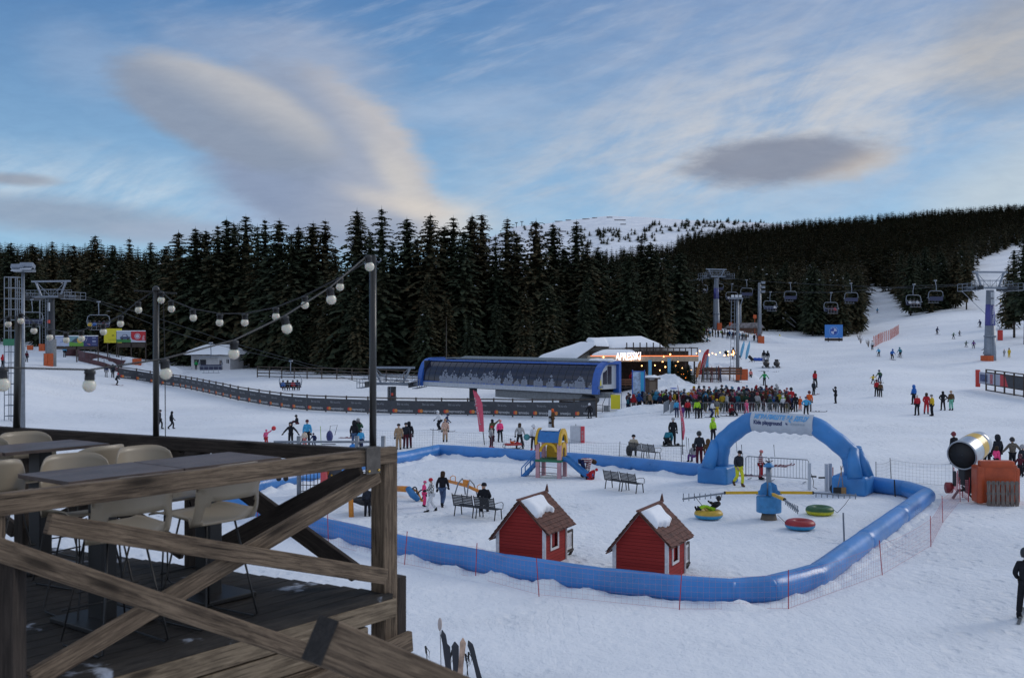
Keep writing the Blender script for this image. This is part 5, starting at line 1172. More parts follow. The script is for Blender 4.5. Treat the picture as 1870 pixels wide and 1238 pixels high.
bench_pair((828, 943), (908, 953), ('left half of the near dark slatted bench beside the seesaw', 'right half of the near dark bench, with armrest and a seated person'))
bench_pair((1104, 893), (1168, 903), ('left half of the empty dark bench right of the slide', 'right half of the empty dark bench right of the slide, with armrest'))
bench_pair((1150, 835), (1214, 843), ('left half of the far bench with a person in beige on it', 'right half of the far bench outside the barrier'))
sl = gp(1007, 872); t = thing('slide_tower', 'colourful climbing tower with blue slide, yellow arches and blue roof', 'play tower', sl, R(-20))
M_PPINK = mat('pink_plastic', (.50, .27, .30), .5, var=.12); M_PRED = mat('dark_red_plastic', (.28, .03, .05), .5); M_PYEL = mat('yellow_plastic', (.62, .36, .01), .4, var=.1); M_PBLU = mat('blue_plastic', (.015, .15, .42), .4, var=.1); M_PGRN = mat('green_plastic', (.01, .14, .07), .5)
for x in (-.55, .55):
    for y in (-.45, .45):
        m = MB(); m.box((x, y, .85), (.19, .19, 1.76)); pst = m.build('post', M_PPINK, t, bevel=.02)
        m = MB(); m.box((x, y-.088, .38), (.05, .012, .62)); m.box((x, y-.088, 1.20), (.05, .012, .30)); m.build('inset', M_PRED, pst)
m = MB(); m.box((0, 0, .88), (1.36, 1.14, .12)); m.build('platform', M_PGRN, t, bevel=.02)
for y in (-.45, .45): m = MB(); m.box((0, y, .02), (1.2, .07, .06)); m.build('base_beam', M_PGRN, t)
def arc_pts(cx, cz, r, a0, a1, n): return [(cx+r*math.cos(R(a0+(a1-a0)*i/n)), cz+r*math.sin(R(a0+(a1-a0)*i/n))) for i in range(n+1)]
for x in (-.60, .60):       # arched roof ends
    o = arc_pts(0, 0, .62, -2, 182, 16); i_ = arc_pts(0, 0, .40, 182, -2, 16); m = MB(); m.prism(o+i_, (x, 0, 1.68), (0, 1, 0), (0, 0, 1.22), .11); m.build('roof_arch', M_PYEL, t)
m = MB(); m.smooth = True; o = arc_pts(0, 1.80, .57, 8, 172, 16); b0 = len(m.v)
for (y, z) in o:
    for x in (-.54, .54): m.v.append((x, y, (z-1.8)*1.22+1.68))
for k in range(16): m.face((b0+2*k, b0+2*k+1, b0+2*k+3, b0+2*k+2))
rp = m.build('roof_panel', M_PBLU, t)
m = MB(); m.smooth = True; b0 = 0; o = arc_pts(0, 1.80, .60, 55, 118, 8)
for i, (y, z) in enumerate(o):
    for j in range(9): x = -.46+.92*j/8; e = math.sin(math.pi*i/8)*math.sin(math.pi*j/8); m.v.append((x, y+.03*math.sin(j*2), (z-1.8)*1.22+1.68+.05*e))
for i in range(8):
    for j in range(8): m.face((i*9+j, i*9+j+1, i*9+j+10, i*9+j+9))
m.build('snow_patch', M_ROOFSNOW, t)
for (c, rot_) in (((0, -.47), 0),):       # front arched guard
    o = arc_pts(0, 1.32, .46, 0, 180, 12); i_ = arc_pts(0, 1.32, .34, 180, 0, 12); m = MB(); m.prism(o+i_, (0, -.50, 0), (1, 0, 0), (0, 0, 1), .06); m.build('arch_guard', M_PYEL, t)
o = arc_pts(0, 1.35, .42, 0, 180, 12)+[(-.42, .95), (.42, .95)]
m = MB(); m.prism(o, (.0, .50, 0), (1, 0, 0), (0, 0, 1), .06); m.build('back_panel', M_PYEL, t)
o = arc_pts(0, 1.38, .40, 0, 180, 12)+[(-.40, .95), (-.22, .95)]+arc_pts(0, 1.30, .22, 180, 0, 10)+[(.22, .95), (.40, .95)]
m = MB(); m.prism(o, (.62, 0, 0), (0, 1, 0), (0, 0, 1), .06); m.build('slide_gate', M_PYEL, t)
m = MB(); m.smooth = True; prof = [(.62, .93), (.85, .90), (1.15, .66), (1.45, .42), (1.75, .22), (2.0, .08), (2.12, .06)]; b0 = 0
for (x, z) in prof:
    for (y, dz) in ((-.30, .16), (-.27, .17), (-.22, 0), (0, -.03), (.22, 0), (.27, .17), (.30, .16), (.30, -.06), (-.30, -.06)): m.v.append((x, y, z+dz))
for i in range(len(prof)-1):
    for j in range(9): k = (j+1) % 9; m.face((i*9+j, i*9+k, (i+1)*9+k, (i+1)*9+j))
m.build('slide', M_PBLU, t)
m = MB()
for k in range(5): m.box((-.72-k*.15, 0, .78-k*.18), (.18, .5, .03))
for y in (-.28, .28):
    m.bar((-.62, y, .86), (-1.46, y, -.02), .04, .14, up=(0, 0, 1)); m.bar((-.60, y, 1.35), (-1.46, y, .45), .035, .05); m.bar((-1.46, y, -.02), (-1.46, y, .45), .04, .05); m.bar((-1.0, y, .42), (-1.0, y, .95), .04, .05)
m.build('stair', M_PBLU, t)
m = MB()
for z in (.30, .58): m.tube([(-.5, -.46, z), (.5, -.46, z-.03)], .018, 6)
m.build('rung', mat('grey_tube', (.12, .12, .13), .4, metal=.6), t)
M_OR = mat('orange_paint', (.62, .22, .02), .45, var=.1); M_RUB = mat('black_rubber', (.015, .015, .017), .7); M_GAL = mat('galvanised', (.21, .23, .26), .45, metal=.6, var=.15); M_STEEL = mat('painted_steel', (.20, .22, .25), .5, metal=.4, var=.12)
a = gp(816, 899, ); b = gp(888, 913); c = (a+b)/2; d = (b-a).normalized(); rz = math.atan2(d.y, d.x); Ls = (b-a).length/2
t = thing('seesaw', 'orange seesaw beam with hooped handles behind the near bench', 'seesaw', c, rz)
m = MB(); m.smooth = True; m.tube([(-Ls, 0, .52), (-.4, 0, .48), (0, 0, .46), (.4, 0, .40), (Ls, 0, .24)], .07, 10); m.build('beam', M_OR, t)
for x in (-.45, .45):
    m = MB(); m.smooth = True; m.tube([(x, -.3, 0), (x*.8, -.15, .55), (x*.6, 0, .74), (x*.8, .15, .55), (x, .3, 0)], .03, 7); m.build('frame', M_STEEL, t)
for x in (-1, 1):
    m = MB(); m.smooth = True; X_ = x*(Ls-.45); z = .50 if x < 0 else .32; m.tube([(X_, -.14, z), (X_, -.14, z+.24), (X_, 0, z+.30), (X_, .14, z+.24), (X_, .14, z)], .018, 6); m.build('handle', M_OR, t)
m = MB(); m.smooth = True; m.ball((Ls+.05, 0, .20), (.20, .15, .13), 12, 8); m.build('bumper', M_RUB, t)
m = MB(); m.box((0, 0, .60), (.3, .14, .22)); m.build('pivot', M_OR, t, bevel=.02)
a = gp(728, 906); b = gp(776, 920); c = (a+b)/2; d = (b-a).normalized(); rz = math.atan2(d.y, d.x); Ls = (b-a).length/2
t = thing('rocker', 'low orange rocker with black hoops and blue seat, right of the deck post', 'rocker', c, rz)
m = MB(); m.smooth = True; m.tube([(-Ls-.3, 0, .30), (-Ls*.3, 0, .42)], .13, 10); m.build('beam', M_OR, t)
m = MB(); m.smooth = True; m.tube([(-.1, -.1, .48), (.35, -.1, .26), (.75, -.1, .16)], [.13, .15, .12], 10); m.build('seat', mat('blue_seat', (.02, .16, .40), .5), t)
m = MB(); m.smooth = True; m.tube([(-.15, .12, .44), (.3, .12, .40), (.6, .12, .12), (.8, .12, .06)], .05, 8); m.build('side_rail', M_OR, t)
for k, (x, r0) in enumerate(((.15, .30), (.80, .26))):
    m = MB(); m.smooth = True; m.tube([(x+r0*math.cos(q), .0+.1*math.sin(q), .26+r0*math.sin(q)) for q in np.linspace(-.4, 3.5, 14)], .03, 7); m.build('hoop', M_RUB, t)
p = gp(672, 938); t = thing('basket_swing', 'round black basket swing hanging from an orange leaning pole', 'swing', p)
pole = gp(642, 944)-p; top = Vector((pole.x-.42, 1.2, 2.5))
for q in (pole, pole+Vector((1.12, 1.5, 0))): m = MB(); m.smooth = True; m.tube([q+Vector((0, 0, -.1)), q+Vector((-.10, .3, 1.2)), Vector((q.x-.42 if q is pole else q.x+.1, 1.2, 2.3))], [.10, .09, .08], 10); m.build('pole', M_OR, t)
m = MB(); m.smooth = True; m.tube([top-Vector((0, 0, .2)), Vector((pole.x+1.2, 1.2, 2.3))], .07, 10); m.build('crossbar', M_OR, t)
m = MB(); m.smooth = True; m.tube([(.62*math.cos(a), .62*math.sin(a), .55) for a in np.linspace(0, 6.283, 20)[:-1]], .055, 8, closed=True); m.build('ring', M_RUB, t)
m = MB(); m.smooth = True; m.lathe([(.05, .32), (.30, .36), (.50, .45), (.60, .55)], n=16); m.build('net', mat('rope_net', (.02, .02, .022), .9), t)
m = MB()
for a in (.6, 2.5, 3.8, 5.6): m.tube([(.6*math.cos(a), .6*math.sin(a), .55), (-.8 if math.cos(a) < 0 else .5, 1.2, 2.3)], .012, 4)
m.build('rope', M_RUB, t)
p = gp(600, 905); t = thing('climbing_frame', 'climbing frame with black rope nets, dark panel, red slide and grey posts', 'climbing frame', p)
for px_ in (546, 652, 700):
    q = gp(px_, 905)-p; m = MB(); m.smooth = True; m.tube([(q.x, q.y, -.1), (q.x, q.y, 2.6)], .10, 12); m.build('post', M_GAL, t)
x0 = gp(550, 905).x-p.x; x1 = gp(590, 905).x-p.x
m = MB()
for k in range(6): x = x0+(x1-x0)*(k+.5)/6; m.tube([(x, 0, .2), (x, 0, 2.2)], .016, 4)
for k in range(8): z = .2+k*.27; m.tube([(x0, 0, z), (x1, 0, z)], .016, 4)
m.build('climbing_net', M_RUB, t)
x2 = gp(594, 905).x-p.x; x3 = gp(624, 905).x-p.x; m = MB(); m.box(((x2+x3)/2, 0, 1.0), (x3-x2, .06, 1.3)); cp = m.build('climbing_panel', mat('dark_panel', (.05, .055, .065), .6), t)
for (fx, z) in ((.2, 1.4), (.75, 1.3), (.4, .9), (.8, .6)): m = MB(); m.smooth = True; m.ball((x2+(x3-x2)*fx, -.06, z), .045, 6, 4); m.build('grip', M_PYEL, cp)
m = MB(); m.smooth = True; m.tube([(x1+.05, -.1, 1.5), (x1+.1, -.3, .8), (x1+.15, -.9, .15)], .16, 10); m.build('slide', mat('red_plastic', (.55, .06, .07), .4), t)
for xx in (x0, x1+.2, x3+.5):
    m = MB(); m.smooth = True; m.tube([(xx, 0, .9), (xx+.12, 0, 1.35), (xx+.35, 0, 1.5), (xx+.5, 0, 1.3)], .045, 8); m.build('arch_tube', M_OR, t)
m = MB()
for k in range(5): x = x3+.3+k*.28; m.tube([(x, 0, .3), (x, 0, 2.1)], .016, 4)
for k in range(6): m.tube([(x3+.3, 0, .4+k*.32), (x3+1.45, 0, .4+k*.32)], .016, 4)
m.build('climbing_net', M_RUB, t)
for (px_, y0, y1) in ((509, 860, 893), (522, 872, 901), (513, 845, 865)):
    q = gp(px_, 905)-p; zt = 1.6; m = MB(); m.smooth = True; m.tube([(q.x, 0, 2.3), (q.x, 0, .8)], .012, 4); m.ball((q.x, 0, .75 if y1 > 880 else 1.5), .12, 8, 6); m.build('swing_ball', M_RUB, t)
m = MB(); m.tube([(gp(500, 905).x-p.x, 0, 2.35), (x3+1.5, 0, 2.35)], .05, 8); m.build('crossbar', M_GAL, t)
p = gp(1404, 947); t = thing('tube_carousel', 'blue snow tube carousel with three yellow and grey arms and a capped mast', 'carousel', p)
M_CB = mat('carousel_blue', (.04, .21, .45), .45, var=.15)
m = MB(); m.smooth = True; m.lathe([(.34, -.1), (.30, .05), (.26, .22)], n=14); m.build('stump', mat('weathered_stump', (.16, .13, .10), .9, bump=.6), t)
m = MB(); m.lathe([(.46, .26), (.47, .28), (.47, .82), (.45, .86), (.1, .88)], n=28); m.build('drum', M_CB, t, bevel=.01)
m = MB(); m.smooth = True; m.lathe([(.10, .88), (.10, 2.02)], n=14); m.build('mast', M_GAL, t)
m = MB(); m.smooth = True; m.lathe([(.20, 1.98), (.20, 2.02), (.10, 2.12), (.02, 2.15)], n=14); m.build('cap', M_CB, t)
m = MB()
for a in np.linspace(0, 6.28, 7)[:-1]: m.bar((0, 0, 2.13), (.16*math.cos(a), .16*math.sin(a), 2.22), .02, .02)
m.tube([(0, 0, 2.1), (0, 0, 2.34)], .012, 5); m.build('vane', M_DARKW, t)
for a in (0, 90):
    fin = [(-.48, .92), (.48, .92), (.47, 1.02), (.33, 1.10), (.28, 1.30), (.12, 1.40), (-.12, 1.40), (-.28, 1.30), (-.33, 1.10), (-.47, 1.02)]
    m = MB(); m.prism(fin, (0, 0, 0), (math.cos(R(a)), math.sin(R(a)), 0), (0, 0, 1), .09); m.build('fin', M_CB, t)
for a, Lm, dz in ((180, 3.3, -.12), (0, 3.35, -.05), (-84, 3.0, -.1)):
    dr = Vector((math.cos(R(a)), math.sin(R(a)), 0)); m = MB(); m.bar(dr*.42+Vector((0, 0, 1.0)), dr*1.65+Vector((0, 0, .99)), .10, .10); arm = m.build('arm', M_PYEL, t)
    m = MB(); m.bar(dr*1.6+Vector((0, 0, .99)), dr*Lm+Vector((0, 0, .99+dz*2)), .06, .06)
    for k in range(8): q = dr*(1.8+(Lm-1.8)*k/7.2); m.bar(q+Vector((0, 0, .97)), q+Vector((0, 0, .82+dz*1.6*k/8)), .03, .03)
    m.build('arm_extension', M_GAL, arm)
    m = MB(); m.lathe([(.06, 0), (.06, .05)], M=Matrix.Translation(dr*1.66+Vector((0, 0, .99))) @ dr.to_track_quat('Z', 'Y').to_matrix().to_4x4(), n=8); m.build('collar', M_RUB, arm)
def snow_tube(label, p, c1, c2):
    t = thing('snow_tube', label, 'snow tube', p, 0, 'snow tubes of the carousel'); z = .16
    for nm_, a0, a1, cc in (('upper_cover', -8, 175, c1), ('lower_cover', 172, 360, c2)):
        m = MB(); m.smooth = True; n, k = 30, 9; b0 = 0
        for i in range(n):
            th = 6.2832*i/n
            for j in range(k): q = R(a0+(a1-a0)*j/(k-1)); rr = .36+.185*math.cos(q); m.v.append((rr*math.cos(th), rr*math.sin(th), z+.165*math.sin(q)+(.004 if nm_ == 'upper_cover' else 0)))
        for i in range(n):
            for j in range(k-1): a = i*k+j; b = ((i+1) % n)*k+j; m.face((a, b, b+1, a+1))
        m.build(nm_, mat('tube_'+c1+c2+nm_, CO[cc], .45, var=.1), t)
    m = MB(); m.smooth = True; m.lathe([(.20, .12), (.05, .10)], n=16); m.build('seat', M_RUB, t); return t
CO['tyel'] = (.50, .32, .03); CO['tblue'] = (.03, .28, .50); CO['tgrn'] = (.03, .10, .03); CO['tneon'] = (.55, .52, .02); CO['tred'] = (.30, .015, .02)
tb = gp(1294, 946); snow_tube('yellow and light blue snow tube with a child lying in it', tb, 'tyel', 'tblue')
snow_tube('empty red and light blue snow tube, nearest of the three', gp(1461, 965), 'tred', 'tblue')
snow_tube('empty green and yellow snow tube right of the carousel', gp(1497, 939), 'tgrn', 'tneon')
person(tb+Vector((.12, -.02, .22)), -75, 'lie', 'black', 'lime', 'helmet', 'black', 'child in black top and lime trousers lying in the yellow snow tube', h=1.25)
m = MB(); m.tube([gp(1294, 946)+Vector((-.1, 0, .3)), at(1268, 905, 40.6)], .012, 4); m.tube([gp(1461, 965)+Vector((-.5, .1, .2)), at(1420, 940, 38)], .012, 4)
tag(m.build('tow_rope', M_RUB), 'thin dark ropes tying the snow tubes to the carousel arms', 'rope')
m = MB(); q0, q1 = gp(1497, 939)+Vector((.4, 0, .3)), at(1550, 911, 40.6); m.tube([q0, q0.lerp(q1, .4)-Vector((0, 0, .35)), q0.lerp(q1, .8)-Vector((0, 0, .15)), q1], .012, 4)
tag(m.build('tow_rope', M_RUB), 'sagging dark rope from the green tube to the right arm', 'rope')
for (px_, y1, y0, lab, c) in ((1542, 988, 936, 'thin grey stake standing in the snow right of the green tube', M_STEEL), (1635, 905, 876, 'short dark stake standing behind the right barrier', M_RUB)):
    q = gp(px_, y1); m = MB(); m.tube([q-Vector((0, 0, .2)), q+Vector((-.04, 0, (y1-y0)*q.y/F))], .03, 6); tag(m.build('stake', c), lab, 'stake')
M_BLUEF = mat('blue_cladding', (.022, .105, .42), .4, var=.1, coat=.2); M_SKIRT = mat('grey_cladding', (.46, .49, .54), .55, var=.1)
M_GLZ = mat('dark_glazing', (.014, .016, .035), .12, spec=.6); M_CORR = mat('corrugated_grey', (.16, .19, .21), .6, var=.15); M_CONC = mat('concrete', (.19, .20, .21), .85, var=.15)
M_PLAST = mat('white_render', (.55, .54, .55), .85, var=.08); M_STL = mat('tower_steel', (.22, .25, .30), .5, metal=.35, var=.12); M_DKS = mat('dark_steel', (.045, .05, .058), .55, metal=.3, var=.2)
M_YEL = mat('yellow_board', (.72, .62, .02), .5); M_ORP = mat('orange_padding', (.50, .09, .02), .6, var=.15); M_SEAT = mat('blue_seat_pad', (.035, .04, .085), .7)
M_WHT = mat('white_panel', (.55, .57, .60), .5); M_TIMB = wood_mat('fence_timber', (.055, .045, .040), (.115, .09, .075), 1, knots=False); M_CREAM = mat('cream_board', (.45, .36, .26), .8, var=.15)
M_BANK = M_SNOW
def obj_from(m, nm, mt, par): return m.build(nm, mt, par, world=True)
RB = at(1104, 719, 112); LB = at(792, 719, 131); LB.z = RB.z+.0
gR = gz(RB.x, RB.y)
ax_ = (RB-LB); ax_.z = 0; SL = ax_.length; ax_.normalize(); sn = Vector((ax_.y, -ax_.x, 0))     # sn points to the camera side
zb = RB.z
def sp3(s, o, z): return LB+ax_*s+sn*o+Vector((0, 0, z))
st = thing('chairlift_station', 'long blue and white chairlift station with dark curved glazing', 'station', LB)
PR = [(1.75, .62), (1.70, 1.2), (1.52, 1.85), (1.22, 2.4), (.85, 2.85), (.60, 3.05)]
m = MB(); m.smooth = True; ns = 32; b0 = 0
for i in range(ns+1):
    for (o, z) in PR: m.v.append(tuple(sp3(SL*i/ns, o, z)))
for i in range(ns):
    for j in range(len(PR)-1): a = i*len(PR)+j; m.face((a, a+len(PR), a+len(PR)+1, a+1))
obj_from(m, 'glazing', M_GLZ, st)
for i in range(1, 26):
    s = SL*i/26; m = MB()
    for (o, z), (o2, z2) in zip(PR, PR[1:]): m.bar(sp3(s, o+.015, z), sp3(s, o2+.015, z2), .045, .03, up=tuple(sn))
    obj_from(m, 'glazing_rib', M_DKS, st)
m = MB(); m.bar(sp3(0, 1.70, .30), sp3(SL, 1.70, .30), .10, .52); obj_from(m, 'skirt', M_SKIRT, st)
m = MB(); m.bar(sp3(0, 1.76, .60), sp3(SL, 1.76, .60), .08, .10); m.bar(sp3(0, .55, 3.14), sp3(SL, .55, 3.14), .45, .20); obj_from(m, 'edge_trim', M_BLUEF, st)
for s, e in ((-.02, -1), (SL+.02, 1)):
    out = [(2.02, .02), (1.98, 1.2), (1.75, 2.1), (1.35, 2.8), (.85, 3.22), (.2, 3.4), (-1.9, 3.42), (-1.9, 3.1), (.1, 3.1), (.65, 2.95), (1.08, 2.55), (1.42, 1.95), (1.58, 1.2), (1.60, .02)]
    m = MB(); m.prism(out, sp3(s+.3*e, 0, 0), sn, (0, 0, 1), .75); obj_from(m, 'end_frame', M_BLUEF, st)
m = MB(); m.prism([(-1.95, 0), (-1.55, 0), (-1.55, 3.1), (-1.95, 3.1)], sp3(SL+.3, 0, 0), sn, (0, 0, 1), .75); obj_from(m, 'end_frame', M_BLUEF, st)
m = MB(); m.prism([(-1.55, .5), (1.35, .5), (1.40, 1.2), (1.2, 1.9), (.8, 2.5), (.3, 3.0), (-1.55, 3.0)], sp3(SL+.25, 0, 0), sn, (0, 0, 1), .10); ew = obj_from(m, 'end_wall', M_WHT, st)
for (a, b, z0, z1) in ((.0, .62, 1.0, 2.5), (-.75, -.12, 1.0, 2.9)): m = MB(); m.prism([(a, z0), (b, z0), (b, z1-.3 if a > -.1 else z1), (a, z1)], sp3(SL+.32, 0, 0), sn, (0, 0, 1), .05); obj_from(m, 'window', M_GLZ, ew)
m = MB(); m.prism([(.85, .52), (1.33, .52), (1.36, 1.5), (.98, 1.5)], sp3(SL+.33, 0, 0), sn, (0, 0, 1), .04); obj_from(m, 'yellow_panel', M_YEL, ew)
m = MB(); m.prism([(-1.9, .0), (1.6, .0), (1.6, 3.0), (-1.9, 3.1)], sp3(.1, 0, .05), sn, (0, 0, 1), .10); m.bar(sp3(0, -1.85, 1.6), sp3(SL, -1.85, 1.6), .1, 3.1); m.bar(sp3(.1, 0, .02), sp3(SL, 0, .02), 3.3, .08); obj_from(m, 'inner_shell', M_DKS, st)
m = MB()
for i in range(64): s = .25*SL*.3+2.6+i*(SL-3.6)/64; m.bar(sp3(s, .40, 3.30), sp3(s, -1.1, 3.62), (SL-3.6)/64*.8, .05)
m.bar(sp3(2.6, -.35, 3.40), sp3(SL-.8, -.35, 3.40), 1.5, .10); obj_from(m, 'corrugated_roof', M_CORR, st)
rs = random.Random(4)
def frost(s0, w, h):
    m = MB(); m.smooth = False
    for k in range(int(46*w*h)+8):
        s = s0+rs.uniform(-w/2, w/2); t = rs.random()**1.6*h*(1-abs(s-s0)/w*1.3); t = max(.02, t)
        zz = .66+t; o = float(np.interp(zz, [q[1] for q in PR], [q[0] for q in PR]))+.03; c = sp3(s, o, zz); sz = rs.uniform(.05, .12)*(1.3 if t < h*.4 else .8)
        m.ball(c, (sz*1.1, sz*.25, sz*1.15), 6, 4)
    return m
for k, (px, w, h) in enumerate(((812, 1.6, 1.5), (828, 1.6, 1.3), (845, 1.5, 1.1), (858, 1.4, 1.4), (868, 1.2, 1.3), (884, 1.6, 1.2), (895, 1.6, 1.6), (910, .9, 1.2), (929, 1.5, 1.5), (945, .8, .7), (958, .9, 1.2), (984, 1.3, 1.1), (1006, 1.1, 1.4), (1032, .8, .9), (1060, 1.5, 1.4), (1083, .9, .9), (1095, .9, .4), (1045, .8, .6))):
    fx = (px-CX)/F; den = ax_.x-fx*ax_.y; s = (fx*(LB.y+sn.y*1.7)-LB.x-sn.x*1.7)/den
    obj_from(frost(s, w*.9, h), 'stuck_snow', mat('stuck_frost', (.27, .30, .37), .9), st)
m = MB(); m.smooth = True
for k in range(6): m.ball(sp3(SL-1.6+k*.42, -.2, 3.5), (.6, .7, .16+.05*(k % 2)), 10, 6)
obj_from(m, 'snow_cap', M_ROOFSNOW, st)
for s in (SL*.42, ):
    m = MB(); c = sp3(s*.62, 0, 0); m.bar((c.x, c.y, gz(c.x, c.y)-.4), (c.x, c.y, c.z+.1), .9, .9); obj_from(m, 'support_column', M_DKS, st)
m = MB(); c = sp3(SL*.72, .2, -.45); m.bar(sp3(SL*.45, .2, -.45), sp3(SL*.93, .2, -.45), 2.4, .85); obj_from(m, 'machine_deck', M_CONC, st)
m = MB(); m.bar(sp3(SL*.80, .2, -1.4), sp3(SL*.93, .2, -1.4), 1.8, 1.4); obj_from(m, 'control_cabin', M_DARKW, st)
m = MB(); m.smooth = True; m.tube([sp3(SL-.3, 1.0, -.1), sp3(SL+1.6, .6, -.05)], .30, 12); obj_from(m, 'exhaust_drum', M_CONC, st)
m = MB(); m.smooth = True; m.ball(sp3(SL-1.1, 1.2, -.65), (1.1, .7, .5), 12, 8); obj_from(m, 'drive_cover', M_DKS, st)
q = gp(1124, 751); ybd = thing('gate_board', 'yellow padded board in a grey rail frame below the station end', 'board', q)
m = MB(); m.box((0, 0, .95), (.95, .10, 1.45)); m.build('board', M_YEL, ybd, bevel=.02)
m = MB()
for x in (-.62, .62): m.tube([(x, 0, -.1), (x, 0, 1.85)], .03, 6); m.tube([(x, 0, 1.5), (x*1.1, .7, -.1)], .025, 6)
m.tube([(-.62, 0, 1.85), (.62, 0, 1.85)], .03, 6); m.tube([(-.62, 0, .1), (.62, 0, .1)], .03, 6); m.build('rail_frame', M_STL, ybd)
q = gp(1098, 754); sgt = thing('turnstile', 'grey rail turnstile frame left of the yellow gate board', 'turnstile', q)
m = MB()
for x in (-.5, .1): m.smooth = True; m.tube([(x, 0, -.1), (x+.05, 0, .9), (x+.3, 0, 1.5), (x+.25, .2, 2.1)], .03, 6)
m.tube([(-.5, 0, .8), (.9, 0, .7)], .03, 6); m.tube([(-.5, 0, .2), (.9, 0, .2)], .03, 6); m.build('frame', M_DKS, sgt)
m = MB(); m.box((.5, 0, .45), (.5, .3, .6)); m.build('reader_box', M_CONC, sgt, bevel=.03)
def snow_heap(px, py, rx, ry, h, seed, label, rough=.3, d=None):
    c = gp(px, py) if d is None else on(px, d); m = MB(); m.smooth = True; n = 34
    for i in range(n+1):
        for j in range(n+1):
            u, v = i/n*2-1, j/n*2-1; r = math.hypot(u, v); x, y = c.x+u*rx, c.y+v*ry
            z = gz(x, y)-.12+max(0, 1-r**2)**.8*h*(1+rough*mnoise.fractal(Vector((x*.7+seed, y*.7, 1)), 1, 2, 4))+(.14*mnoise.fractal(Vector((x*2.3, y*2.3, seed)), 1, 2, 3) if r < .95 else -.3)
            m.v.append((x, y, z))
    for i in range(n):
        for j in range(n): a = i*(n+1)+j; m.face((a, a+n+1, a+n+2, a+1))
    tag(m.build('snow_heap', M_SNOW), label, 'snow heap', kind='structure')
snow_heap(1178, 755, 4.6, 2.6, .75, 1, 'low bank of snow in front of the left queue', d=101)
snow_heap(1213, 704, 4.0, 3.6, 1.5, 2, 'snow heap under the bar terrace', d=128)
snow_heap(1240, 714, 5.0, 3.0, .8, 3, 'snow heap below the lit trees', d=122)
snow_heap(1325, 680, 5.0, 3.5, 1.9, 5, 'snow bank right of the bar', d=148)
snow_heap(1300, 690, 4.0, 3.0, 1.6, 6, 'snow bank behind the ski rack', d=143)
snow_heap(1365, 607, 14, 5, 1.5, 7, 'snow step below the floodlight pole', d=222)
snow_heap(255, 660, 9, 4, 1.8, 8, 'snow mound below the billboards', d=186)
BD = 140.0
def bp(px, py, d=BD): return at(px, py, d)
bar = thing('ski_bar', 'snow-roofed mountain bar with a lit sign, terrace and warm lamps', 'bar', on(1130, BD))
def roof_blob(pts, thick, nm, par, back=6.0):      # pts : front outline eave L..ridge..eave R in px; slab of snow over a sloping roof
    m = MB(); m.smooth = True; n = len(pts); rows = 8; b0 = 0
    for j in range(rows):
        t = j/(rows-1)
        for i, (px, py, d, rise) in enumerate(pts):
            e = math.sin(min(1, t*4)*1.57)
            p = bp(px, py, d)+Vector((0, back*t, rise*t)); p.z += thick*e*(1+.10*mnoise.noise(p*.4)); m.v.append(tuple(p))
    for j in range(rows-1):
        for i in range(n-1): a = j*n+i; m.face((a, a+1, a+n+1, a+n))
    obj_from(m, nm, M_ROOFSNOW, par)
def snow_roof(P_, thick, nm, par, n=22):     # quad roof face with rounded snow on it ; P_ = 4 corners eaveL, eaveR, ridgeR, ridgeL
    a, b, c, d = [Vector(p) for p in P_]; m = MB(); m.smooth = True
    for i in range(n+1):
        for j in range(n+1):
            u, v = i/n, j/n; p = a.lerp(b, u).lerp(d.lerp(c, u), v); e = min(u, 1-u, v, 1-v)*n
            k = 1-math.exp(-e*.9) if e > 0 else 0
            m.v.append((p.x, p.y, p.z+thick*(.10+k)*(1+.12*mnoise.noise(Vector((p.x*.5, p.y*.5, 2))))))
    for i in range(n):
        for j in range(n): q = i*(n+1)+j; m.face((q, q+n+1, q+n+2, q+1))
    for (u0, v0, u1, v1) in ((0, 0, 1, 0), (1, 0, 1, 1), (1, 1, 0, 1), (0, 1, 0, 0)):
        P0 = a.lerp(b, u0).lerp(d.lerp(c, u0), v0); P1 = a.lerp(b, u1).lerp(d.lerp(c, u1), v1)
        m.poly([P0, P1, P1+Vector((0, 0, thick*.1)), P0+Vector((0, 0, thick*.1))])
    sn_ = obj_from(m, nm, M_ROOFSNOW, par)
    m = MB(); lo = Vector((0, 0, -.16)); q = [a, b, c, d]; m.poly(q); m.poly([x+lo for x in q][::-1])
    for i in range(4): m.poly([q[i], q[(i+1) % 4], q[(i+1) % 4]+lo, q[i]+lo])
    obj_from(m, 'roof_slab', M_DARKW, par)
snow_roof([bp(980, 656, 146), bp(1052, 655, 136), bp(1088, 630, 136), bp(1066, 628, 150)], .55, 'roof_snow', bar)
snow_roof([bp(1112, 636, 137), bp(1212, 634, 137), bp(1176, 619, 147), bp(1086, 622, 147)], .55, 'roof_snow', bar)
snow_roof([bp(1084, 632, 136), bp(1112, 633, 136), bp(1108, 622, 146), bp(1070, 622, 146)], .5, 'roof_snow', bar)
snow_roof([bp(1078, 652, 133), bp(1166, 652, 133), bp(1160, 644, 138), bp(1104, 643, 138)], .55, 'roof_snow', bar)
m = MB(); c0, c1 = bp(1052, 656, 137), bp(1100, 656, 137); zt = bp(1088, 633, 137).z
m.poly([(c0.x, 136.6, 1.0), (bp(1210, 0, 137).x, 136.6, 1.0), (bp(1210, 0, 137).x, 136.6, bp(0, 637, 136.6).z), (bp(1112, 0, 137).x, 136.6, bp(0, 637, 136.6).z), (bp(1086, 0, 137).x, 136.6, zt), (c0.x, 136.6, c0.z)])
m.box((bp(1110, 0, 141).x, 141.8, 2.2), (16, 8, 3.4)); obj_from(m, 'wall', boards('pale_boards', (.30, .29, .27), (.36, .34, .31), .35), bar)
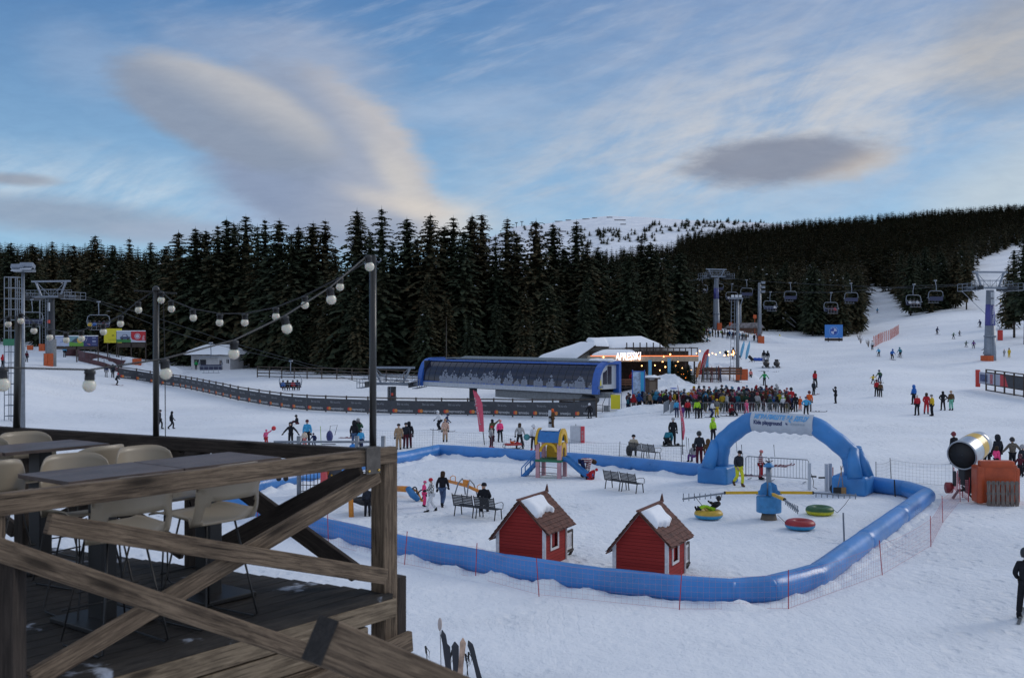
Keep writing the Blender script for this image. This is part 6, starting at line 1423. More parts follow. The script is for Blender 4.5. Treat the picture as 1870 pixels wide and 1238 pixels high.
m = MB(); tl, tr_ = bp(1078, 657, 131), bp(1275, 655, 131); zt = (tl.z+tr_.z)/2
m.box(((tl.x+tr_.x)/2, 134, zt+.05), (tr_.x-tl.x, 6.4, .62)); ter = obj_from(m, 'terrace_slab', M_CREAM, bar)
M_STRIP = mat('warm_strip', (.8, .25, .08), .5, emit=(1.0, .22, .05), estr=1.5)
m = MB(); m.box(((tl.x+tr_.x)/2, 130.76, zt+.42), (tr_.x-tl.x, .06, .07)); obj_from(m, 'light_strip', M_STRIP, bar)
def rail_post(x, y, z, h=1.05):
    pass
m = MB(); x0, x1 = bp(1176, 0, 131).x, tr_.x-.1; zr = zt+.36
for k in range(10): x = x0+(x1-x0)*k/9; m.box((x, 131, zr+.5), (.11, .11, 1.0))
m.box(((x0+x1)/2, 131, zr+1.02), (x1-x0+.2, .10, .09)); m.box((x1, 134, zr+1.02), (.09, 6, .09)); m.box(((x0+x1)/2, 131, zr+.12), (x1-x0, .06, .06)); obj_from(m, 'terrace_railing', M_DARKW, bar)
m = MB(); x0 = bp(1145, 0, 136).x
for k in range(6): x = x0+k*.85; m.box((x, 136.3, zr+.9), (.14, .10, 1.5))
m.box((x0+2.1, 136.3, zr+1.0), (4.6, .08, .10)); obj_from(m, 'wall_frame', M_DARKW, bar)
M_LIT = mat('lit_letters', (.9, .85, .85), .5, emit=(1.0, .86, .84), estr=1.6)
put_text('sign_letters', 'APRESSKI', 1.2, M_LIT, at(1147, 650.5, 130.4), (1, 0, .04), (.06, 0, 1), bar, width=46/F*130.4, height=14/F*130.4, ext=.06, bold=.02)
for px in (1088, 1132, 1183, 1222, 1252, 1268):
    p = bp(px, 0, 131); m = MB(); m.box((p.x, 131, (zt+gz(p.x, 131))/2-.3), (.18, .18, zt-gz(p.x, 131)+.2)); obj_from(m, 'post', M_DARKW, bar)
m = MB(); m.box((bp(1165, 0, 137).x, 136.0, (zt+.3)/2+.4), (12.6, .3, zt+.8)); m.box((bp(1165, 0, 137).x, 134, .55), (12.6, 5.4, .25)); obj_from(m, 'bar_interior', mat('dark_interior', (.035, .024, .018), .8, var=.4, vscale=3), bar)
m = MB(); zf = .75
for k in range(3): m.box((bp(1180, 0, 131.4).x, 131.5, zf+.2+k*.28), (8.4, .06, .20))
for k in range(9): m.box((bp(1128, 0, 131.4).x+k*1.0, 131.56, zf+.4), (.10, .08, .95))
obj_from(m, 'lower_railing', mat('brown_timber', (.17, .08, .045), .8, var=.3), bar)
M_BULB = mat('warm_bulb', (1, .7, .4), .4, emit=(1.0, .48, .16), estr=7)
rb = random.Random(8)
def lamp_thing(lab, pts, r=.07, wire=True, grp='strings of warm light bulbs around the bar'):
    t = thing('string_lights', lab, 'string lights', pts[0], 0, grp)
    for p in pts: m = MB(); m.smooth = True; m.ball(p, r*rb.uniform(.8, 1.3), 7, 5); obj_from(m, 'bulb', M_BULB, t)
    if wire: m = MB(); m.tube([Vector(p)+Vector((0, 0, r)) for p in pts], .012, 3); obj_from(m, 'wire', M_DKS, t)
lamp_thing('warm bulbs hanging inside under the terrace slab', [bp(px, py, 132.4) for px, py in ((1177, 657), (1188, 661), (1200, 659), (1210, 660), (1222, 657), (1238, 660), (1241, 658), (1256, 656), (1268, 658))], .085)
lamp_thing('warm bulbs scattered low inside the open bar front', [bp(px, py, 132.8) for px, py in ((1172, 668), (1183, 673), (1196, 667), (1205, 676), (1215, 670), (1228, 675), (1234, 668), (1246, 672), (1250, 682), (1262, 676))], .075, False)
lamp_thing('warm bulbs along the terrace front, below the lit sign', [bp(px, py, 130.6) for px, py in ((1102, 652), (1153, 657), (1168, 657), (1212, 651), (1224, 647), (1272, 645))], .07, False)
lamp_thing('warm bulbs strung to the right over the snow wall', [bp(px, py, 141) for px, py in ((1278, 641), (1290, 646), (1295, 648), (1301, 645), (1307, 647), (1315, 644), (1323, 649), (1330, 648), (1336, 647))], .08)
lamp_thing('warm bulbs stacked by the floodlight mast', [bp(px, py, 145) for px, py in ((1330, 642), (1339, 641), (1340, 645), (1339, 648), (1340, 643))], .10, False)
for i, (px, py, h, c) in enumerate(((1228, 686, 3.0, 0), (1240, 694, 2.6, 1), (1250, 698, 2.2, 1), (1258, 700, 2.6, 0))):
    g0 = on(px, 129.5-i*.6); t = thing('lit_shrub', ['tall dark conifer shrub at the left under the terrace', 'shrub with orange fairy lights, second from the left', 'shrub with the most orange fairy lights under the terrace', 'slim shrub by the right terrace post'][i], 'shrub', g0, random.random()*6, 'shrubs under the bar terrace')
    cr = bpy.data.objects.new('foliage', TREES[i % 3]); COL.objects.link(cr); cr.parent = t; cr.scale = (.26, .26, h/20)
    for k in range(12 if c else 3):
        a, z = rb.random()*6.28, rb.uniform(.2, h*.7); rr = .65*(1-z/h); m = MB(); m.smooth = True; m.ball((rr*math.cos(a), rr*math.sin(a), z), .055, 6, 4); m.build('fairy_light', mat('amber_light', (1, .4, .1), .4, emit=(1, .25, .04), estr=4), t)
for (px, d, jc, hp_, lab) in ((1153, 133.5, 'red', 'stand', 'guest in red jacket inside the bar'), (1160, 133.8, 'yellow', 'stand2', 'guest in yellow jacket inside the bar'), (1178, 134, 'white', 'stand', 'guest in white jacket inside the bar'), (1170, 134, 'tan', 'stand', 'guest in tan jacket inside the bar'), (1236, 134.5, 'dark', 'stand2', 'guest in dark jacket between the terrace posts')):
    p = bp(px, 0, d); person(Vector((p.x, d, .68)), 10, hp_, jc, 'black', 'beanie', jc, lab, far=True)
q = gp(1190, 727); k_ = thing('kiosk', 'small brown timber kiosk with snow on its roof', 'kiosk', q)
m = MB(); m.box((0, .6, 1.05), (1.35, 1.2, 2.1)); m.build('wall', mat('brown_kiosk', (.085, .055, .04), .8, var=.3), k_); m = MB(); m.box((.1, -.02, 1.2), (.7, .06, 1.3)); m.build('door', mat('kiosk_door', (.16, .12, .09), .8), k_)
m = MB(); m.box((0, .6, 2.18), (1.9, 1.7, .14)); m.build('roof', M_DARKW, k_); m = MB(); m.smooth = True; m.ball((0, .6, 2.22), (.9, .8, .30), 14, 8); m.build('snow_cap', M_ROOFSNOW, k_)
q = on(1166, 108); t = thing('info_board', 'tall blue framed board with a pale mountain picture by the left queue', 'board', q, R(-12))
zt_ = EYE-(678-HY)*108/F-q.z; zb_ = EYE-(723-HY)*108/F-q.z
m = MB(); w = 1.22
for x in (-w/2, w/2): m.box((x, 0, zt_/2), (.10, .10, zt_+.3))
m.box((0, 0, zt_), (w, .08, .08)); m.box((0, 0, zb_), (w, .08, .08)); m.build('frame', M_BLUEF, t)
m = MB(); m.box((-.18, -.01, (zt_+zb_)/2), (.76, .04, zt_-zb_-.1)); pc = m.build('picture', mat('mountain_picture', (.34, .44, .60), .6, var=.4, vscale=2.2), t)
m = MB(); m.box((.38, -.01, (zt_+zb_)/2), (.34, .04, zt_-zb_-.1)); m.build('blue_strip', mat('cyan_strip', (.03, .35, .62), .5), t)
q = gp(385, 674); HD = q.y; t = thing('white_hut', 'small white hut with thick snow on its hipped roof', 'hut', q, R(-20))
m = MB(); m.box((-.6, 2, 1.15), (7.2, 4.4, 3.0)); m.box((3.6, 1.1, 1.15), (2.6, 4.2, 3.0)); w_ = m.build('wall', M_PLAST, t)
for (x, y, sx, sz, z, mt_, nm_) in ((-2.2, -.22, 2.6, 1.1, 1.25, M_DGLASS, 'window'), (2.95, -1.02, .62, 1.8, .85, M_DARKW, 'door'), (4.4, -1.02, .5, .8, 1.5, M_DGLASS, 'window')):
    m = MB(); m.box((x, y, z), (sx, .06, sz)); o = m.build(nm_, mt_, t)
    m = MB(); m.box((x, y-.02, z+sz/2), (sx+.1, .08, .07)); m.box((x, y-.02, z-sz/2), (sx+.1, .08, .07)); m.box((x, y-.025, z), (.06, .07, sz)); m.build('frame', M_PLAST, o)
m = MB(); m.smooth = True; n = 24
for i in range(n+1):
    for j in range(n+1):
        u, v = i/n, j/n; x = -5.0+u*10.6; y = -1.7+v*6.8; e = min(u*10.6, (1-u)*10.6, v*6.8, (1-v)*6.8); m.v.append((x, y, 2.70+min(e, 2.9)*.50+.40*(1-math.exp(-e*4))+.06*mnoise.noise(Vector((x, y, 3)))))
for i in range(n):
    for j in range(n): a = i*(n+1)+j; m.face((a, a+n+1, a+n+2, a+1))
m.build('roof_snow', M_ROOFSNOW, t)
m = MB(); m.box((.3, 1.7, 2.64), (10.4, 6.6, .16)); m.build('roof_slab', M_DARKW, t)
P(358, 676, 190, 'stand', 'green', 'dark', 'beanie', 'green', 'person in green vest in front of the white hut', h=1.8, far=True)
def ladder(m, p0, p1, w=.4, step=.35, side=(1, 0, 0)):
    p0, p1 = Vector(p0), Vector(p1); s = Vector(side)*w/2; m.tube([p0-s, p1-s], .035, 5); m.tube([p0+s, p1+s], .035, 5); n = int((p1-p0).length/step)
    for k in range(1, n): q = p0.lerp(p1, k/n); m.tube([q-s, q+s], .02, 4)
def lift_tower(label, base, H, r0, r1, arm, rz, stripes=None, dark=False, gantry=1.0):
    t = thing('lift_tower', label, 'lift tower', base, rz, 'chairlift towers'); M_ = M_STL
    m = MB(); m.smooth = True; m.tube([(0, 0, -1.0), (0, 0, H*.35), (0, 0, H*.351), (0, 0, H)], [r0*1.03, r0*.95, r0*.90, r1], 18); sh = m.build('shaft', M_DKS if dark else M_, t)
    m = MB(); m.smooth = True; m.lathe([(r0*1.05, H*.34), (r0*1.05, H*.36)], n=18); m.build('flange', M_STL, sh)
    m = MB()
    for y in (-.28, .28): m.bar((-arm, y, H+.35), (arm, y, H+.35), .14, .30)
    for k in range(9): x = -arm+2*arm*k/8; m.bar((x, -.28, H+.35), (x, .28, H+.35), .08, .08)
    m.build('crossarm', M_STL, t)
    for s in (-1, 1):                      # sheave assembly with its walkway
        m = MB(); X_ = s*arm*.80
        m.bar((X_, -2.6*gantry, H+.15), (X_, 2.6*gantry, H+.15), .12, .30);
        for k in range(8): y = (-2.3+k*.66)*gantry; m.tube([(X_-.07, y, H+.42), (X_+.07, y, H+.42)], .24, 10)
        m.build('sheave_train', M_DKS, t)
        m = MB(); X2 = s*(arm*.80+.75)
        m.bar((X2, -2.6*gantry, H-.1), (X2, 2.6*gantry, H-.1), .7, .06)
        for k in range(5): y = (-2.6+1.3*k)*gantry; m.tube([(X2+s*.3, y, H-.1), (X2+s*.3, y, H+1.0)], .04, 5)
        for z in (.45, 1.0): m.tube([(X2+s*.3, -2.6*gantry, H+z), (X2+s*.3, 2.6*gantry, H+z)], .035, 5)
        m.build('walkway', M_STL, t)
    m = MB(); top = H+2.75*gantry           # lifting frame above
    for s in (-1, 1):
        m.bar((s*arm*.42, 0, H+.5), (s*arm*.68, 0, top), .26, .20); m.bar((s*arm*.05, 0, H+.5), (s*arm*.66, 0, top), .06, .06)
        m.bar((s*arm*.42, 0, H+.5), (s*arm*.68, .0, top), .1, .1)
    m.bar((-arm*.85, 0, top), (arm*.85, 0, top), .22, .26)
    for x in (-arm*.3, 0, arm*.3): m.tube([(x, 0, H+.5), (x, 0, H+1.6)], .04, 5)
    m.tube([(-arm*.5, 0, H+1.5), (arm*.5, 0, H+1.5)], .04, 5); m.build('lifting_frame', M_STL, t)
    m = MB(); ladder(m, (-.18, -r0-.12, .2), (-.18, -r1-.18, H), .38, .34); m.build('ladder', M_STL, t)
    m = MB()
    for k in range(11): x = -arm+2*arm*k/10; m.tube([(x, -.55, H+.4), (x, -.55, H+1.35)], .03, 4)
    for z in (.85, 1.35): m.tube([(-arm, -.55, H+z), (arm, -.55, H+z)], .03, 4)
    m.build('guard_rail', M_STL, t)
    return t
TR = on(1808, 163); Ht = EYE-(530-HY)*163/F-TR.z
tR = lift_tower('big grey lift tower with a purple band at the right edge', TR, Ht, .88, .56, 3.4, R(8))
m = MB(); m.smooth = True
def band(m, H, r0, r1, z0, z1, k=1.03):
    f = lambda z: (r0*.90+(r1-r0*.90)*((z-H*.351)/(H*.649)) if z > H*.351 else r0)*k
    m.smooth = True; m.lathe([(f(z0), z0), (f(z1), z1)], n=18)
m = MB(); band(m, Ht, .88, .56, Ht*.50, Ht*.80, 1.02); m.build('purple_band', mat('purple_band', (.06, .06, .26), .5), tR)
m = MB()
for z in (Ht*.83, Ht*.93): m.box((.0, -.70, z), (.62, .03, .8))
m.build('number_plate', M_WHT, tR)
def vtext(nm, txt, par, p, h, w, mt_, up=True):
    put_text(nm, txt, 1, mt_, p, (0, 0, 1), (-1, 0, 0), par, width=h, height=w, world=False, ext=.01)
vtext('lettering', 'Milka Milka', tR, (0, -.86, Ht*.65), Ht*.24, .34, M_WHT)
for k in range(4):
    a = R(-150+k*40); m = MB(); m.box((1.15*math.sin(a), -1.15*math.cos(a), .15), (.9, .3, 1.3), rz=a); m.build('base_padding', M_ORP, tR, bevel=.08)
TL = gp(93, 668); Hl = EYE-(546-HY)*TL.y/F-TL.z
tL = lift_tower('grey lift tower with orange foot padding at the left edge', TL, Hl, .70, .50, 4.1, R(-14), dark=True)
m = MB(); m.smooth = True; m.tube([(0, 0, -.5), (0, 0, Hl*.40)], .80, 18); m.build('concrete_base', M_CONC, tL)
for a in (-10, 35, -75): m = MB(); m.box((.92*math.sin(R(a)), -.92*math.cos(R(a)), .5), (.75, .22, 2.9), rz=R(a)); m.build('base_padding', M_ORP if a != -75 else M_CONC, tL, bevel=.06)
m = MB(); m.box((.1, -.62, Hl*.88), (.42, .04, 1.3)); m.build('number_plate', M_WHT, tL); m = MB(); m.box((.1, -.66, Hl*.66), (.5, .04, .5)); m.build('round_sign', mat('red_sign', (.6, .07, .04), .5), tL)
TM = on(1308, 235); Hm = EYE-(508-HY)*235/F-TM.z
tM = lift_tower('slender grey lift tower above the upper queue', TM, Hm, .75, .42, 3.0, R(20), gantry=.7)
m = MB(); band(m, Hm, .75, .42, Hm*.62, Hm*.82, 1.03); m.build('purple_band', mat('purple_band', (.06, .06, .26), .5), tM); m = MB(); m.box((.2, -1.0, .9), (1.1, .3, 2.6)); m.build('base_padding', M_ORP, tM, bevel=.05)
TS = on(716, 131); Hs = EYE-(706-HY)*131/F-TS.z
tS = lift_tower('squat lift tower left of the blue station, behind the fence', TS, Hs, .55, .50, 3.4, R(-10), dark=True, gantry=.85)
for s in (-1, 1):
    m = MB(); m.smooth = True
    m.tube([(s*2.9, -2.4+k*.55, Hs+.72+.04*(k % 2)) for k in range(9)], .13, 6); m.build('snow_patch', M_ROOFSNOW, tS)
m = MB(); m.box((.15, -.58, Hs-.9), (.32, .04, .34)); m.build('round_sign', mat('red_sign', (.6, .07, .04), .5), tS)
def flood_pole(label, base, H, r, arms, ladder_on=False, rail=False):
    t = thing('floodlight_pole', label, 'floodlight pole', base, 0, 'floodlight poles'); m = MB(); m.smooth = True; m.tube([(0, 0, -.5), (0, 0, H)], [r*1.15, r*.75], 12); m.build('pole', M_GAL, t)
    for (x, z, sz) in arms:
        m = MB(); m.bar((0, 0, z), (x, 0, z), .08, .08); m.box((x, -.1, z+.05), (sz, sz*.55, sz*.32), M=Matrix.Translation((x, -.1, z+.1)) @ Matrix.Rotation(R(-25), 4, 'X')); lm = m.build('lamp_head', M_STL, t, bevel=.02)
        m = MB(); m.box((0, 0, 0), (sz*.85, .02, sz*.45), M=Matrix.Translation((x, -.1-sz*.22, z-.06)) @ Matrix.Rotation(R(-60), 4, 'X')); m.build('lamp_glass', mat('lamp_glass', (.5, .53, .58), .2), lm)
    if ladder_on: m = MB(); ladder(m, (-r-.5, 0, 0), (-r-.35, 0, H-.3), .45, .5); m.build('ladder', M_STL, t)
    return t
B_ = on(42, 73); HH = EYE-(490-HY)*73/F-B_.z
fp = flood_pole('tall grey floodlight pole in front of the lattice mast at the left edge', B_, HH, .14, [(-.25, HH-.05, .9), (.35, HH+.05, .9)])
m = MB(); m.box((.1, 0, HH-.18), (1.35, .5, .16)); m.build('platform', M_GAL, fp);
m = MB(); ladder(m, (-.42, .1, -.3), (-.36, .1, HH*.62), .30, .33); m.build('ladder', M_STL, fp)
B_ = on(20, 100); HH = EYE-(506-HY)*100/F-B_.z; lm_ = thing('lattice_mast', 'open steel lattice mast with a green box at the far left edge', 'mast', B_)
m = MB(); w = .62
for x in (-w, 0, w*.95):
    for y in (0, .9): m.tube([(x, y, -.3), (x, y, HH)], .045, 5)
for k in range(14):
    z = HH*(1-k/13.5); m.bar((-w, 0, z), (w*.95, 0, z), .05, .07); m.bar((-w, .9, z), (w*.95, .9, z), .05, .07); m.bar((-w, 0, z), (-w, .9, z), .05, .05); m.bar((w*.95, 0, z), (w*.95, .9, z), .05, .05)
m.build('lattice', M_GAL, lm_); m = MB(); m.box((-.1, -.1, EYE-(625-HY)*100/F-B_.z), (.95, .5, .62)); m.build('green_box', mat('green_box', (.03, .17, .09), .6), lm_, bevel=.03)
m = MB(); ladder(m, (w+.35, 0, -.3), (w+.35, 0, HH-.3), .38, .4); m.build('ladder', M_GAL, lm_)
TLD = gp(58, 664); lt = thing('ladder_mast', 'thin ladder mast standing left of the grey lift tower', 'mast', gp(80, 641)); HH = EYE-(545-HY)*lt.location.y/F-lt.location.z
m = MB(); ladder(m, (0, 0, 0), (0, 0, HH), .55, .55); m.tube([(-.75, 0, 0), (-.75, 0, HH)], .14, 8); m.build('ladder', M_GAL, lt); m = MB(); m.box((-.2, -.4, .6), (1.1, .4, 1.6)); m.build('base_padding', M_ORP, lt, bevel=.06)
B_ = on(1347, 141); HH = EYE-(545-HY)*141/F-B_.z
fp = flood_pole('floodlight pole with a ladder mast rising from the snow bank right of the bar', B_, HH, .24, [], True)
m = MB(); m.box((-.2, 0, HH), (1.6, .5, .18)); m.build('platform', M_GAL, fp)
for k in range(3): m = MB(); m.box((-.7+k*.5, -.2, HH+.3), (.36, .3, .32)); m.build('lamp_head', M_WHT, fp, bevel=.03)
m = MB(); m.box((.5, -.25, 1.0), (1.6, .3, 1.5), rz=R(-8)); m.build('base_padding', M_ORP, fp, bevel=.08)
B_ = on(1387, 216); HH = EYE-(516-HY)*216/F-B_.z; fp = flood_pole('thick floodlight pole with three lamps and orange padding', B_, HH, .40, [(.7, HH-.1, .8), (.7, HH-1.0, .8), (.7, HH-1.9, .8)])
m = MB(); m.box((.2, -.5, .3), (1.25, .4, 2.2)); m.build('base_padding', M_ORP, fp, bevel=.06)
B_ = on(1228, 224); HH = EYE-(533-HY)*224/F-B_.z; flood_pole('thin pole with one lamp at the left end of the upper queue', B_, HH, .17, [(.5, HH, .7)])
B_ = on(1352, 232); HH = EYE-(556-HY)*232/F-B_.z; ml = thing('snow_lance', 'leaning grey snow lance on a post behind the upper queue', 'snow lance', B_)
m = MB(); m.smooth = True; m.tube([(0, 0, -.3), (0, 0, HH)], [.28, .18], 10); m.build('post', M_STL, ml); m = MB(); m.bar((0, 0, HH-.4), (.55, 0, HH+1.4), .10, .2); m.bar((0, 0, HH), (-.6, 0, HH-.7), .08, .08); m.build('lance', M_STL, ml)
q = on(1362, 226); t = thing('timber_hut', 'small brown timber hut with orange signs behind the upper queue', 'hut', q)
m = MB(); m.box((0, 1.5, 1.1), (7, 3, 2.4)); m.build('wall', mat('hut_timber', (.12, .06, .04), .8, var=.35), t); m = MB(); m.prism([(-4, 2.2), (4, 2.2), (3.0, 3.4), (-2.6, 3.2)], (0, 1.5, 0), (1, 0, 0), (0, 0, 1), 3.6); m.build('roof', mat('snowy_thatch', (.20, .18, .18), .9, var=.5, vscale=2), t)
for (x, z) in ((-3.2, 3.0), (1.9, 4.6)): m = MB(); m.tube([(x, 0, 0), (x, 0, z)], .06, 5); m.box((x, -.05, z), (.7, .1, .8)); m.build('orange_sign', M_ORP, t)
q = gp(1762, 551); sl_ = thing('snow_lance', 'thin snow lance leaning from a red padded base right of the big tower', 'snow lance', on(1826, 200))
zq = EYE-(630-HY)*200/F-sl_.location.z
m = MB(); m.smooth = True; m.tube([(0, 0, 0), (0, 0, 2.4), (-1.6, 0, 5.2)], .07, 6); m.build('post', M_STL, sl_); m = MB(); m.tube([(-.1, .3, 2.6), (-6.4, 2, 9.4)], .05, 5); m.build('lance', M_STL, sl_); m = MB(); m.box((0, -.1, 1.0), (.8, .6, 1.9)); m.build('base_padding', mat('red_padding', (.5, .04, .03), .6), sl_, bevel=.06)
def rope(label, pts, r=.028, grp='haul ropes of the chairlifts'):
    m = MB(); m.tube([Vector(p) for p in pts], r, 5); o = m.build('haul_rope', M_DKS); tag(o, label, 'cable', grp)
UR = [at(1852, 524, 160), at(1770, 520, 166), at(1673, 527, 178), at(1550, 522, 196), at(1443, 517, 214), at(1364, 512, 226), at(1314, 506, 235), at(1240, 514, 262), at(1200, 516, 280)]
LR = [at(1765, 519, 165), at(1673, 522, 172), at(1518, 534, 188), at(1407, 534, 206), at(1337, 521, 222), at(1300, 509, 234), at(1278, 511, 246), at(1200, 519, 280)]
rope('dark haul rope from the big right tower along the farther row of chairs', [at(1870, 530, 157)]+UR)
rope('dark haul rope from the big right tower along the nearer row of chairs', LR)
LL1 = [at(40, 540, 150), at(150, 545, 150), at(180, 552, 147), at(300, 601, 141), at(385, 627, 138), at(530, 660, 133), at(660, 699, 131), at(760, 705, 128)]
LL2 = [at(0, 545, 156), at(58, 548, 154), at(150, 540, 152), at(300, 585, 145), at(420, 625, 140), at(560, 664, 135), at(740, 699, 130)]
rope('dark haul rope from the left tower down past the white hut', LL1); rope('thin dark haul rope just above the other one past the hut', LL2)
def chair_proto():
    t = thing('lift_chair', 'x', 'lift chair', (0, 0, 0)); w = 1.35      # faces -Y, origin at the rope grip
    m = MB(); m.smooth = True; m.tube([(0, 0, .05), (.0, .12, -.5), (.05, .35, -1.0), (.05, .3, -1.75)], .06, 7); m.box((0, 0, .05), (.5, .18, .2)); m.build('hanger', M_STL, t)
    m = MB(); m.smooth = True; m.tube([(-w, .1, -3.3), (-w-.15, .1, -2.6), (-w, .15, -1.95), (-w+.3, .2, -1.75), (w-.3, .2, -1.75), (w, .15, -1.95), (w+.15, .1, -2.6), (w, .1, -3.3)], .05, 7); m.build('bail', M_STL, t)
    m = MB(); m.box((0, .0, -3.38), (2*w, .52, .12)); m.build('seat', M_SEAT, t, bevel=.03)
    m = MB(); m.box((0, .26, -3.05), (2*w, .08, .62), M=Matrix.Translation((0, .27, -3.05)) @ Matrix.Rotation(R(-10), 4, 'X')); m.build('backrest', M_SEAT, t, bevel=.02)
    m = MB(); m.tube([(-w, -.45, -2.95), (w, -.45, -2.95)], .035, 5)
    for x in (-w, w): m.tube([(x, .2, -2.5), (x, -.45, -2.95)], .03, 5)
    for x in (-.9, -.3, .3, .9): m.tube([(x, -.45, -2.95), (x, -.5, -3.8)], .025, 4)
    m.tube([(-1.1, -.5, -3.8), (1.1, -.5, -3.8)], .03, 4); m.build('restraint_bar', M_STL, t); return t
proto = chair_proto()
def liftchair(p, rz, label, s=1.0, riders=()):
    o = dup(proto, p, R(rz), label, 'chairs hanging from the lift ropes', scale=s)
    for (x, jc) in riders:
        q = Matrix.Rotation(R(rz), 3, 'Z') @ (Vector((x, .05, -3.36-.50))*s)
        person(Vector(p)+q, rz, 'sit', jc, 'black', 'helmet', 'black', 'rider in %s, %s on the %s' % (nm(jc), ['first', 'second', 'third', 'fourth'][[r_[0] for r_ in riders].index(x)], label.replace('chairlift chair', 'chair').replace('loaded ', '').split(',')[0].split(' with ')[0]), h=1.72, far=True)
ch = [(58, 548, 154, 20, 'empty chairlift chair left of the grey left tower', 1.0, ()),
 (180, 552, 147, 25, 'chairlift chair above the yellow billboard with four riders', 1.0, ((-1.1, 'yellow'), (-.5, 'blue'), (.1, 'black'), (.7, 'red'))),
 (385, 627, 138, 20, 'empty chairlift chair in front of the white hut', 1.0, ()),
 (531, 660, 133, 25, 'loaded chairlift chair above the snow by the rear fence', .95, ((-1.0, 'blue'), (-.4, 'black'), (.3, 'red'), (.9, 'navy'))),
 (1337, 519, 222, 15, 'chairlift chair right above the ladder floodlight pole', .95, ((-.8, 'white'), (.2, 'lgrey'))),
 (1407, 534, 206, 15, 'chairlift chair with a white rider at its right end', .95, ((1.0, 'white'),)),
 (1518, 535, 188, 15, 'chairlift chair with red rider above the blue billboard', .95, ((-.6, 'dark'), (.1, 'maroon'), (.8, 'red'))),
 (1669, 520, 172, 15, 'chairlift chair between trees left of big tower, with white clad riders', .95, ((-.7, 'white'), (0, 'lgrey'), (.7, 'white'))),
 (1363, 512, 226, 195, 'empty chairlift chair left of the three lamp pole', .95, ()),
 (1443, 517, 214, 195, 'empty chairlift chair right of the three lamp pole', .95, ()),
 (1554, 518, 196, 195, 'empty chairlift chair at the tree edge above the billboard', .95, ()),
 (1708, 513, 176, 195, 'empty chairlift chair left of the big grey tower', .95, ()),
 (1240, 510, 262, 195, 'empty chairlift chair above the thin lamp pole', 1.0, ()),
 (1283, 508, 246, 15, 'loaded chairlift chair above the lone spruce', .9, ((.5, 'white'),)),
 (1312, 507, 238, 195, 'empty chairlift chair right beside the middle tower', .8, ())]
for (px, py, d, rz, lab, s, rd_) in ch: liftchair(at(px, py, d), rz, lab, s, rd_)
for k in kids(proto): bpy.data.objects.remove(k)
bpy.data.objects.remove(proto)
M_MESHB = mat('dark_banner_mesh', (.055, .058, .068), .8, var=.15); M_MESHP = mat('plum_net', (.10, .045, .05), .85, var=.25, vscale=1.5); M_LETW = mat('letter_white', (.50, .50, .52), .6); M_LETD = mat('letter_dim', (.26, .27, .30), .6)
M_LR = mat('logo_red', (.55, .05, .03), .6); M_LO = mat('logo_orange', (.62, .22, .05), .6)
TXT1 = text_mesh('neprocenjivo', .34, 'lettering', bold=.004); TXT2 = text_mesh('Biti na vrhu', .34, 'lettering')
for me in (TXT1, TXT2): me.materials.clear()
TXT1.materials.append(M_LETW); TXT2.materials.append(M_LETD)
def fence(pts, label, H=1.75, pitch=3.0, banner=True, group=None, rails=4, mt=None, every=1, px_text_from=0):
    P0 = [gp(x, y) for x, y in pts]; seg = []; tot = 0
    for a, b in zip(P0, P0[1:]): seg.append((tot, a, b)); tot += (b-a).length
    def along(s):
        for (s0, a, b) in reversed(seg):
            if s >= s0: t = min(1, (s-s0)/(b-a).length); p = a.lerp(b, t); return Vector((p.x, p.y, gz(p.x, p.y)))
        return P0[0]
    n = max(1, int(round(tot/pitch))); t = thing('timber_fence', label, 'fence', P0[0], 0, group); Q = [along(tot*i/n) for i in range(n+1)]; mt = mt or M_TIMB
    for i, q in enumerate(Q): m = MB(); m.bar(q-Vector((0, 0, .3)), q+Vector((0, 0, H+.12)), .15, .15, up=(0, 1, 0)); m.build('post', mt, t, world=True)
    for i in range(n):
        a, b = Q[i], Q[i+1]; d = (b-a).normalized(); nn = Vector((d.y, -d.x, 0))
        if nn.y > 0: nn = -nn
        for k in range(rails): z = .22+(H-.22)*k/(rails-1); m = MB(); m.bar(a+nn*.09+Vector((0, 0, z)), b+nn*.09+Vector((0, 0, z)), .05, .13); m.build('rail', mt, t, world=True)
        if banner:
            m = MB(); lo, hi = .10, H*.86; o = nn*.125; q = [a+o+Vector((0, 0, lo)), b+o+Vector((0, 0, lo)), b+o+Vector((0, 0, hi)), a+o+Vector((0, 0, hi))]; m.poly(q); bo = nn*.01; m.poly([x-bo for x in q][::-1])
            for j in range(4): m.poly([q[j], q[(j+1) % 4], q[(j+1) % 4]-bo, q[j]-bo])
            pan = m.build('banner', M_MESHB, t, world=True)
            ux = d if d.x > 0 else -d; uy = Vector((0, 0, 1)); c = (a+b)/2+o+nn*.01; inv = wm(t).inverted()
            if i % every == 0:
                for (me, z, kx, s_) in ((TXT1, .42, .28, .95), (TXT2, 1.12, .0, .95)):
                    w = max(v.co.x for v in me.vertices)-min(v.co.x for v in me.vertices); sc = 1.75/w if me is TXT1 else 1.35/w
                    o_ = bpy.data.objects.new('lettering', me); COL.objects.link(o_); o_.parent = pan
                    M = Matrix.Translation(c+ux*kx+Vector((0, 0, z))) @ Matrix((( *ux, 0), (*uy, 0), (*ux.cross(uy), 0), (0, 0, 0, 1))).transposed() @ Matrix.Diagonal((sc, sc*1.15, 1, 1)); o_.matrix_basis = inv @ M
                for (kx, mm, e) in ((-1.02, M_LR, 0), (-.80, M_LO, .004)):
                    m = MB(); cc = c+ux*kx+Vector((0, 0, .42))+nn*(.012+e); m.poly([cc+ux*(.19*math.cos(k*math.pi/8))+uy*(.19*math.sin(k*math.pi/8)) for k in range(16)]); m.build('logo_disc', mm, pan, world=True)
    return t
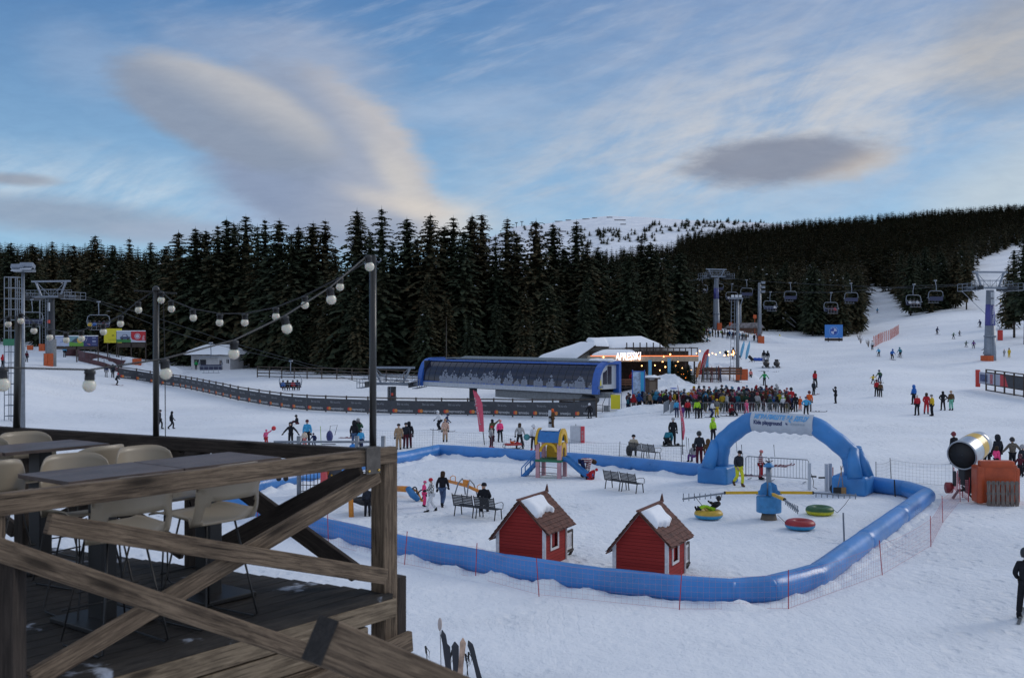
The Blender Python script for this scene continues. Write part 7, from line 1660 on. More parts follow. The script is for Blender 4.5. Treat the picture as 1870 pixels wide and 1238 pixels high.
fence([(216, 691), (262, 696), (323, 706), (387, 720), (433, 731), (478, 739), (545, 749), (600, 752), (700, 756), (900, 759), (1089, 762)], 'long curved dark timber fence hung with dark sponsor banners before the station')
fence([(470, 689), (560, 692), (650, 694), (770, 700)], 'plain dark timber fence along the forest edge left of the station', H=1.7, pitch=2.9, banner=False)
def low_fence(): pass
def net_fence(pts, label, H, cell, wire, mt, pmt, posts=None, pitch=3.0, lean=0, grp=None, name='safety_net', tops=True, sag=.08, prad=.02):
    P0 = [gp(x, y) for x, y in pts]; t = thing(name, label, 'net fence', P0[0], 0, grp); V = MB(); Hh = MB()
    for a, b in zip(P0, P0[1:]):
        L = (b-a).length; n = max(1, int(round(L/pitch)))
        for i in range(n):
            p = a.lerp(b, i/n); q = a.lerp(b, (i+1)/n); p.z = gz(p.x, p.y); q.z = gz(q.x, q.y); ll = (q-p).length; k = max(2, int(ll/cell)); d = (q-p)/k
            for j in range(k):
                s = j/k; dz = -sag*4*s*(1-s); r = p+d*j; V.bar(r+Vector((0, 0, .04)), r+Vector((0, 0, H+dz)), wire, wire, up=(0, 1, 0))
            rows = int(H/cell)
            for r_ in range(rows+1):
                z = .04+(H-.04)*r_/rows; prev = None
                for s in (0, .25, .5, .75, 1):
                    c = p.lerp(q, s)+Vector((0, 0, z-sag*4*s*(1-s)*z/H))
                    if prev is not None: Hh.bar(prev, c, wire*(2.0 if r_ in (0, rows) else 1), wire*(2.0 if r_ in (0, rows) else 1))
                    prev = c
            m = MB(); lx = random.uniform(-.12, .12); m.tube([p-Vector((0, 0, .15)), p+Vector((lx, 0, H+.10))], prad, 5); m.build('net_pole', pmt, t, world=True)
    q = P0[-1]; m = MB(); m.tube([q-Vector((0, 0, .15)), q+Vector((0, 0, H+.10))], prad, 5); m.build('net_pole', pmt, t, world=True)
    V.v += []; base = len(V.v)
    for f, u, mi, sm in zip(Hh.f, Hh.uv, Hh.mi, Hh.sm): V.f.append(tuple(i+base for i in f)); V.uv.append(u); V.mi.append(mi); V.sm.append(sm)
    V.v += Hh.v; V.build('mesh_net', mt, t, world=True); return t
M_NR = mat('red_net', (.52, .20, .22), .7); M_NRP = mat('red_pole', (.40, .03, .05), .5); M_NG = mat('grey_net', (.16, .16, .18), .8); M_NGP = mat('grey_pole', (.12, .12, .13), .6)
net_fence([(1754, 915), (1722, 955), (1700, 998), (1612, 1050), (1440, 1113), (1240, 1114), (985, 1088), (868, 1056), (738, 1031), (600, 994), (470, 960)], 'thin red safety net on leaning poles outside the near barrier', .92, .15, .0024, M_NR, M_NRP, pitch=4.2, prad=.013)
net_fence([(660, 818), (790, 818), (900, 826), (1040, 840), (1130, 848), (1245, 858), (1262, 862)], 'thin grey safety net behind the far barrier', 1.15, .16, .004, M_NG, M_NGP, pitch=5.5, prad=.018)
net_fence([(1600, 888), (1628, 880), (1740, 889)], 'thin grey safety net right of the arch', 1.05, .16, .004, M_NG, M_NGP, pitch=4, prad=.018)
net_fence([(1596, 634), (1612, 625), (1626, 620), (1641, 610)], 'bright orange safety net along the trees on the right', 2.0, .30, .011, mat('orange_net', (.5, .16, .13), .7), mat('orange_pole', (.6, .12, .06), .6), pitch=2.2, sag=.1, prad=.05)
def panel_run(pts, label, H, mt, pmt, dz=0, name='net_barrier'):
    P0 = [gp(x, y) for x, y in pts]; t = thing(name, label, 'barrier', P0[0]);
    for i, (a, b) in enumerate(zip(P0, P0[1:])):
        m = MB(); m.bar(a+Vector((0, 0, H/2+dz)), b+Vector((0, 0, H/2+dz)), .04, H); m.build('net_panel', mt, t, world=True)
        m = MB(); m.tube([a-Vector((0, 0, .2)), a+Vector((0, 0, H+.5))], .05, 5); m.build('post', pmt, t, world=True)
    return t
panel_run([(119, 650), (138, 650), (155, 657), (175, 660), (200, 667), (222, 672), (250, 672)], 'plum coloured net barrier curving down from the left tower', 1.35, M_MESHP, M_DKS)
panel_run([(143, 659), (165, 664), (190, 670), (216, 680), (238, 684)], 'second lower plum net barrier with red discs', .75, M_MESHP, M_DKS)
for (x, y, w, h, d_, lab) in ((127, 641, 1.4, 1.0, None, 'orange padding block at the upper end of the plum barrier'), (250, 668, 1.5, 1.6, None, 'orange padding block at the lower end of the plum barrier'), (55, 639, 1.1, .9, None, 'small orange padding block left of the grey tower')):
    q = gp(x, y+ (8 if w > 1.2 else 4)); m = MB(); m.smooth = False; m.box((0, 0, 0), (w, .45, h)); o = m.build('padding_block', M_ORP, None, bevel=.10); o.location = q+Vector((0, 0, h*.5+.4)); tag(o, lab, 'padding')
def billboard(label, px0, py0, px1, py1, d, panels, legs=True, band=.35, rz=0, snow=True):
    a, b = at(px0, py0, d), at(px1, py1, d); w = b.x-a.x; h = a.z-b.z; c = Vector(((a.x+b.x)/2, d, gz((a.x+b.x)/2, d))); zc = (a.z+b.z)/2-c.z
    t = thing('billboard', label, 'billboard', c, R(rz))
    n = len(panels)
    for i, f in enumerate(panels):
        m = MB(); x = -w/2+w*(i+.5)/n; m.box((x, -.05, zc), (w/n-.03, .08, h)); pn = m.build('poster', f[0], t); f[1](t, pn, x, zc, w/n, h)
    m = MB()
    for x in ([-w/2, 0, w/2] if n > 1 else [-w*.3, w*.3]): m.box((x, .06, (zc+h/2)/2-.3), (.16, .16, zc+h/2+.6))
    if band: m.box((0, .02, zc-h/2-band), (w, .08, band*1.6))
    m.build('frame', M_TIMB, t)
    if snow: m = MB(); m.smooth = True; m.bar((-w/2, 0, zc+h/2+.06), (w/2, 0, zc+h/2+.06), .35, .14); m.build('snow_cap', M_ROOFSNOW, t, bevel=.04)
    return t
def flat(nm, mt_, par, pts, y=-.12, z0=0):
    m = MB(); m.prism(pts, (0, y, 0), (1, 0, 0), (0, 0, 1), .02); return m.build(nm, mt_, par)
def circ(x, z, r, n=18, kz=1): return [(x+r*math.cos(6.2832*i/n), z+r*kz*math.sin(6.2832*i/n)) for i in range(n)]
def nothing(*a): pass
C_ = lambda n, c: mat(n, c, .6)
def d_yellow(t, pn, x, z, w, h):
    put_text('lettering', 'DHL', .5, C_('poster_dark', (.05, .04, .02)), (x+.02*w, -.12, z+.02*h), (1, 0, 0), (0, 0, 1), pn, world=False, width=w*.13, height=h*.10); flat('line', C_('poster_grey', (.25, .22, .04)), pn, [(x-w*.25, z-h*.28), (x+w*.25, z-h*.28), (x+w*.25, z-h*.26), (x-w*.25, z-h*.26)])
def d_car(t, pn, x, z, w, h):
    flat('grass_strip', C_('poster_green', (.04, .22, .06)), pn, [(x-w/2, z-h/2), (x+w/2, z-h/2), (x+w/2, z-h*.24), (x-w/2, z-h*.24)])
    flat('car_body', C_('poster_carblue', (.06, .08, .16)), pn, [(x-w*.22, z-h*.22), (x+w*.42, z-h*.22), (x+w*.45, z-h*.02), (x+w*.30, z+h*.02), (x+w*.22, z+h*.22), (x-w*.04, z+h*.22), (x-w*.14, z+h*.02), (x-w*.26, z-h*.04)], -.13)
    flat('car_window', C_('poster_pale', (.5, .52, .6)), pn, [(x-w*.08, z+h*.03), (x+w*.22, z+h*.03), (x+w*.17, z+h*.17), (x-w*.02, z+h*.17)], -.15)
    for k in (-.1, .3): flat('car_wheel', C_('poster_dark', (.03, .03, .03)), pn, circ(x+w*k, z-h*.20, h*.09), -.16)
def d_red(t, pn, x, z, w, h):
    flat('badge', C_('poster_pale', (.5, .52, .6)), pn, circ(x-w*.05, z+h*.05, h*.27)); flat('badge_ring', C_('poster_red', (.5, .02, .03)), pn, circ(x-w*.05, z+h*.05, h*.22), -.14); flat('badge_core', C_('poster_pale', (.5, .52, .6)), pn, circ(x-w*.05, z+h*.05, h*.17), -.16)
    flat('white_base', C_('poster_pale', (.5, .52, .6)), pn, [(x-w/2, z-h/2), (x+w/2, z-h/2), (x+w/2, z-h*.36), (x-w*.1, z-h*.34), (x-w*.4, z-h*.25), (x-w/2, z-h*.05)]); flat('figure', C_('poster_pink', (.55, .25, .28)), pn, [(x+w*.26, z-h*.3), (x+w*.46, z-h*.3), (x+w*.42, z-h*.05), (x+w*.46, z+h*.1), (x+w*.36, z+h*.16), (x+w*.30, z)], -.14)
def d_white(t, pn, x, z, w, h):
    for k, (a, b, c) in enumerate(((-.10, -.1, .06), (0, 0, .10), (.13, -.08, .05), (.02, .15, .04))): flat('blue_mark', C_('poster_blue', (.12, .18, .45)), pn, [(x+w*a, z+h*b-h*c), (x+w*(a+.05), z+h*b-h*c), (x+w*(a+.03), z+h*b+h*c), (x+w*(a-.01), z+h*b+h*c)])
    flat('line', C_('poster_blue', (.12, .18, .45)), pn, [(x-w*.4, z+h*.40), (x+w*.4, z+h*.40), (x+w*.4, z+h*.42), (x-w*.4, z+h*.42)])
def d_hill(t, pn, x, z, w, h):
    flat('green_field', C_('poster_green2', (.12, .30, .04)), pn, [(x-w/2, z-h/2), (x+w/2, z-h/2), (x+w/2, z-h*.1), (x, z-h*.18), (x-w/2, z-h*.05)]); flat('dark_hill', C_('poster_hill', (.05, .07, .10)), pn, [(x-w*.4, z-h*.1), (x+w*.1, z-h*.12), (x+w*.05, z+h*.35), (x-w*.1, z+h*.25)], -.125); flat('sun', C_('poster_sun', (.6, .38, .05)), pn, circ(x+w*.25, z+h*.1, h*.3), -.13)
def d_navy(t, pn, x, z, w, h):
    flat('swoosh', C_('poster_pale', (.5, .52, .6)), pn, [(x-w*.35, z-h*.1), (x-w*.28, z+h*.2), (x-w*.22, z+h*.42), (x-w*.27, z+h*.1)]); flat('swoosh', C_('poster_pink', (.55, .25, .28)), pn, [(x-w*.3, z-h*.25), (x-w*.02, z-h*.42), (x-w*.05, z-h*.3)], -.13)
    for (a, b, c, d2) in ((.12, .28, .25, .10), (.12, -.1, .25, .18), (.10, -.34, .32, .04)): flat('mark', C_('poster_pale2', (.25, .28, .42)), pn, [(x+w*a, z+h*b), (x+w*(a+c), z+h*b), (x+w*(a+c), z+h*(b+d2)), (x+w*a, z+h*(b+d2))])
billboard('bright yellow billboard behind the car poster', 190, 600, 223, 626, 196, [(M_YEL, d_yellow)], band=0, snow=False)
billboard('two part billboard with a car poster and a red poster', 213, 605, 266, 625, 190, [(C_('poster_sky', (.42, .47, .56)), d_car), (C_('poster_red', (.5, .02, .03)), d_red)], band=.5)
billboard('low three part billboard with white, green and navy posters', 101, 614, 179, 632, 180, [(C_('poster_white', (.42, .47, .60)), d_white), (C_('poster_teal', (.16, .30, .34)), d_hill), (C_('poster_navy', (.03, .04, .14)), d_navy)], band=.3)
q0 = at(1505, 594, 250)
def d_blue(t, pn, x, z, w, h):
    r = h*.36; flat('ring', C_('sign_pale', (.20, .36, .68)), pn, circ(x, z, r, 28), -.115); flat('disc', C_('sign_blue2', (.035, .15, .48)), pn, circ(x, z, r*.90, 28), -.13)
    for (a0, cc) in ((0, 'sign_white'), (90, 'sign_navy'), (180, 'sign_white'), (270, 'sign_navy')):
        flat('quarter', C_(cc, (.45, .50, .66) if cc == 'sign_white' else (.02, .05, .28)), pn, [(x, z)]+[(x+r*.62*math.cos(R(a0+k*15)), z+r*.62*math.sin(R(a0+k*15))) for k in range(7)], -.15)
    for k, chx in enumerate('BMW'): put_text('lettering', chx, .5, C_('sign_white', (.45, .50, .66)), (x+(k-1)*r*.45, -.15, z+r*(.76-.14*abs(k-1))), (1, 0, 0), (0, 0, 1), pn, world=False, height=r*.2, width=r*.24)
billboard('blue billboard with a round quartered emblem at the forest edge', 1506, 593, 1539, 617, 224, [(C_('sign_blue', (.045, .20, .55)), d_blue)], band=.35, snow=False)
q = gp(1203, 622); t = thing('piste_sign', 'small red and white sign panel on posts above the bar roof', 'sign', on(1209, 205)); zq = EYE-(606-HY)*205/F-t.location.z
m = MB(); m.box((0, 0, zq), (2.2, .1, 2.4)); m.build('panel', mat('pink_white_panel', (.42, .25, .26), .7, var=.5, vscale=1.2), t); m = MB()
for x in (-1, 1): m.box((x, .1, zq/2), (.14, .14, zq+2.4))
m.box((0, .05, zq-1.6), (2.2, .1, .7)); m.build('frame', M_TIMB, t)
fr = thing('timber_fence', 'dark timber fence with a pale and red banner at the right edge', 'fence', gp(1783, 689)); FP = [at(1785, 690, 122), at(1870, 702, 112), at(1960, 716, 104)]
d = (FP[2]-FP[0]).normalized(); Q = [FP[0]+d*(1.9*i) for i in range(9)]
for q in Q[1:]:
    g_ = gz(q.x, q.y); m = MB(); m.bar((q.x, q.y, g_-.3), (q.x, q.y, g_+2.45), .14, .14, up=(0, 1, 0)); m.build('post', M_TIMB, fr, world=True)
for z in (.1, .75, 2.1, 2.4):
    for a, b in zip(Q[1:], Q[2:]): m = MB(); m.bar((a.x, a.y-.1, gz(a.x, a.y)+z), (b.x, b.y-.1, gz(b.x, b.y)+z), .05, .12); m.build('rail', M_TIMB, fr, world=True)
def fpt(s, z, o=.2): q = FP[0]+d*s; return Vector((q.x, q.y-o, gz(q.x, q.y)+z))
def strip(nm_, mt_, s0, s1, z0=.72, z1=2.05, o=.2, skew=0):
    m = MB(); a, b, c, e = fpt(s0, z0, o), fpt(s1, z0, o), fpt(s1-skew, z1, o), fpt(s0, z1, o); m.poly([a, b, c, e]); return m.build(nm_, mt_, fr, world=True)
strip('banner', mat('pale_banner', (.36, .38, .46), .7, var=.1), .2, 5.0); strip('banner_print', mat('navy_print', (.07, .09, .18), .7, var=.5, vscale=6), .4, 2.0, 1.0, 1.8, .22); strip('banner_print', mat('red_print', (.38, .12, .14), .7, var=.6, vscale=5), 2.5, 3.1, .85, 1.95, .22); strip('banner', mat('red_banner', (.50, .06, .07), .7), 4.6, 6.3, .70, 2.07, .23, .8); strip('banner', M_MESHB, 5.0, 15, .70, 2.05, .205)
m = MB(); m.smooth = True; a = fpt(0, .3, .1); m.tube([a, a+Vector((0, 0, 1.95))], .26, 12); m.build('end_padding', mat('red_padding', (.5, .04, .03), .6), fr, world=True)
def feather(label, base, H, pts, col, letters=None, lc=None, tilt=(0, 0), grp=None, lw=.2):
    t = thing('feather_flag', label, 'flag', base, 0, grp); m = MB(); m.smooth = True
    m.tube([(0, 0, -.1), (tilt[0]*.3, 0, H*.5), (tilt[0]*.8, 0, H*.85), (tilt[0], 0, H)], [.03, .025, .018, .012], 6); m.build('flag_pole', M_DKS, t)
    m = MB(); n = len(pts); b0 = 0; rows = []
    for (z, xl, xr) in pts:
        row = []
        for j in range(7): u = j/6; x = xl+(xr-xl)*u; row.append((x, -.03+.05*math.sin(u*5+z*1.3), z))
        rows.append(row)
    for r_ in rows: m.v += r_
    m.smooth = True
    for i in range(n-1):
        for j in range(6): a = i*7+j; m.face((a, a+1, a+8, a+7))
    fl = m.build('flag_cloth', col, t)
    if letters:
        zc = (pts[0][0]+pts[-1][0])/2; xc = sum((p[1]+p[2])/2 for p in pts)/n; dz = pts[-1][0]-pts[0][0]; dx = (pts[-1][1]+pts[-1][2]-pts[0][1]-pts[0][2])/2
        u = Vector((dx, 0, dz)).normalized()*(-1 if letters[0] == '-' else 1); v = Vector((0, 1, 0)).cross(u) if letters[0] != '-' else Vector((0, 1, 0)).cross(u)
        put_text('lettering', letters.strip('-'), 1, lc, (xc, -.10, zc), u, Vector((-u.z, 0, u.x)), fl, world=False, width=abs(dz)*.66, height=lw, ext=.01)
    return t
M_FP = mat('flag_pink', (.62, .09, .15), .7, var=.08); M_FR = mat('flag_red', (.50, .03, .035), .7, var=.1); M_FB = mat('flag_blue', (.16, .42, .62), .7, var=.12); M_FO = mat('flag_orange', (.45, .18, .06), .7)
k = gp(885, 812).y/F; feather('pink feather flag with white lettering left of the arm-raising person', gp(885, 812), 100*k, [(24*k, -10*k, -1*k), (50*k, -13*k, -2*k), (75*k, -17*k, -4*k), (88*k, -19*k, -9*k), (97*k, -21*k, -15*k), (100*k, -21*k, -20*k)], M_FP, '-ski school', M_LETW, (-19*k, 0), lw=3.2*k)
k = gp(1247, 831).y/F; feather('thin pink feather flag seen edge-on at the left end of the crowd', gp(1247, 831), 128*k, [(28*k, -.5*k, 1.5*k), (45*k, -2*k, 4*k), (58*k, -3*k, 3*k), (90*k, -7*k, -3.5*k), (115*k, -9*k, -7.5*k), (127*k, -10*k, -9.2*k)], M_FP, 'ski school', M_LETW, (-9.5*k, 0), lw=1.8*k)
b_ = gp(1276, 695); k = b_.y/F; feather('red feather flag with white lettering leaning beside the ski rack', b_, (695-636)*k, [((695-684)*k, 1*k, 6*k), ((695-670)*k, 3*k, 11*k), ((695-655)*k, 6*k, 15*k), ((695-645)*k, 9*k, 18*k), ((695-638)*k, 15*k, 19*k)], M_FR, 'ROSSIGNOL', M_LETW, (18*k, 0), lw=4.2*k)
feather('narrow orange feather flag just left of the red one', gp(1272, 697), 40*k, [(8*k, -2*k, 3*k), (20*k, 0, 5*k), (32*k, 3*k, 8*k), (38*k, 6*k, 8*k)], M_FO, None, None, (7*k, 0))
for (px, y0, y1, d_, ln, lab) in ((1187, 692, 657, 129, 0, 'light blue vertical banner left of the snow heap under the terrace'), (1222, 690, 654, 129, 0, 'light blue vertical banner right of the snow heap under the terrace'), (1291, 680, 650, 139, 3, 'light blue flag behind the red feather flag')):
    g_ = on(px, d_); k = d_/F; feather(lab, g_, EYE-(y1-HY)*k-g_.z, [(EYE-(y0-HY)*k-g_.z, -3.2*k, 3*k), (EYE-((y0+y1)/2-HY)*k-g_.z, -2.6*k, 3*k), (EYE-(y1-HY)*k-g_.z, -3.4*k, 3*k)], M_FB, grp='light blue flags around the bar', tilt=(ln*k, 0))
for (px, ty, by, w, lab) in ((1352, 622, 654, 10, 'light blue feather flag, left of the two by the orange padding'), (1362, 623, 657, 8, 'wider light blue feather flag, right of the two by the orange padding')):
    g_ = gp(px, by); k = g_.y/F; H_ = (by-ty)*k; feather(lab, g_, H_, [(H_*.05, -1*k, 2*k), (H_*.4, 0, 5.5*k), (H_*.75, 3*k, 8*k), (H_, 6.5*k, 7.5*k)], M_FB, grp='light blue flags around the bar', tilt=(6.5*k, 0))
def crowd_barrier(label, a, b, grp='grey steel crowd barriers', H=1.1, n=None):
    d = b-a; L = d.length; rz = math.atan2(d.y, d.x); t = thing('crowd_barrier', label, 'barrier', a, rz, grp); m = MB(); m.smooth = True
    z1 = b.z-a.z
    m.tube([(0, 0, .12), (0, 0, H-.08), (.08, 0, H), (L-.08, 0, H+z1), (L, 0, H-.08+z1), (L, 0, .12+z1)], .022, 6); m.tube([(0, 0, .2), (L, 0, .2+z1)], .018, 5); m.build('frame', M_GAL, t)
    m = MB(); k = n or int(L/.14)
    for i in range(1, k): x = L*i/k; m.tube([(x, 0, .2+z1*i/k), (x, 0, H+z1*i/k)], .009, 4)
    m.build('bars', M_GAL, t)
    m = MB()
    for x in (.2, L-.2): m.bar((x, -.28, .03), (x, .28, .03), .04, .03)
    m.build('foot', M_GAL, t); return t
pts = [gp(x, y) for x, y in ((1362, 874), (1404, 877), (1477, 882))]
crowd_barrier('grey steel railing behind the man in yellow trousers', pts[0], pts[1]); crowd_barrier('grey steel railing between carousel mast and white gate post', pts[1], pts[2])
for i in range(9):
    a, b = gp(1262+i*20, 758), gp(1262+(i+1)*20-1.5, 758); crowd_barrier('crowd barrier before the lift queue, number %s from the left' % ['one', 'two', 'three', 'four', 'five', 'six', 'seven', 'eight', 'nine'][i], a, b)
for (x0, x1, lab) in ((1212, 1222, 'first'), (1224, 1233, 'second')): crowd_barrier('%s of two slanting crowd barriers left of the thin pink flag' % lab, gp(x0, 758), gp(x1, 752))
gt = thing('entry_gate', 'white entry gate posts with short black swing arms under the arch', 'gate', gp(1478, 893))
for px_, fy in ((1478, 893), (1509, 895), (1516, 894)):
    q = gp(px_, fy)-gt.location; m = MB(); m.box((q.x, q.y, .58), (.13, .13, 1.22)); m.build('gate_post', M_WHT, gt, bevel=.01)
q = gp(1509, 895)-gt.location; m = MB(); m.bar((.07, 0, .58), (.32, .0, .57), .06, .07); m.bar((q.x-.35, q.y, .57), (q.x-.07, q.y, .57), .06, .07); m.build('swing_arm', M_RUB, gt); m = MB(); m.smooth = True; m.tube([(.08, -.02, .7), (.18, -.05, .35), (.14, -.1, .12), (.3, -.2, .04)], .015, 5); m.build('cable', M_RUB, gt)
q = gp(1521, 893); m = MB(); m.tube([q, q+Vector((0, 0, 1.0))], .025, 6); tag(m.build('marker_pole', M_NRP), 'short red pole between gate and right arch foot', 'pole')
for (px_, c, lab, ln) in ((1529, 'dark_timber', 'shovel with a broad black blade against the right arch foot', .30), (1540, 'tan_blade', 'shovel with a tan blade against the right arch foot', -.04)):
    q = gp(px_, 904); t = thing('snow_shovel', lab, 'shovel', q); m = MB(); m.smooth = True; m.tube([(0, 0, .25), (ln, .25, 1.25)], .018, 6); m.build('shaft', mat('shovel_shaft', (.30, .19, .12), .7), t); m = MB(); m.box((0, -.02, .18), (.36 if c == 'dark_timber' else .24, .06, .34)); m.build('blade', mat(c, (.28, .16, .06), .7) if c != 'dark_timber' else M_RUB, t, bevel=.02)
q = gp(1521, 897)+Vector((-.1, -.2, 0)); m = MB(); m.smooth = True; m.ball(q+Vector((0, 0, .14)), (.10, .1, .18), 8, 6); tag(m.build('small_bag', M_RUB), 'small dark bag on the snow beside the gate', 'bag')
q = gp(1054, 809); t = thing('sign_box', 'white upright sign box with a red lettered side, behind the slide tower', 'sign', q, R(-8)); k = q.y/F
w, h = 19*k, 31*k; m = MB(); m.box((-.12, .35, h/2), (w, .75, h)); m.build('cabinet', mat('white_box', (.48, .50, .54), .6, var=.08), t, bevel=.02); m = MB(); m.box((w/2+.02, .1, h/2-.03), (6.5*k, .30, h+.02)); rs_ = m.build('red_side', mat('sign_red', (.58, .05, .07), .6), t)
put_text('lettering', 'SKI SERVIS', 1, M_LETW, (w/2+.02, -.06, h*.45), (0, 0, -1), (1, 0, 0), rs_, world=False, width=h*.55, height=.12, ext=.005); m = MB(); m.smooth = True; m.tube([(-.1, .2, h), (-.1, .2, h+.12)], .02, 5); m.build('finial', M_DKS, t)
q = gp(1780, 910); t = thing('snow_gun', 'big fan snow gun with silver and yellow barrel on a dark wheeled base', 'snow gun', q); D = q.y
fc = at(1757, 831, D-.3)-q; bc = at(1790, 809, D+1.0)-q; u = (bc-fc).normalized(); Ln = (bc-fc).length; M = Matrix.Translation(fc) @ u.to_track_quat('Z', 'Y').to_matrix().to_4x4()
m = MB(); m.smooth = True; n = 36; prof = [(.58, -.04), (.63, 0), (.635, .06), (.62, .12), (.61, Ln*.45)]; m.lathe(prof, M=M, n=n); m.f = m.f[:-2]; m.uv = m.uv[:-2]; m.mi = m.mi[:-2]; m.sm = m.sm[:-2]; m.build('barrel_front', mat('brushed_silver', (.52, .54, .57), .3, metal=.75, var=.1), t)
m = MB(); m.smooth = True; m.lathe([(.613, Ln*.45), (.59, Ln*.75)], M=M, n=n); m.f = m.f[:-2]; m.uv = m.uv[:-2]; m.mi = m.mi[:-2]; m.sm = m.sm[:-2]; m.build('barrel_band', mat('yellow_gloss', (.66, .40, .02), .35, coat=.3), t)
m = MB(); m.smooth = True; m.lathe([(.588, Ln*.75), (.54, Ln*.98), (.44, Ln)], M=M, n=n); m.build('barrel_rear', mat('brushed_silver', (.52, .54, .57), .3, metal=.75, var=.1), t)
m = MB(); m.smooth = True; m.lathe([(.59, .0), (.52, .30), (.02, .34)], M=M, n=n); m.build('inlet', M_RUB, t)
m = MB(); m.smooth = True; m.tube([M @ Vector((.61*math.cos(a), .61*math.sin(a), -.03)) for a in np.linspace(0, 6.283, 31)[:-1]], .035, 6, closed=True); m.build('nozzle_ring', mat('ring_metal', (.35, .37, .40), .4, metal=.6), t)
m = MB()
for k in range(9): a = k*.698; m.bar(M @ Vector((.08*math.cos(a), .08*math.sin(a), .14)), M @ Vector((.54*math.cos(a+.2), .54*math.sin(a+.2), .10)), .11, .03)
m.smooth = True; m.ball(M @ Vector((0, 0, .12)), .13, 10, 7); m.build('fan', M_DKS, t)
m = MB(); m.box((-.12, .2, .92), (.75, .7, .75)); m.build('gearbox', M_RUB, t, bevel=.05)
m = MB(); m.bar((-.1, .2, .2), (-.1, .2, .6), .35, .35); m.tube([(-.95, 0, .0), (-.7, .0, .35), (.6, .3, .35)], .06, 6); m.tube([(-.78, .2, .5), (-.78, .2, 1.15)], .07, 8); m.tube([(.3, -.2, .0), (.25, .1, .8)], .05, 6); m.build('chassis', M_DKS, t)
m = MB(); m.smooth = True; m.tube([(-1.1, .3, .42), (-.88, .3, .42)], .24, 16); m.build('wheel', mat('red_wheel', (.22, .02, .025), .5), t)
m = MB(); m.smooth = True; m.tube([(-.6, -.1, .55), (-.3, -.4, .12), (.1, -.6, .06), (.7, -.7, .05), (1.1, -.4, .06)], .045, 7); m.build('hose', M_RUB, t)
q = gp(1826, 921); t = thing('orange_cushion', 'large orange protective cushion standing in front of the snow gun', 'cushion', q, R(-6)); k = q.y/F
def cush(nm_, c, s, b=.12):
    m = MB(); m.box((0, 0, 0), s); o = m.build(nm_, mat('orange_vinyl', (.42, .065, .015), .45, var=.15, vscale=2, bump=.4, bscale=5), t, bevel=b); o.location = c; return o
cush('front_pad', (0, .12, .85), (1.42, .34, 1.62)); cush('side_pad', (-.76, .35, .80), (.32, .9, 1.55)); cush('side_pad', (.68, .5, .78), (.26, 1.1, 1.5)); cush('top_pad', (-.1, .15, 1.66), (1.4, .5, .30))
q2 = gp(1826, 921)+Vector((-.06, -.40, 0)); t = thing('timber_pallet', 'grey wooden pallet leaning upright against the orange cushion', 'pallet', q2, R(-6)); M_PAL = wood_mat('pallet_wood', (.12, .10, .09), (.24, .20, .18), 1.2)
for k in range(7): m = MB(); m.bar((-.55+k*.185, -.0, .0), (-.55+k*.185, .04, 1.02), .135, .03, up=(0, 1, 0)); m.build('slat', M_PAL, t)
for z in (.12, .5, .92): m = MB(); m.bar((-.62, .06, z), (.66, .06, z), .07, .09); m.build('crosspiece', M_PAL, t)
net_fence([(1768, 915), (1748, 900), (1742, 893)], 'short red net bunched at the foot of the snow gun', .9, .10, .006, M_NR, M_NRP, pitch=1.2, prad=.02)
for (px_, py_, lab) in ((1400, 671, 'dark snowmobile, left one of two on the slope'), (1419, 671, 'dark snowmobile, right one of two on the slope')):
    t = thing('snowmobile', lab, 'snowmobile', gp(px_, py_), R(-20)); mb = mat('dark_plastic', (.025, .022, .022), .4, var=.3)
    m = MB(); m.smooth = True; m.ball((0, -.5, .62), (.50, .85, .42), 12, 8); m.build('cowl', mb, t); m = MB(); m.box((0, .6, .78), (.42, 1.2, .24)); m.build('seat', M_RUB, t, bevel=.06); m = MB(); m.box((0, .45, .30), (.45, 2.0, .42)); m.build('track', M_RUB, t, bevel=.1)
    for x in (-.48, .48): m = MB(); m.bar((x, -.2, .07), (x, -1.3, .07), .16, .05); m.bar((x, -1.3, .07), (x, -1.55, .22), .16, .05); m.tube([(x, -.8, .1), (x*.5, -.7, .5)], .03, 5); m.build('front_ski', mb, t)
    m = MB(); m.tube([(-.42, -.05, 1.15), (-.1, -.15, 1.0), (.1, -.15, 1.0), (.42, -.05, 1.15)], .03, 6); m.build('handlebar', M_DKS, t); m = MB(); m.box((0, -.62, 1.08), (.55, .06, .36)); m.build('windscreen', mb, t, bevel=.03)
q = gp(937, 820); t = thing('sled', 'red sled with curved runners carrying a small child, beside the zebra jacket', 'sled', q, R(20)); M_SR = mat('sled_red', (.42, .04, .03), .5)
m = MB(); m.box((0, 0, .30), (1.0, .5, .12)); m.build('seat', M_SR, t, bevel=.03)
for y in (-.2, .2): m = MB(); m.smooth = True; m.tube([(-.55, y, .34), (-.62, y, .15), (-.45, y, .03), (.5, y, .03), (.66, y, .18), (.60, y, .50)], .022, 6); m.build('runner', M_DKS, t)
person(q+Vector((.05, 0, .20)), 110, 'lie', 'orange', 'red', 'beanie', 'navy', 'small child in red and orange lying on the red sled', h=.95)
def loose_skis(px_, py_, rz, col, lab, L=1.0):
    s = bpy.data.objects.new('skis', SKI_ME); COL.objects.link(s); s.location = gp(px_, py_)+Vector((0, 0, .01)); s.rotation_euler = (0, 0, R(rz)); s.color = (*CO[col], 1); tag(s, lab, 'skis', 'skis lying on the snow')
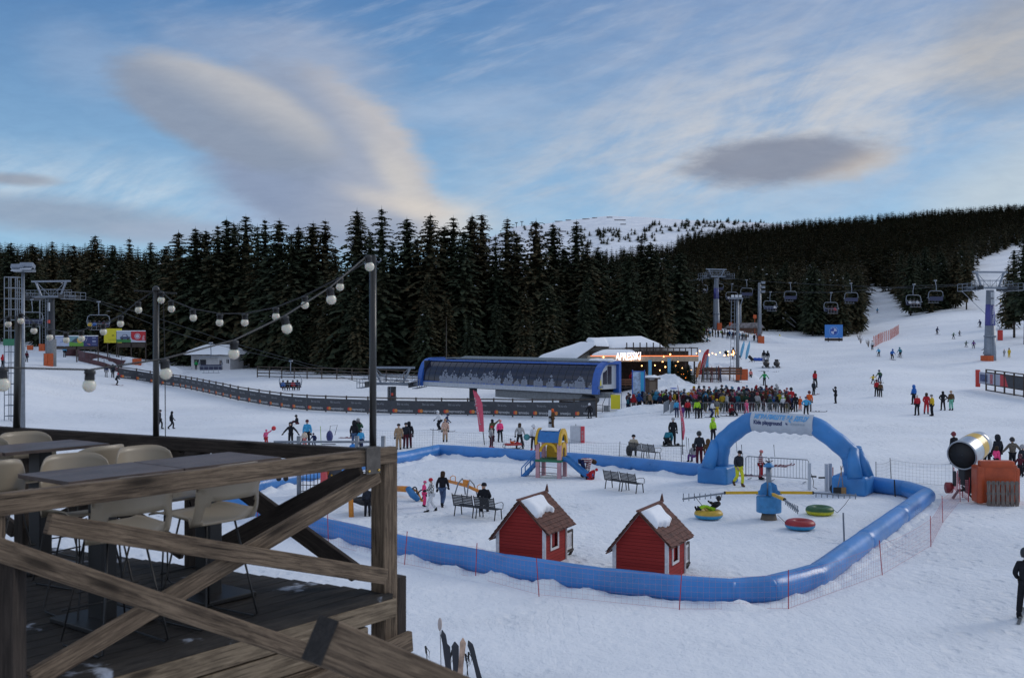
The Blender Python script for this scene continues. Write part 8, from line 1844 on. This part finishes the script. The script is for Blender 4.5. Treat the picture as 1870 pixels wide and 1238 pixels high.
loose_skis(1410, 852, 70, 'dred', 'crossed reddish skis on the snow inside the arch view, left pair'); loose_skis(1424, 851, 110, 'dred', 'reddish skis on the snow inside the arch view, right pair'); loose_skis(1367, 869, 85, 'dred', 'dark red skis on the snow behind the grey railing'); loose_skis(1343, 698, 80, 'black', 'dark skis lying above the crowd, left pair'); loose_skis(1393, 678, 85, 'black', 'dark skis lying below the left snowmobile'); loose_skis(1420, 679, 85, 'black', 'dark skis lying below the right snowmobile'); loose_skis(1493, 752, 80, 'black', 'dark skis lying right of the sky blue jacket'); loose_skis(636, 800, 75, 'dred', 'small reddish skis lying left of the black hooded person'); loose_skis(1330, 760, 85, 'black', 'dark skis lying before the crowd barrier')
def stuck_pole(px_, fy, hp, lab):
    q = gp(px_, fy); H_ = hp*q.y/F; m = MB(); m.smooth = True; m.tube([q, q+Vector((-.05, 0, H_*.75)), q+Vector((-.06, 0, H_))], [.014, .014, .024], 5); tag(m.build('ski_pole', M_DKS), lab, 'ski pole', 'ski poles stuck upright in the snow')
stuck_pole(1346, 826, 24, 'ski pole upright just right of the arch leg, taller one'); stuck_pole(1356, 838, 26, 'ski pole upright behind the man in yellow trousers'); stuck_pole(1415, 834, 22, 'ski pole upright beside the crossed reddish skis'); stuck_pole(1255, 828, 30, 'left ski pole of two right of the pink flag'); stuck_pole(1259, 828, 28, 'right ski pole of two right of the pink flag')
for (px_, fy, hp, c, w, lab) in ((1215, 815, 0, 'navy', 1.3, 'dark snowboard lying at the kneeling person'), (1003, 783, 26, 'lgrey', .3, 'upright pale snowboard held by the person in brown')):
    q = gp(px_, fy); t = thing('snowboard', lab, 'snowboard', q, R(10)); m = MB(); m.smooth = False
    if hp == 0: m.prism([(-.75, -.1), (-.65, -.14), (.65, -.14), (.75, -.1), (.75, .1), (.65, .14), (-.65, .14), (-.75, .1)], (.5, -.1, .05), (1, 0, 0), (0, 1, 0), .03)
    else: m.prism([(-.12, 0), (.12, 0), (.14, .3), (.11, .7), (.14, 1.2), (.10, 1.45), (-.10, 1.45), (-.14, 1.2), (-.11, .7), (-.14, .3)], (0, -.25, .05), (1, 0, 0), (0, 0, 1), .02)
    m.build('deck', M_SKIRT if hp else M_RUB, t)
    for z in (.5, .95): m = MB(); m.smooth = True; m.ball((0, -.3, z) if hp else (.5+(z-.72)*1.3, -.1, .12), (.12, .08, .09), 8, 5); m.build('binding', M_RUB, t)
q = gp(1299, 698); t = thing('ski_rack', 'dark wooden ski rack crowded with skis in front of the snow bank', 'ski rack', q)
for x in (-1.1, 0, 1.1):
    for s in (-1, 1): m = MB(); m.bar((x+s*.25, s*.6, 0), (x, 0, 1.75), .10, .10); m.build('rack_leg', M_DARKW, t)
for z in (.45, 1.1, 1.6): m = MB(); m.bar((-1.3, -.1, z), (1.3, -.1, z), .08, .10); m.build('rack_bar', M_DARKW, t)
for k in range(16):
    x = -1.2+k*.16; m = MB(); m.bar((x, -.45, 0), (x+random.uniform(-.1, .1), -.1, random.uniform(1.3, 2.3)), .07, .02); o = m.build('skis_in_rack', M_SKI); o.color = (*CO[random.choice(['black', 'grey', 'dred', 'navy', 'olive'])], 1); o.parent = t; o.name = 'ski'
for (px_, py_, lab) in ((1206, 716, 'small flat blue plastic sled on the snow heap'),): m = MB(); m.smooth = True; m.ball((0, 0, 0), (.42, .30, .07), 10, 6); o = m.build('plastic_sled', mat('sled_blue', (.03, .08, .42), .5)); o.location = at(px_+24, py_-4, 119)+Vector((0, 0, 0)); o.location.z = gz(o.location.x, o.location.y)+.75; tag(o, lab, 'sled')
q = on(1272, 113); t = thing('tarp_pile', 'blue rental sleds stacked on the snow above the queue', 'sleds', q)
for k in range(4): m = MB(); m.smooth = True; m.ball((-.9+k*.5, .1*k, .25), (.4, .2, .12), 8, 5); m.build('plastic_sled', mat('sled_blue', (.03, .08, .42), .5), t)
q = gp(1386, 659); t = thing('bean_bags', 'blue bean bags on the snow left of the snowmobiles', 'bean bags', q)
for k in range(3): m = MB(); m.smooth = True; m.ball((-.6+k*.6, 0, .25), (.45, .45, .30), 10, 7); m.build('bean_bag', mat('sled_blue2', (.02, .08, .40), .7), t)
for (x, y, lab) in ((1328, 652, 'dark deck chair right of the bulb string'), (1348, 656, 'dark deck chair just right of the floodlight mast'), (1372, 661, 'dark deck chair beside the blue bean bags')):
    t = thing('deck_chair', lab, 'deck chair', gp(x, y), R(40)); m = MB(); m.bar((-.0, .5, .95), (0, -.3, .30), .55, .03, up=(1, 0, 0)); m.bar((0, .5, .95), (0, -.3, .30), .03, .55, up=(1, 0, 0)); m.build('sling', M_RUB, t); m = MB()
    for s in (-.28, .28): m.bar((s, .55, 1.0), (s, -.5, .0), .04, .04); m.bar((s, -.35, .33), (s, .4, .0), .04, .04)
    m.build('frame', M_DARKW, t)
q = gp(1318, 668); m = MB(); p0 = on(1292, 138);
for k in range(3): m.box((p0.x+1.6, p0.y+1, p0.z+.9+k*.33), (6.2, .10, .26))
for k in range(5): m.box((p0.x-1.3+k*1.45, p0.y+.9, p0.z+.9), (.14, .12, 1.8))
tag(m.build('timber_wall', mat('brown_timber2', (.12, .06, .035), .8, var=.3)), 'low brown timber wall right of the terrace', 'wall')
q = gp(602, 812); t = thing('child_stroller_sled', 'small navy stroller sled with a tall push handle behind the deck rail', 'stroller sled', q); m = MB(); m.smooth = True; m.ball((0, 0, .55), (.22, .3, .38), 9, 6); m.build('seat_bag', mat('navy_cloth', (.04, .05, .16), .8), t); m = MB(); m.smooth = True; m.tube([(-.1, .2, .1), (.0, .25, 1.2), (.45, .3, 1.25), (.3, .2, .6)], .018, 5); m.tube([(-.5, 0, .04), (.4, 0, .04)], .025, 5); m.build('frame', M_DKS, t)
q = gp(595, 812); t = thing('snow_shovel', 'small lime handled toy pole beside the stroller sled', 'toy'); t.location = q; m = MB(); m.tube([(-.3, 0, 0), (-.35, 0, 1.2)], .02, 5); m.build('shaft', mat('lime_paint', (.3, .45, .05), .6), t)
q = gp(490, 812); m = MB(); m.smooth = True; m.lathe([(.12, 0), (.15, .02), (.05, .05)], M=Matrix.Translation(q+Vector((.38, -.1, 1.08))) @ Matrix.Rotation(R(80), 4, 'X'), n=16); tag(m.build('plate_sled', mat('plate_red', (.6, .03, .04), .5)), 'red plate sled held up by the child in pink', 'plate sled')
m = MB(); m.smooth = True; q = at(962, 798, gp(975, 823).y); m.lathe([(.16, 0), (.20, .02), (.05, .05)], M=Matrix.Translation(q) @ Matrix.Rotation(R(85), 4, 'X'), n=16); tag(m.build('plate_sled', mat('plate_teal', (.05, .25, .27), .5)), 'teal plate sled held left of the slide tower', 'plate sled')
q = gp(655, 824)+Vector((-.3, -.1, .25)); m = MB(); m.smooth = True; m.ball(q, (.28, .12, .22), 9, 6); tag(m.build('plastic_sled', mat('sled_cyan', (.02, .20, .55), .5)), 'bright blue plastic sled by the child with lime back', 'sled')
q = gp(1149, 832); m = MB(); m.smooth = True; m.ball(q+Vector((0, 0, .3)), (.20, .2, .34), 9, 6); tag(m.build('backpack', M_RUB), 'black backpack standing left of the far bench', 'backpack')
for (px_, py_, h_, lab) in ((943, 412, 9, 'left'), (953, 410, 9, 'middle'), (972, 408, 6, 'right')):
    p = mtn_point(px_, py_+4); k = p.y/F; m = MB(); m.box(p+Vector((0, 0, h_*k/2)), (1.6, 1.6, h_*k)); m.box(p+Vector((0, 0, h_*k)), (8*k*.7, 2, 1.6)); tag(m.build('summit_pylon', M_DKS), 'tiny %s pylon on the left shoulder of the bare summit' % lab, 'pylon')
def bare_bush(p, h, n, lab, seed):
    r_ = random.Random(seed); t = thing('bare_bush', lab, 'bush', p); m = MB()
    for k in range(n):
        a = r_.random()*6.28; s = r_.uniform(.15, .45); q = Vector((math.cos(a)*s*h, math.sin(a)*s*h, h*r_.uniform(.6, 1))); b = Vector((q.x*.4, q.y*.4, q.z*.5)); m.tube([(0, 0, 0), b, q], [.03, .02, .006], 3, cap=False)
        for j in range(3): e = b.lerp(q, r_.random())+Vector((r_.uniform(-.3, .3), r_.uniform(-.3, .3), r_.uniform(.1, .4)))*h*.3; m.tube([b, e], [.012, .004], 3, cap=False)
    m.build('twigs', mat('bare_twigs', (.12, .08, .06), .9), t)
bare_bush(on(1233, 222), 5.5, 22, 'bare brown bush behind the left end of the upper queue', 3)
for k, (x, y) in enumerate(((1568, 621), (1586, 634), (1572, 628))): bare_bush(gp(x, y), 1.6, 12, ['bare reddish bush left of the orange net', 'small bare bush below the orange net', 'second bare bush at the tree edge by the orange net'][k], 5+k)
for (a, b, lab) in (((1433, 570, 262), (1454, 590, 262), 'upper of two pale fallen trunks in the trees'), ((1429, 580, 262), (1452, 597, 262), 'lower of two pale fallen trunks in the trees')):
    m = MB(); m.smooth = True; m.tube([at(*a), at(*b)], .16, 6); tag(m.build('fallen_trunk', mat('pale_log', (.30, .30, .31), .9)), lab, 'log')
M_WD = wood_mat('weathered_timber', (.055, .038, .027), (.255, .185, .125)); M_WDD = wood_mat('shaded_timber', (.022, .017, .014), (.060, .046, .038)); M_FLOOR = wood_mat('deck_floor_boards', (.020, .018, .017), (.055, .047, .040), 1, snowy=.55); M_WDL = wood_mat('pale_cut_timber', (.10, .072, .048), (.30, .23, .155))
CZ = 6.235; FZ = 5.24
Cc = Vector((-.862, 7.3, 0)); fd = Vector((-1.62, -2.13, 0)).normalized(); bd = Vector((-3.52, 1.84, 0)).normalized(); fn = Vector((-fd.y, fd.x, 0))   # fn : outwards? decided below
if fn.x < 0: fn = -fn
wn_ = -fn                                   # into the deck
def V3(p, z): return Vector((p.x, p.y, z))
deck = thing('timber_deck', 'weathered timber terrace deck with cross-braced railings in the foreground', 'deck', V3(Cc, FZ))
def part(nm_, m, mt_=None, bevel=.006): return m.build(nm_, mt_ or M_WD, deck, world=True, bevel=bevel)
def beam(nm_, a, b, w, h, mt_=None, bevel=.008, up=(0, 0, 1)): m = MB(); m.bar(a, b, w, h, up=up); return part(nm_, m, mt_, bevel)
def post(nm_, p, z0, z1, s=.15, mt_=None): m = MB(); m.bar(V3(p, z0), V3(p, z1), s, s, up=tuple(fn)); return part(nm_, m, mt_, .008)
post('corner_post', Cc-fd*.045+wn_*.06, 2.2, CZ-.11, .13)
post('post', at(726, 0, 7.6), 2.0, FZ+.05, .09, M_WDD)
beam('handrail', V3(Cc-fd*.08, CZ-.054), V3(Cc+fd*4.2, CZ-.054), .07, .108)
P1 = Cc+fd*2.72+wn_*.06; post('post', P1, 2.2, CZ-.11, .14); post('post', P1+fd*1.9, 2.2, CZ-.11, .14)
beam('cross_brace', V3(Cc+fd*.08, CZ-.18), V3(Cc+fd*2.52, FZ+.05), .045, .105)
beam('cross_brace', V3(Cc+fd*2.46+fn*.05, CZ-.17), V3(Cc+fd*.06+fn*.05, FZ+.13), .045, .105)
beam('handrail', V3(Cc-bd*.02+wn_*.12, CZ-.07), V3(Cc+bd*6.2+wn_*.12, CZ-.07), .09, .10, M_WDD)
BP = [1.62, 3.55, 5.5]; prev = .1
for s in BP:
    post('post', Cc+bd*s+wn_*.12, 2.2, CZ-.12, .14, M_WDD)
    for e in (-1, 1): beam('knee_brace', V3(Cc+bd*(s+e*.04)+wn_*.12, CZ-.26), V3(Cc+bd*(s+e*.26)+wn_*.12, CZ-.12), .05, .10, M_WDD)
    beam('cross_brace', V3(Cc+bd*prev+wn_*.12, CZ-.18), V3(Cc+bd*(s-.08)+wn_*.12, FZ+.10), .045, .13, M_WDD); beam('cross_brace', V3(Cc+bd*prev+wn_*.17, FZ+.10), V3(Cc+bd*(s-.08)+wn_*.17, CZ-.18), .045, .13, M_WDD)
    prev = s+.1
nb = 42; bw = .145
cr = Vector((0, 0, 0)); k0 = bd.dot(wn_)
for i in range(nb):
    off = .02+i*bw; a = Cc+bd*(off/k0)+fd*.0; L = 6.5
    m = MB(); st_ = V3(a, FZ-.02)-fd*(0 if i else .0)
    m.bar(V3(a-fd*.02+fd*0, FZ-.018), V3(a+fd*L, FZ-.018), bw-.008, .036); part('floor_board', m, M_FLOOR, 0)
beam('rim_board', V3(Cc-fd*.05+fn*.03, FZ-.10), V3(Cc+fd*5+fn*.03, FZ-.10), .05, .13, M_WDL)
for k in range(3): beam('fascia_board', V3(Cc+fd*(.22+.1*k)+fn*.03, FZ-.25-.155*k), V3(Cc+fd*5+fn*.03, FZ-.25-.155*k), .045, .148, (M_WDL, M_WD, M_WD)[k])
beam('fascia_board', V3(Cc-fd*.14+fn*.10, FZ-.34), V3(Cc+fd*1.6+fn*.10, FZ-.50), .045, .14, M_WD)
beam('fascia_board', V3(Cc+fd*.05+fn*.06, FZ-.64), V3(Cc+fd*5+fn*.06, FZ-.62), .045, .16, M_WDL)
beam('fascia_board', V3(Cc+fd*.05+fn*.06, FZ-.82), V3(Cc+fd*5+fn*.06, FZ-.80), .045, .16, M_WD)
for k in range(4): beam('fascia_board', V3(Cc+fd*(.5+.1*k)+fn*.06, FZ-.99-.17*k), V3(Cc+fd*5+fn*.06, FZ-.98-.17*k), .045, .16, M_WD if k % 2 else M_WDD)
beam('joist', V3(Cc+fd*.3+wn_*.3, FZ-.16), V3(Cc+fd*5+wn_*.3, FZ-.16), .08, .20, M_WDD)
m = MB(); m.smooth = True; m.tube([V3(Cc+fd*.35+fn*.02, FZ-.24), V3(Cc+fd*.15+wn_*1.5, FZ-.24)], .07, 9); part('round_joist', m, wood_mat('orange_log', (.16, .08, .04), (.30, .17, .09)), 0)
stairs = thing('stair_handrail', 'long sloping stair handrail of weathered timber crossing the lower left', 'handrail', at(-60, 985, 5.2))
m = MB(); a, b = at(-90, 974, 4.5), at(600, 1204, 5.9); m.bar(a, b, .066, .102); m.build('rail', M_WD, stairs, world=True, bevel=.012)
m = MB(); c_ = at(10, 1012, 4.72); m.bar(V3(c_, 2.0), V3(c_, c_.z-.02), .13, .13); m.build('post', M_WDD, stairs, world=True, bevel=.008)
s2 = thing('stair_handrail', 'near thick handrail beam with a dark sawn end at the bottom centre', 'handrail', at(575, 1165, 3.4))
m = MB(); a = at(585, 1168, 3.35); b = a+Vector((1.35, 1.3, -1.02))*1.1; m.bar(a, b, .105, .145); m.build('rail', M_WD, s2, world=True, bevel=.014)
m = MB(); d_ = (b-a).normalized(); m.bar(a-d_*.004, a+d_*.001, .103, .143); m.build('sawn_end', mat('end_grain', (.022, .018, .016), .9, var=.4, vscale=30, bump=.8, bscale=60), s2, world=True)
m = MB(); q = a.lerp(b, .85); m.bar(V3(q, 2.0), V3(q, q.z-.03), .11, .11); m.build('post', M_WD, s2, world=True, bevel=.008)
def light_pole(label, base, top, r=.024, bracket=False, cross=False):
    t = thing('light_pole', label, 'light pole', base, 0, 'black poles of the string lights'); m = MB(); m.smooth = True; m.tube([(0, 0, -.25), tuple(top-base)], r, 12); m.build('pole', mat('black_pole', (.016, .015, .014), .35, coat=.1), t)
    if bracket:
        m = MB(); c = V3(Cc+fd*.17, CZ-.075)+fn*.045-base; ang = math.atan2(fd.y, fd.x); m.box(c, (.13, .012, .17), rz=ang); m.box(c+Vector((0, 0, .088))-fn*.04, (.13, .10, .010), rz=ang); br = m.build('bracket', mat('bracket_steel', (.10, .088, .078), .55, metal=.4, var=.25, vscale=20), t)
        for s in (-.045, .045): m = MB(); m.smooth = True; m.ball(c+fd*s+fn*.010+Vector((0, 0, -.065)), .0095, 8, 6); m.build('screw', mat('brass', (.75, .48, .12), .25, metal=.9), br)
    if cross: m = MB(); q = top-base; m.tube([q+Vector((-.17, 0, -.01)), q+Vector((.16, 0, -.03))], .008, 6); m.smooth = True; m.ball(q, (.03, .03, .03), 8, 6); m.build('crossbar', mat('black_pole', (.016, .015, .014), .35), t)
    m = MB(); m.smooth = True; q = top-base; m.tube([q+Vector((.01, 0, -.03)), q+Vector((.04, 0, -.05)), q+Vector((.055, 0, -.035)), q+Vector((.05, 0, -.02))], .004, 5); m.build('hook', M_STL, t); return t
T1 = at(681, 466, 7.22); light_pole('black light pole bracketed to the deck corner, tallest one', Vector((T1.x, T1.y, CZ+.005)), T1, .024, True)
T2 = at(285, 529, 8.3); light_pole('black light pole on the back railing left of the centre', Vector((T2.x, T2.y, CZ-.0)), T2, .024, cross=True)
T3 = at(34, 578, 9.05); light_pole('black light pole on the back railing at the far left', Vector((T3.x-.02, T3.y, CZ-.0)), T3, .030)
m = MB(); m.tube([T2+Vector((.055, 0, -.02)), T2+Vector((.07, 0, -.6)), T2+Vector((.07, .02, -1.9))], .0035, 4); tag(m.build('cable', M_RUB), 'thin dark cable hanging beside the second light pole', 'cable')
M_OPAL = mat('opal_bulb', (.66, .62, .50), .25, coat=.4, sss=.3); M_SOCK = mat('bulb_socket', (.012, .012, .013), .45)
def bulbs(label, pts, ends, r=.030):
    W = [at(x, y, d) for x, y, d in pts]; t = thing('string_lights', label, 'string lights', W[0], 0, 'strings of opal bulbs over the deck')
    cab = []
    for i, p in enumerate(W):
        tiltv = Vector((random.uniform(-.25, .05), random.uniform(-.1, .1), 1)).normalized() if r > .03 else Vector((random.uniform(-.08, .08), 0, 1)).normalized()
        M = Matrix.Translation(p) @ tiltv.to_track_quat('Z', 'Y').to_matrix().to_4x4(); m = MB(); m.smooth = True
        m.lathe([(.001, -r), (r*.5, -r*.87), (r*.87, -r*.5), (r, 0), (r*.87, r*.5), (r*.62, r*.82)], M=M, n=18); b_ = m.build('bulb', M_OPAL, t, world=True)
        m = MB(); m.smooth = True; m.lathe([(r*.66, r*.62), (r*.74, r*.9), (r*.70, r*1.7), (r*.85, r*1.75), (r*.80, r*2.2), (r*.30, r*2.4)], M=M, n=14); m.build('socket', M_SOCK, b_, world=True); cab.append(M @ Vector((0, 0, r*2.35)))
    path = ([Vector(ends[0])] if ends[0] is not None else [])+cab+([Vector(ends[1])] if ends[1] is not None else [])
    m = MB(); m.smooth = True; m.tube(path, .0045 if r < .031 else .005, 6); m.build('cable', M_SOCK, t, world=True); return t
bulbs('nearest bulb string from the tall pole down to the left edge', [(675, 487, 7.15), (605, 547, 6.75), (524, 600, 6.35), (427, 646, 5.95), (303, 682, 5.45), (163, 704, 5.1), (5, 702, 4.75)], (T1+Vector((-.01, 0, -.02)), at(-160, 670, 4.4)), .0322)
bulbs('bulb string between the tall pole and the second pole', [(621, 524, 7.5), (557, 557, 7.6), (504, 578, 7.7), (447, 589, 7.85), (401, 589, 7.95), (353, 580, 8.1), (313, 564, 8.2), (294, 548, 8.28)], (T1+Vector((-.01, .02, -.02)), T2), .0282)
bulbs('bulb string between the second pole and the left pole', [(253, 566, 8.4), (220, 591, 8.5), (189, 606, 8.6), (149, 618, 8.7), (121, 621, 8.75), (91, 616, 8.85), (62, 604, 8.95), (38, 586, 9.0)], (T2, T3), .0280)
bulbs('last few bulbs leaving the left pole at the left edge', [(15, 592, 9.1), (-20, 608, 9.2)], (T3, at(-60, 620, 9.3)), .0280)
TZ = 6.165; M_TT = wood_mat('table_top', (.085, .062, .055), (.150, .115, .10), .8, rough=.45, knots=False)
def table(label, c, L=.76, Wd=.62):
    ang = math.atan2(fd.y, fd.x); t = thing('terrace_table', label, 'table', V3(c, FZ), ang, 'dark topped terrace tables'); h = TZ-FZ
    m = MB(); m.bar((-L/2, 0, h-.012), (L/2, 0, h-.012), Wd, .024); m.build('table_top', M_TT, t, bevel=.003)
    m = MB(); m.box((0, 0, h/2), (.10, .16, h-.04)); m.build('pedestal', M_SOCK, t, bevel=.008)
    m = MB(); m.box((0, 0, .02), (.42, .48, .03)); m.build('base_plate', M_SOCK, t, bevel=.006); return t
N0 = at(139, 882, .98*0+ (EYE-TZ)*F/(882-HY)); L0_ = at(51, 867, (EYE-TZ)*F/(867-HY)); R0 = at(500, 833, (EYE-TZ)*F/(833-HY)); B0 = at(400, 823.5, (EYE-TZ)*F/(823.5-HY))
cen = (N0+L0_+R0+B0)/4; LL = (R0-N0).length/2
table('dark topped table, left half of the pair nearest the corner', cen+fd*LL/2, LL-.012, (N0-L0_).length); table('dark topped table, right half of the pair nearest the corner', cen-fd*LL/2, LL-.012, (N0-L0_).length)
R1 = at(205, 809, (EYE-TZ)*F/(809-HY)); B1_ = at(130, 802, (EYE-TZ)*F/(802-HY)); c1_ = (R1+B1_)/2
table('dark topped table at the left edge behind the first pair', c1_+fd*.42, .82, (R1-B1_).length*1.0); table('dark topped table cut by the left edge', c1_+fd*1.26, .82, (R1-B1_).length)
M_SH = mat('beige_shell', (.30, .245, .175), .42, var=.04, coat=.08)
def chair_mesh():
    bm = bmesh.new(); nu, nv = 20, 22; grid = []
    def prof(v, u):       # v 0 front edge .. 1 top of back
        a = abs(u); w = .255*(1-.06*max(0, v-.55)*2)
        if v < .5: t = v/.5; y = -.22+.40*t; z = .02*math.cos(t*3.1)+.0
        else: t = (v-.5)/.5; y = .18+.085*math.sin(min(1, t*2)*1.57)+.07*t; z = .02*math.cos(3.1)+.37*t**1.1
        rim = a**4
        if v < .5: z += .055*rim*(v/.5)**.5
        else: y -= .10*a**2.4*min(1, t*1.6+.25)
        x = u*w;
        if v > .86: x *= 1-.10*((v-.86)/.14)**2*1
        if v > .86: z -= .05*a**6
        return (x, y, z)
    for j in range(nv+1):
        grid.append([bm.verts.new(prof(j/nv, i/nu*2-1)) for i in range(nu+1)])
    for j in range(nv):
        for i in range(nu):
            v = (j+.5)/nv; u = abs((i+.5)/nu*2-1)
            if .50 < v < .72 and u < .80 and not (u > .72 and (v < .54 or v > .68)): continue
            bm.faces.new((grid[j][i], grid[j][i+1], grid[j+1][i+1], grid[j+1][i]))
    bmesh.ops.delete(bm, geom=[v for v in bm.verts if not v.link_faces], context='VERTS')
    bmesh.ops.recalc_face_normals(bm, faces=bm.faces); bmesh.ops.solidify(bm, geom=bm.faces[:], thickness=.010)
    for f in bm.faces: f.smooth = True
    me = bpy.data.meshes.new('shell'); bm.to_mesh(me); bm.free(); me.materials.append(M_SH); return me
SHELL = chair_mesh(); SHZ = .64
m = MB(); m.smooth = True
for s in (-1, 1): m.tube([(s*.10, -.12, SHZ-.01), (s*.20, -.21, .03), (s*.205, -.16, .012), (s*.205, .20, .012), (s*.20, .24, .03), (s*.11, .13, SHZ-.01)], .0065, 6)
m.tube([(-.2, -.205, .20), (.2, -.205, .20)], .006, 5); WIRE = m.mesh('wire_frame', M_SOCK)
def schair(label, p, rz):
    t = thing('shell_chair', label, 'chair', V3(p, FZ), rz, 'beige shell chairs on the deck');
    for nm_, me, z in (('shell', SHELL, SHZ), ('wire_frame', WIRE, 0)): o = bpy.data.objects.new(nm_, me); COL.objects.link(o); o.parent = t; o.location = (0, 0, z)
    return t
wa = math.atan2(wn_.y, wn_.x)            # chair back is at local +Y ; it should face the table
def face_to(v): return math.atan2(v.y, v.x)+math.pi/2
inn = face_to(wn_); out_ = face_to(-wn_)
tabw = (N0-L0_).length
def seat(c, sgn, dd=.0): return c+(fn if sgn > 0 else wn_)*(tabw/2+.10+dd)
bk = lambda px, d, s: at(px, 0, d)+(wn_ if s else fn)*.26
cA = bk(425, 6.45, 1); cB = bk(256, 5.92, 1)
schair('beige shell chair on the rail side, right one under the near table', cA, inn+.06); schair('beige shell chair on the rail side, left one under the near table', cB, inn-.04)
schair('beige shell chair on the far side of the near table, right one', bk(262, 7.42, 0), out_+.05); schair('beige shell chair on the far side of the near table, left one', bk(128, 6.92, 0), out_-.08)
tw2 = (R1-B1_).length
schair('beige shell chair turned from the left table, behind the near pair', bk(178, 7.46, 1), inn+.15)
schair('big beige shell chair cut by the left edge of the picture', bk(-16, 6.6, 1), inn)
schair('beige shell chair beyond the left table, right one', bk(42, 8.5, 0), out_); schair('beige shell chair beyond the left table at the picture edge', bk(-40, 8.1, 0), out_)
def planted_ski(label, top, foot, col, w=.10, bow=.0):
    a = Vector(foot); b = Vector(top); d_ = (b-a); L = d_.length; d_.normalize(); t = thing('planted_ski', label, 'ski', a, 0, 'skis planted in the snow below the deck'); sd_ = Vector((1, .1, 0)); sd_ = (sd_-d_*sd_.dot(d_)).normalized(); nn = sd_.cross(d_)
    m = MB(); m.smooth = False; n = 14; b0 = 0
    for i in range(n+1):
        u = i/n; ww = w*(.5+.14*abs(2*u-1));
        if u > .93: ww *= math.sqrt(max(.02, 1-((u-.93)/.07)**2))
        tip = nn*(-.10*max(0, (u-.86)/.14)**2*1.2)+sd_*(bow*max(0, u-.8)**2)
        c = d_*(L*u)+tip
        for s, q in ((-1, 0), (1, 0), (1, .012), (-1, .012)): m.v.append(tuple(c+sd_*(s*ww)+nn*q))
    for i in range(n):
        for j in range(4): k = (j+1) % 4; m.face((i*4+j, i*4+k, (i+1)*4+k, (i+1)*4+j))
    m.face((0, 1, 2, 3)); m.face((n*4+3, n*4+2, n*4+1, n*4)); m.build('ski_blade', col, t)
    m = MB(); c = d_*(L*.50)-nn*.03; m.bar(c-d_*.12, c+d_*.12, .06, .05, up=tuple(nn)); m.build('binding', M_RUB, t); return t
M_SKB = mat('ski_base_black', (.022, .024, .034), .45); M_SKC = mat('ski_red_white', (.45, .30, .22), .35, var=.6, vscale=3)
D0 = 21.5
for (tx, ty, bx, lab, c, w, bw_) in ((809, 1152, 824, 'leftmost and tallest dark planted ski with curved tip', M_SKB, .085, -.4), (815, 1176, 822, 'broad dark planted ski just right of the tallest', M_SKB, .12, 0), (831, 1174, 834, 'dark planted ski in the middle of the group', M_SKB, .12, 0), (846, 1167, 838, 'pale yellow and red planted ski', M_SKC, .10, 0), (858, 1171, 880, 'dark planted ski leaning to the right', M_SKB, .09, -.6)):
    k = D0/F; foot = gp(bx, 612+7*F/D0+2); foot = Vector(((bx-CX)*k, D0, -.1)); planted_ski(lab, Vector(((tx-CX)*k, D0, EYE-(ty-HY)*k)), foot, c, w, bw_)
def planted_pole(label, tx, ty, bx, grip_col=M_RUB, basket=True):
    k = (D0+.3)/F; a = Vector(((bx-CX)*k, D0+.3, -.05)); b = Vector(((tx-CX)*k, D0+.3, EYE-(ty-HY)*k)); d_ = (b-a).normalized(); t = thing('planted_pole', label, 'ski pole', a, 0, 'ski poles planted below the deck'); m = MB(); m.smooth = True; m.tube([(0, 0, 0), tuple(b-a)], .008, 6); m.build('shaft', M_DKS, t); m = MB(); m.smooth = True; m.tube([tuple(b-a-d_*.15), tuple(b-a)], .020, 8); m.tube([tuple(b-a), tuple(b-a-d_*.1+Vector((.07, 0, -.02))), tuple(b-a-d_*.26+Vector((.05, 0, 0))), tuple(b-a-d_*.14)], .007, 4); m.build('grip', grip_col, t)
for (tx, ty, bx, lab) in ((777, 1179, 785, 'leftmost planted pole with a black grip'), (826, 1186, 812, 'planted pole leaning right between the dark skis'), (850, 1193, 856, 'left pole of the pair beside the leaning ski'), (856, 1190, 852, 'right pole of the pair beside the leaning ski')): planted_pole(lab, tx, ty, bx)
k = (D0+.5)/F; t = thing('planted_pole', 'thin planted pole with a pale feathered basket on top', 'ski pole', Vector(((806-CX)*k, D0+.5, -.05)), 0, 'ski poles planted below the deck'); m = MB(); m.tube([(0, 0, 0), (-.03, 0, 1.15)], .007, 5); m.build('shaft', M_DKS, t); m = MB(); m.smooth = True; m.ball((-.03, 0, 1.1), (.045, .03, .14), 8, 6); m.build('glove_cover', mat('pale_cover', (.45, .38, .36), .8), t)
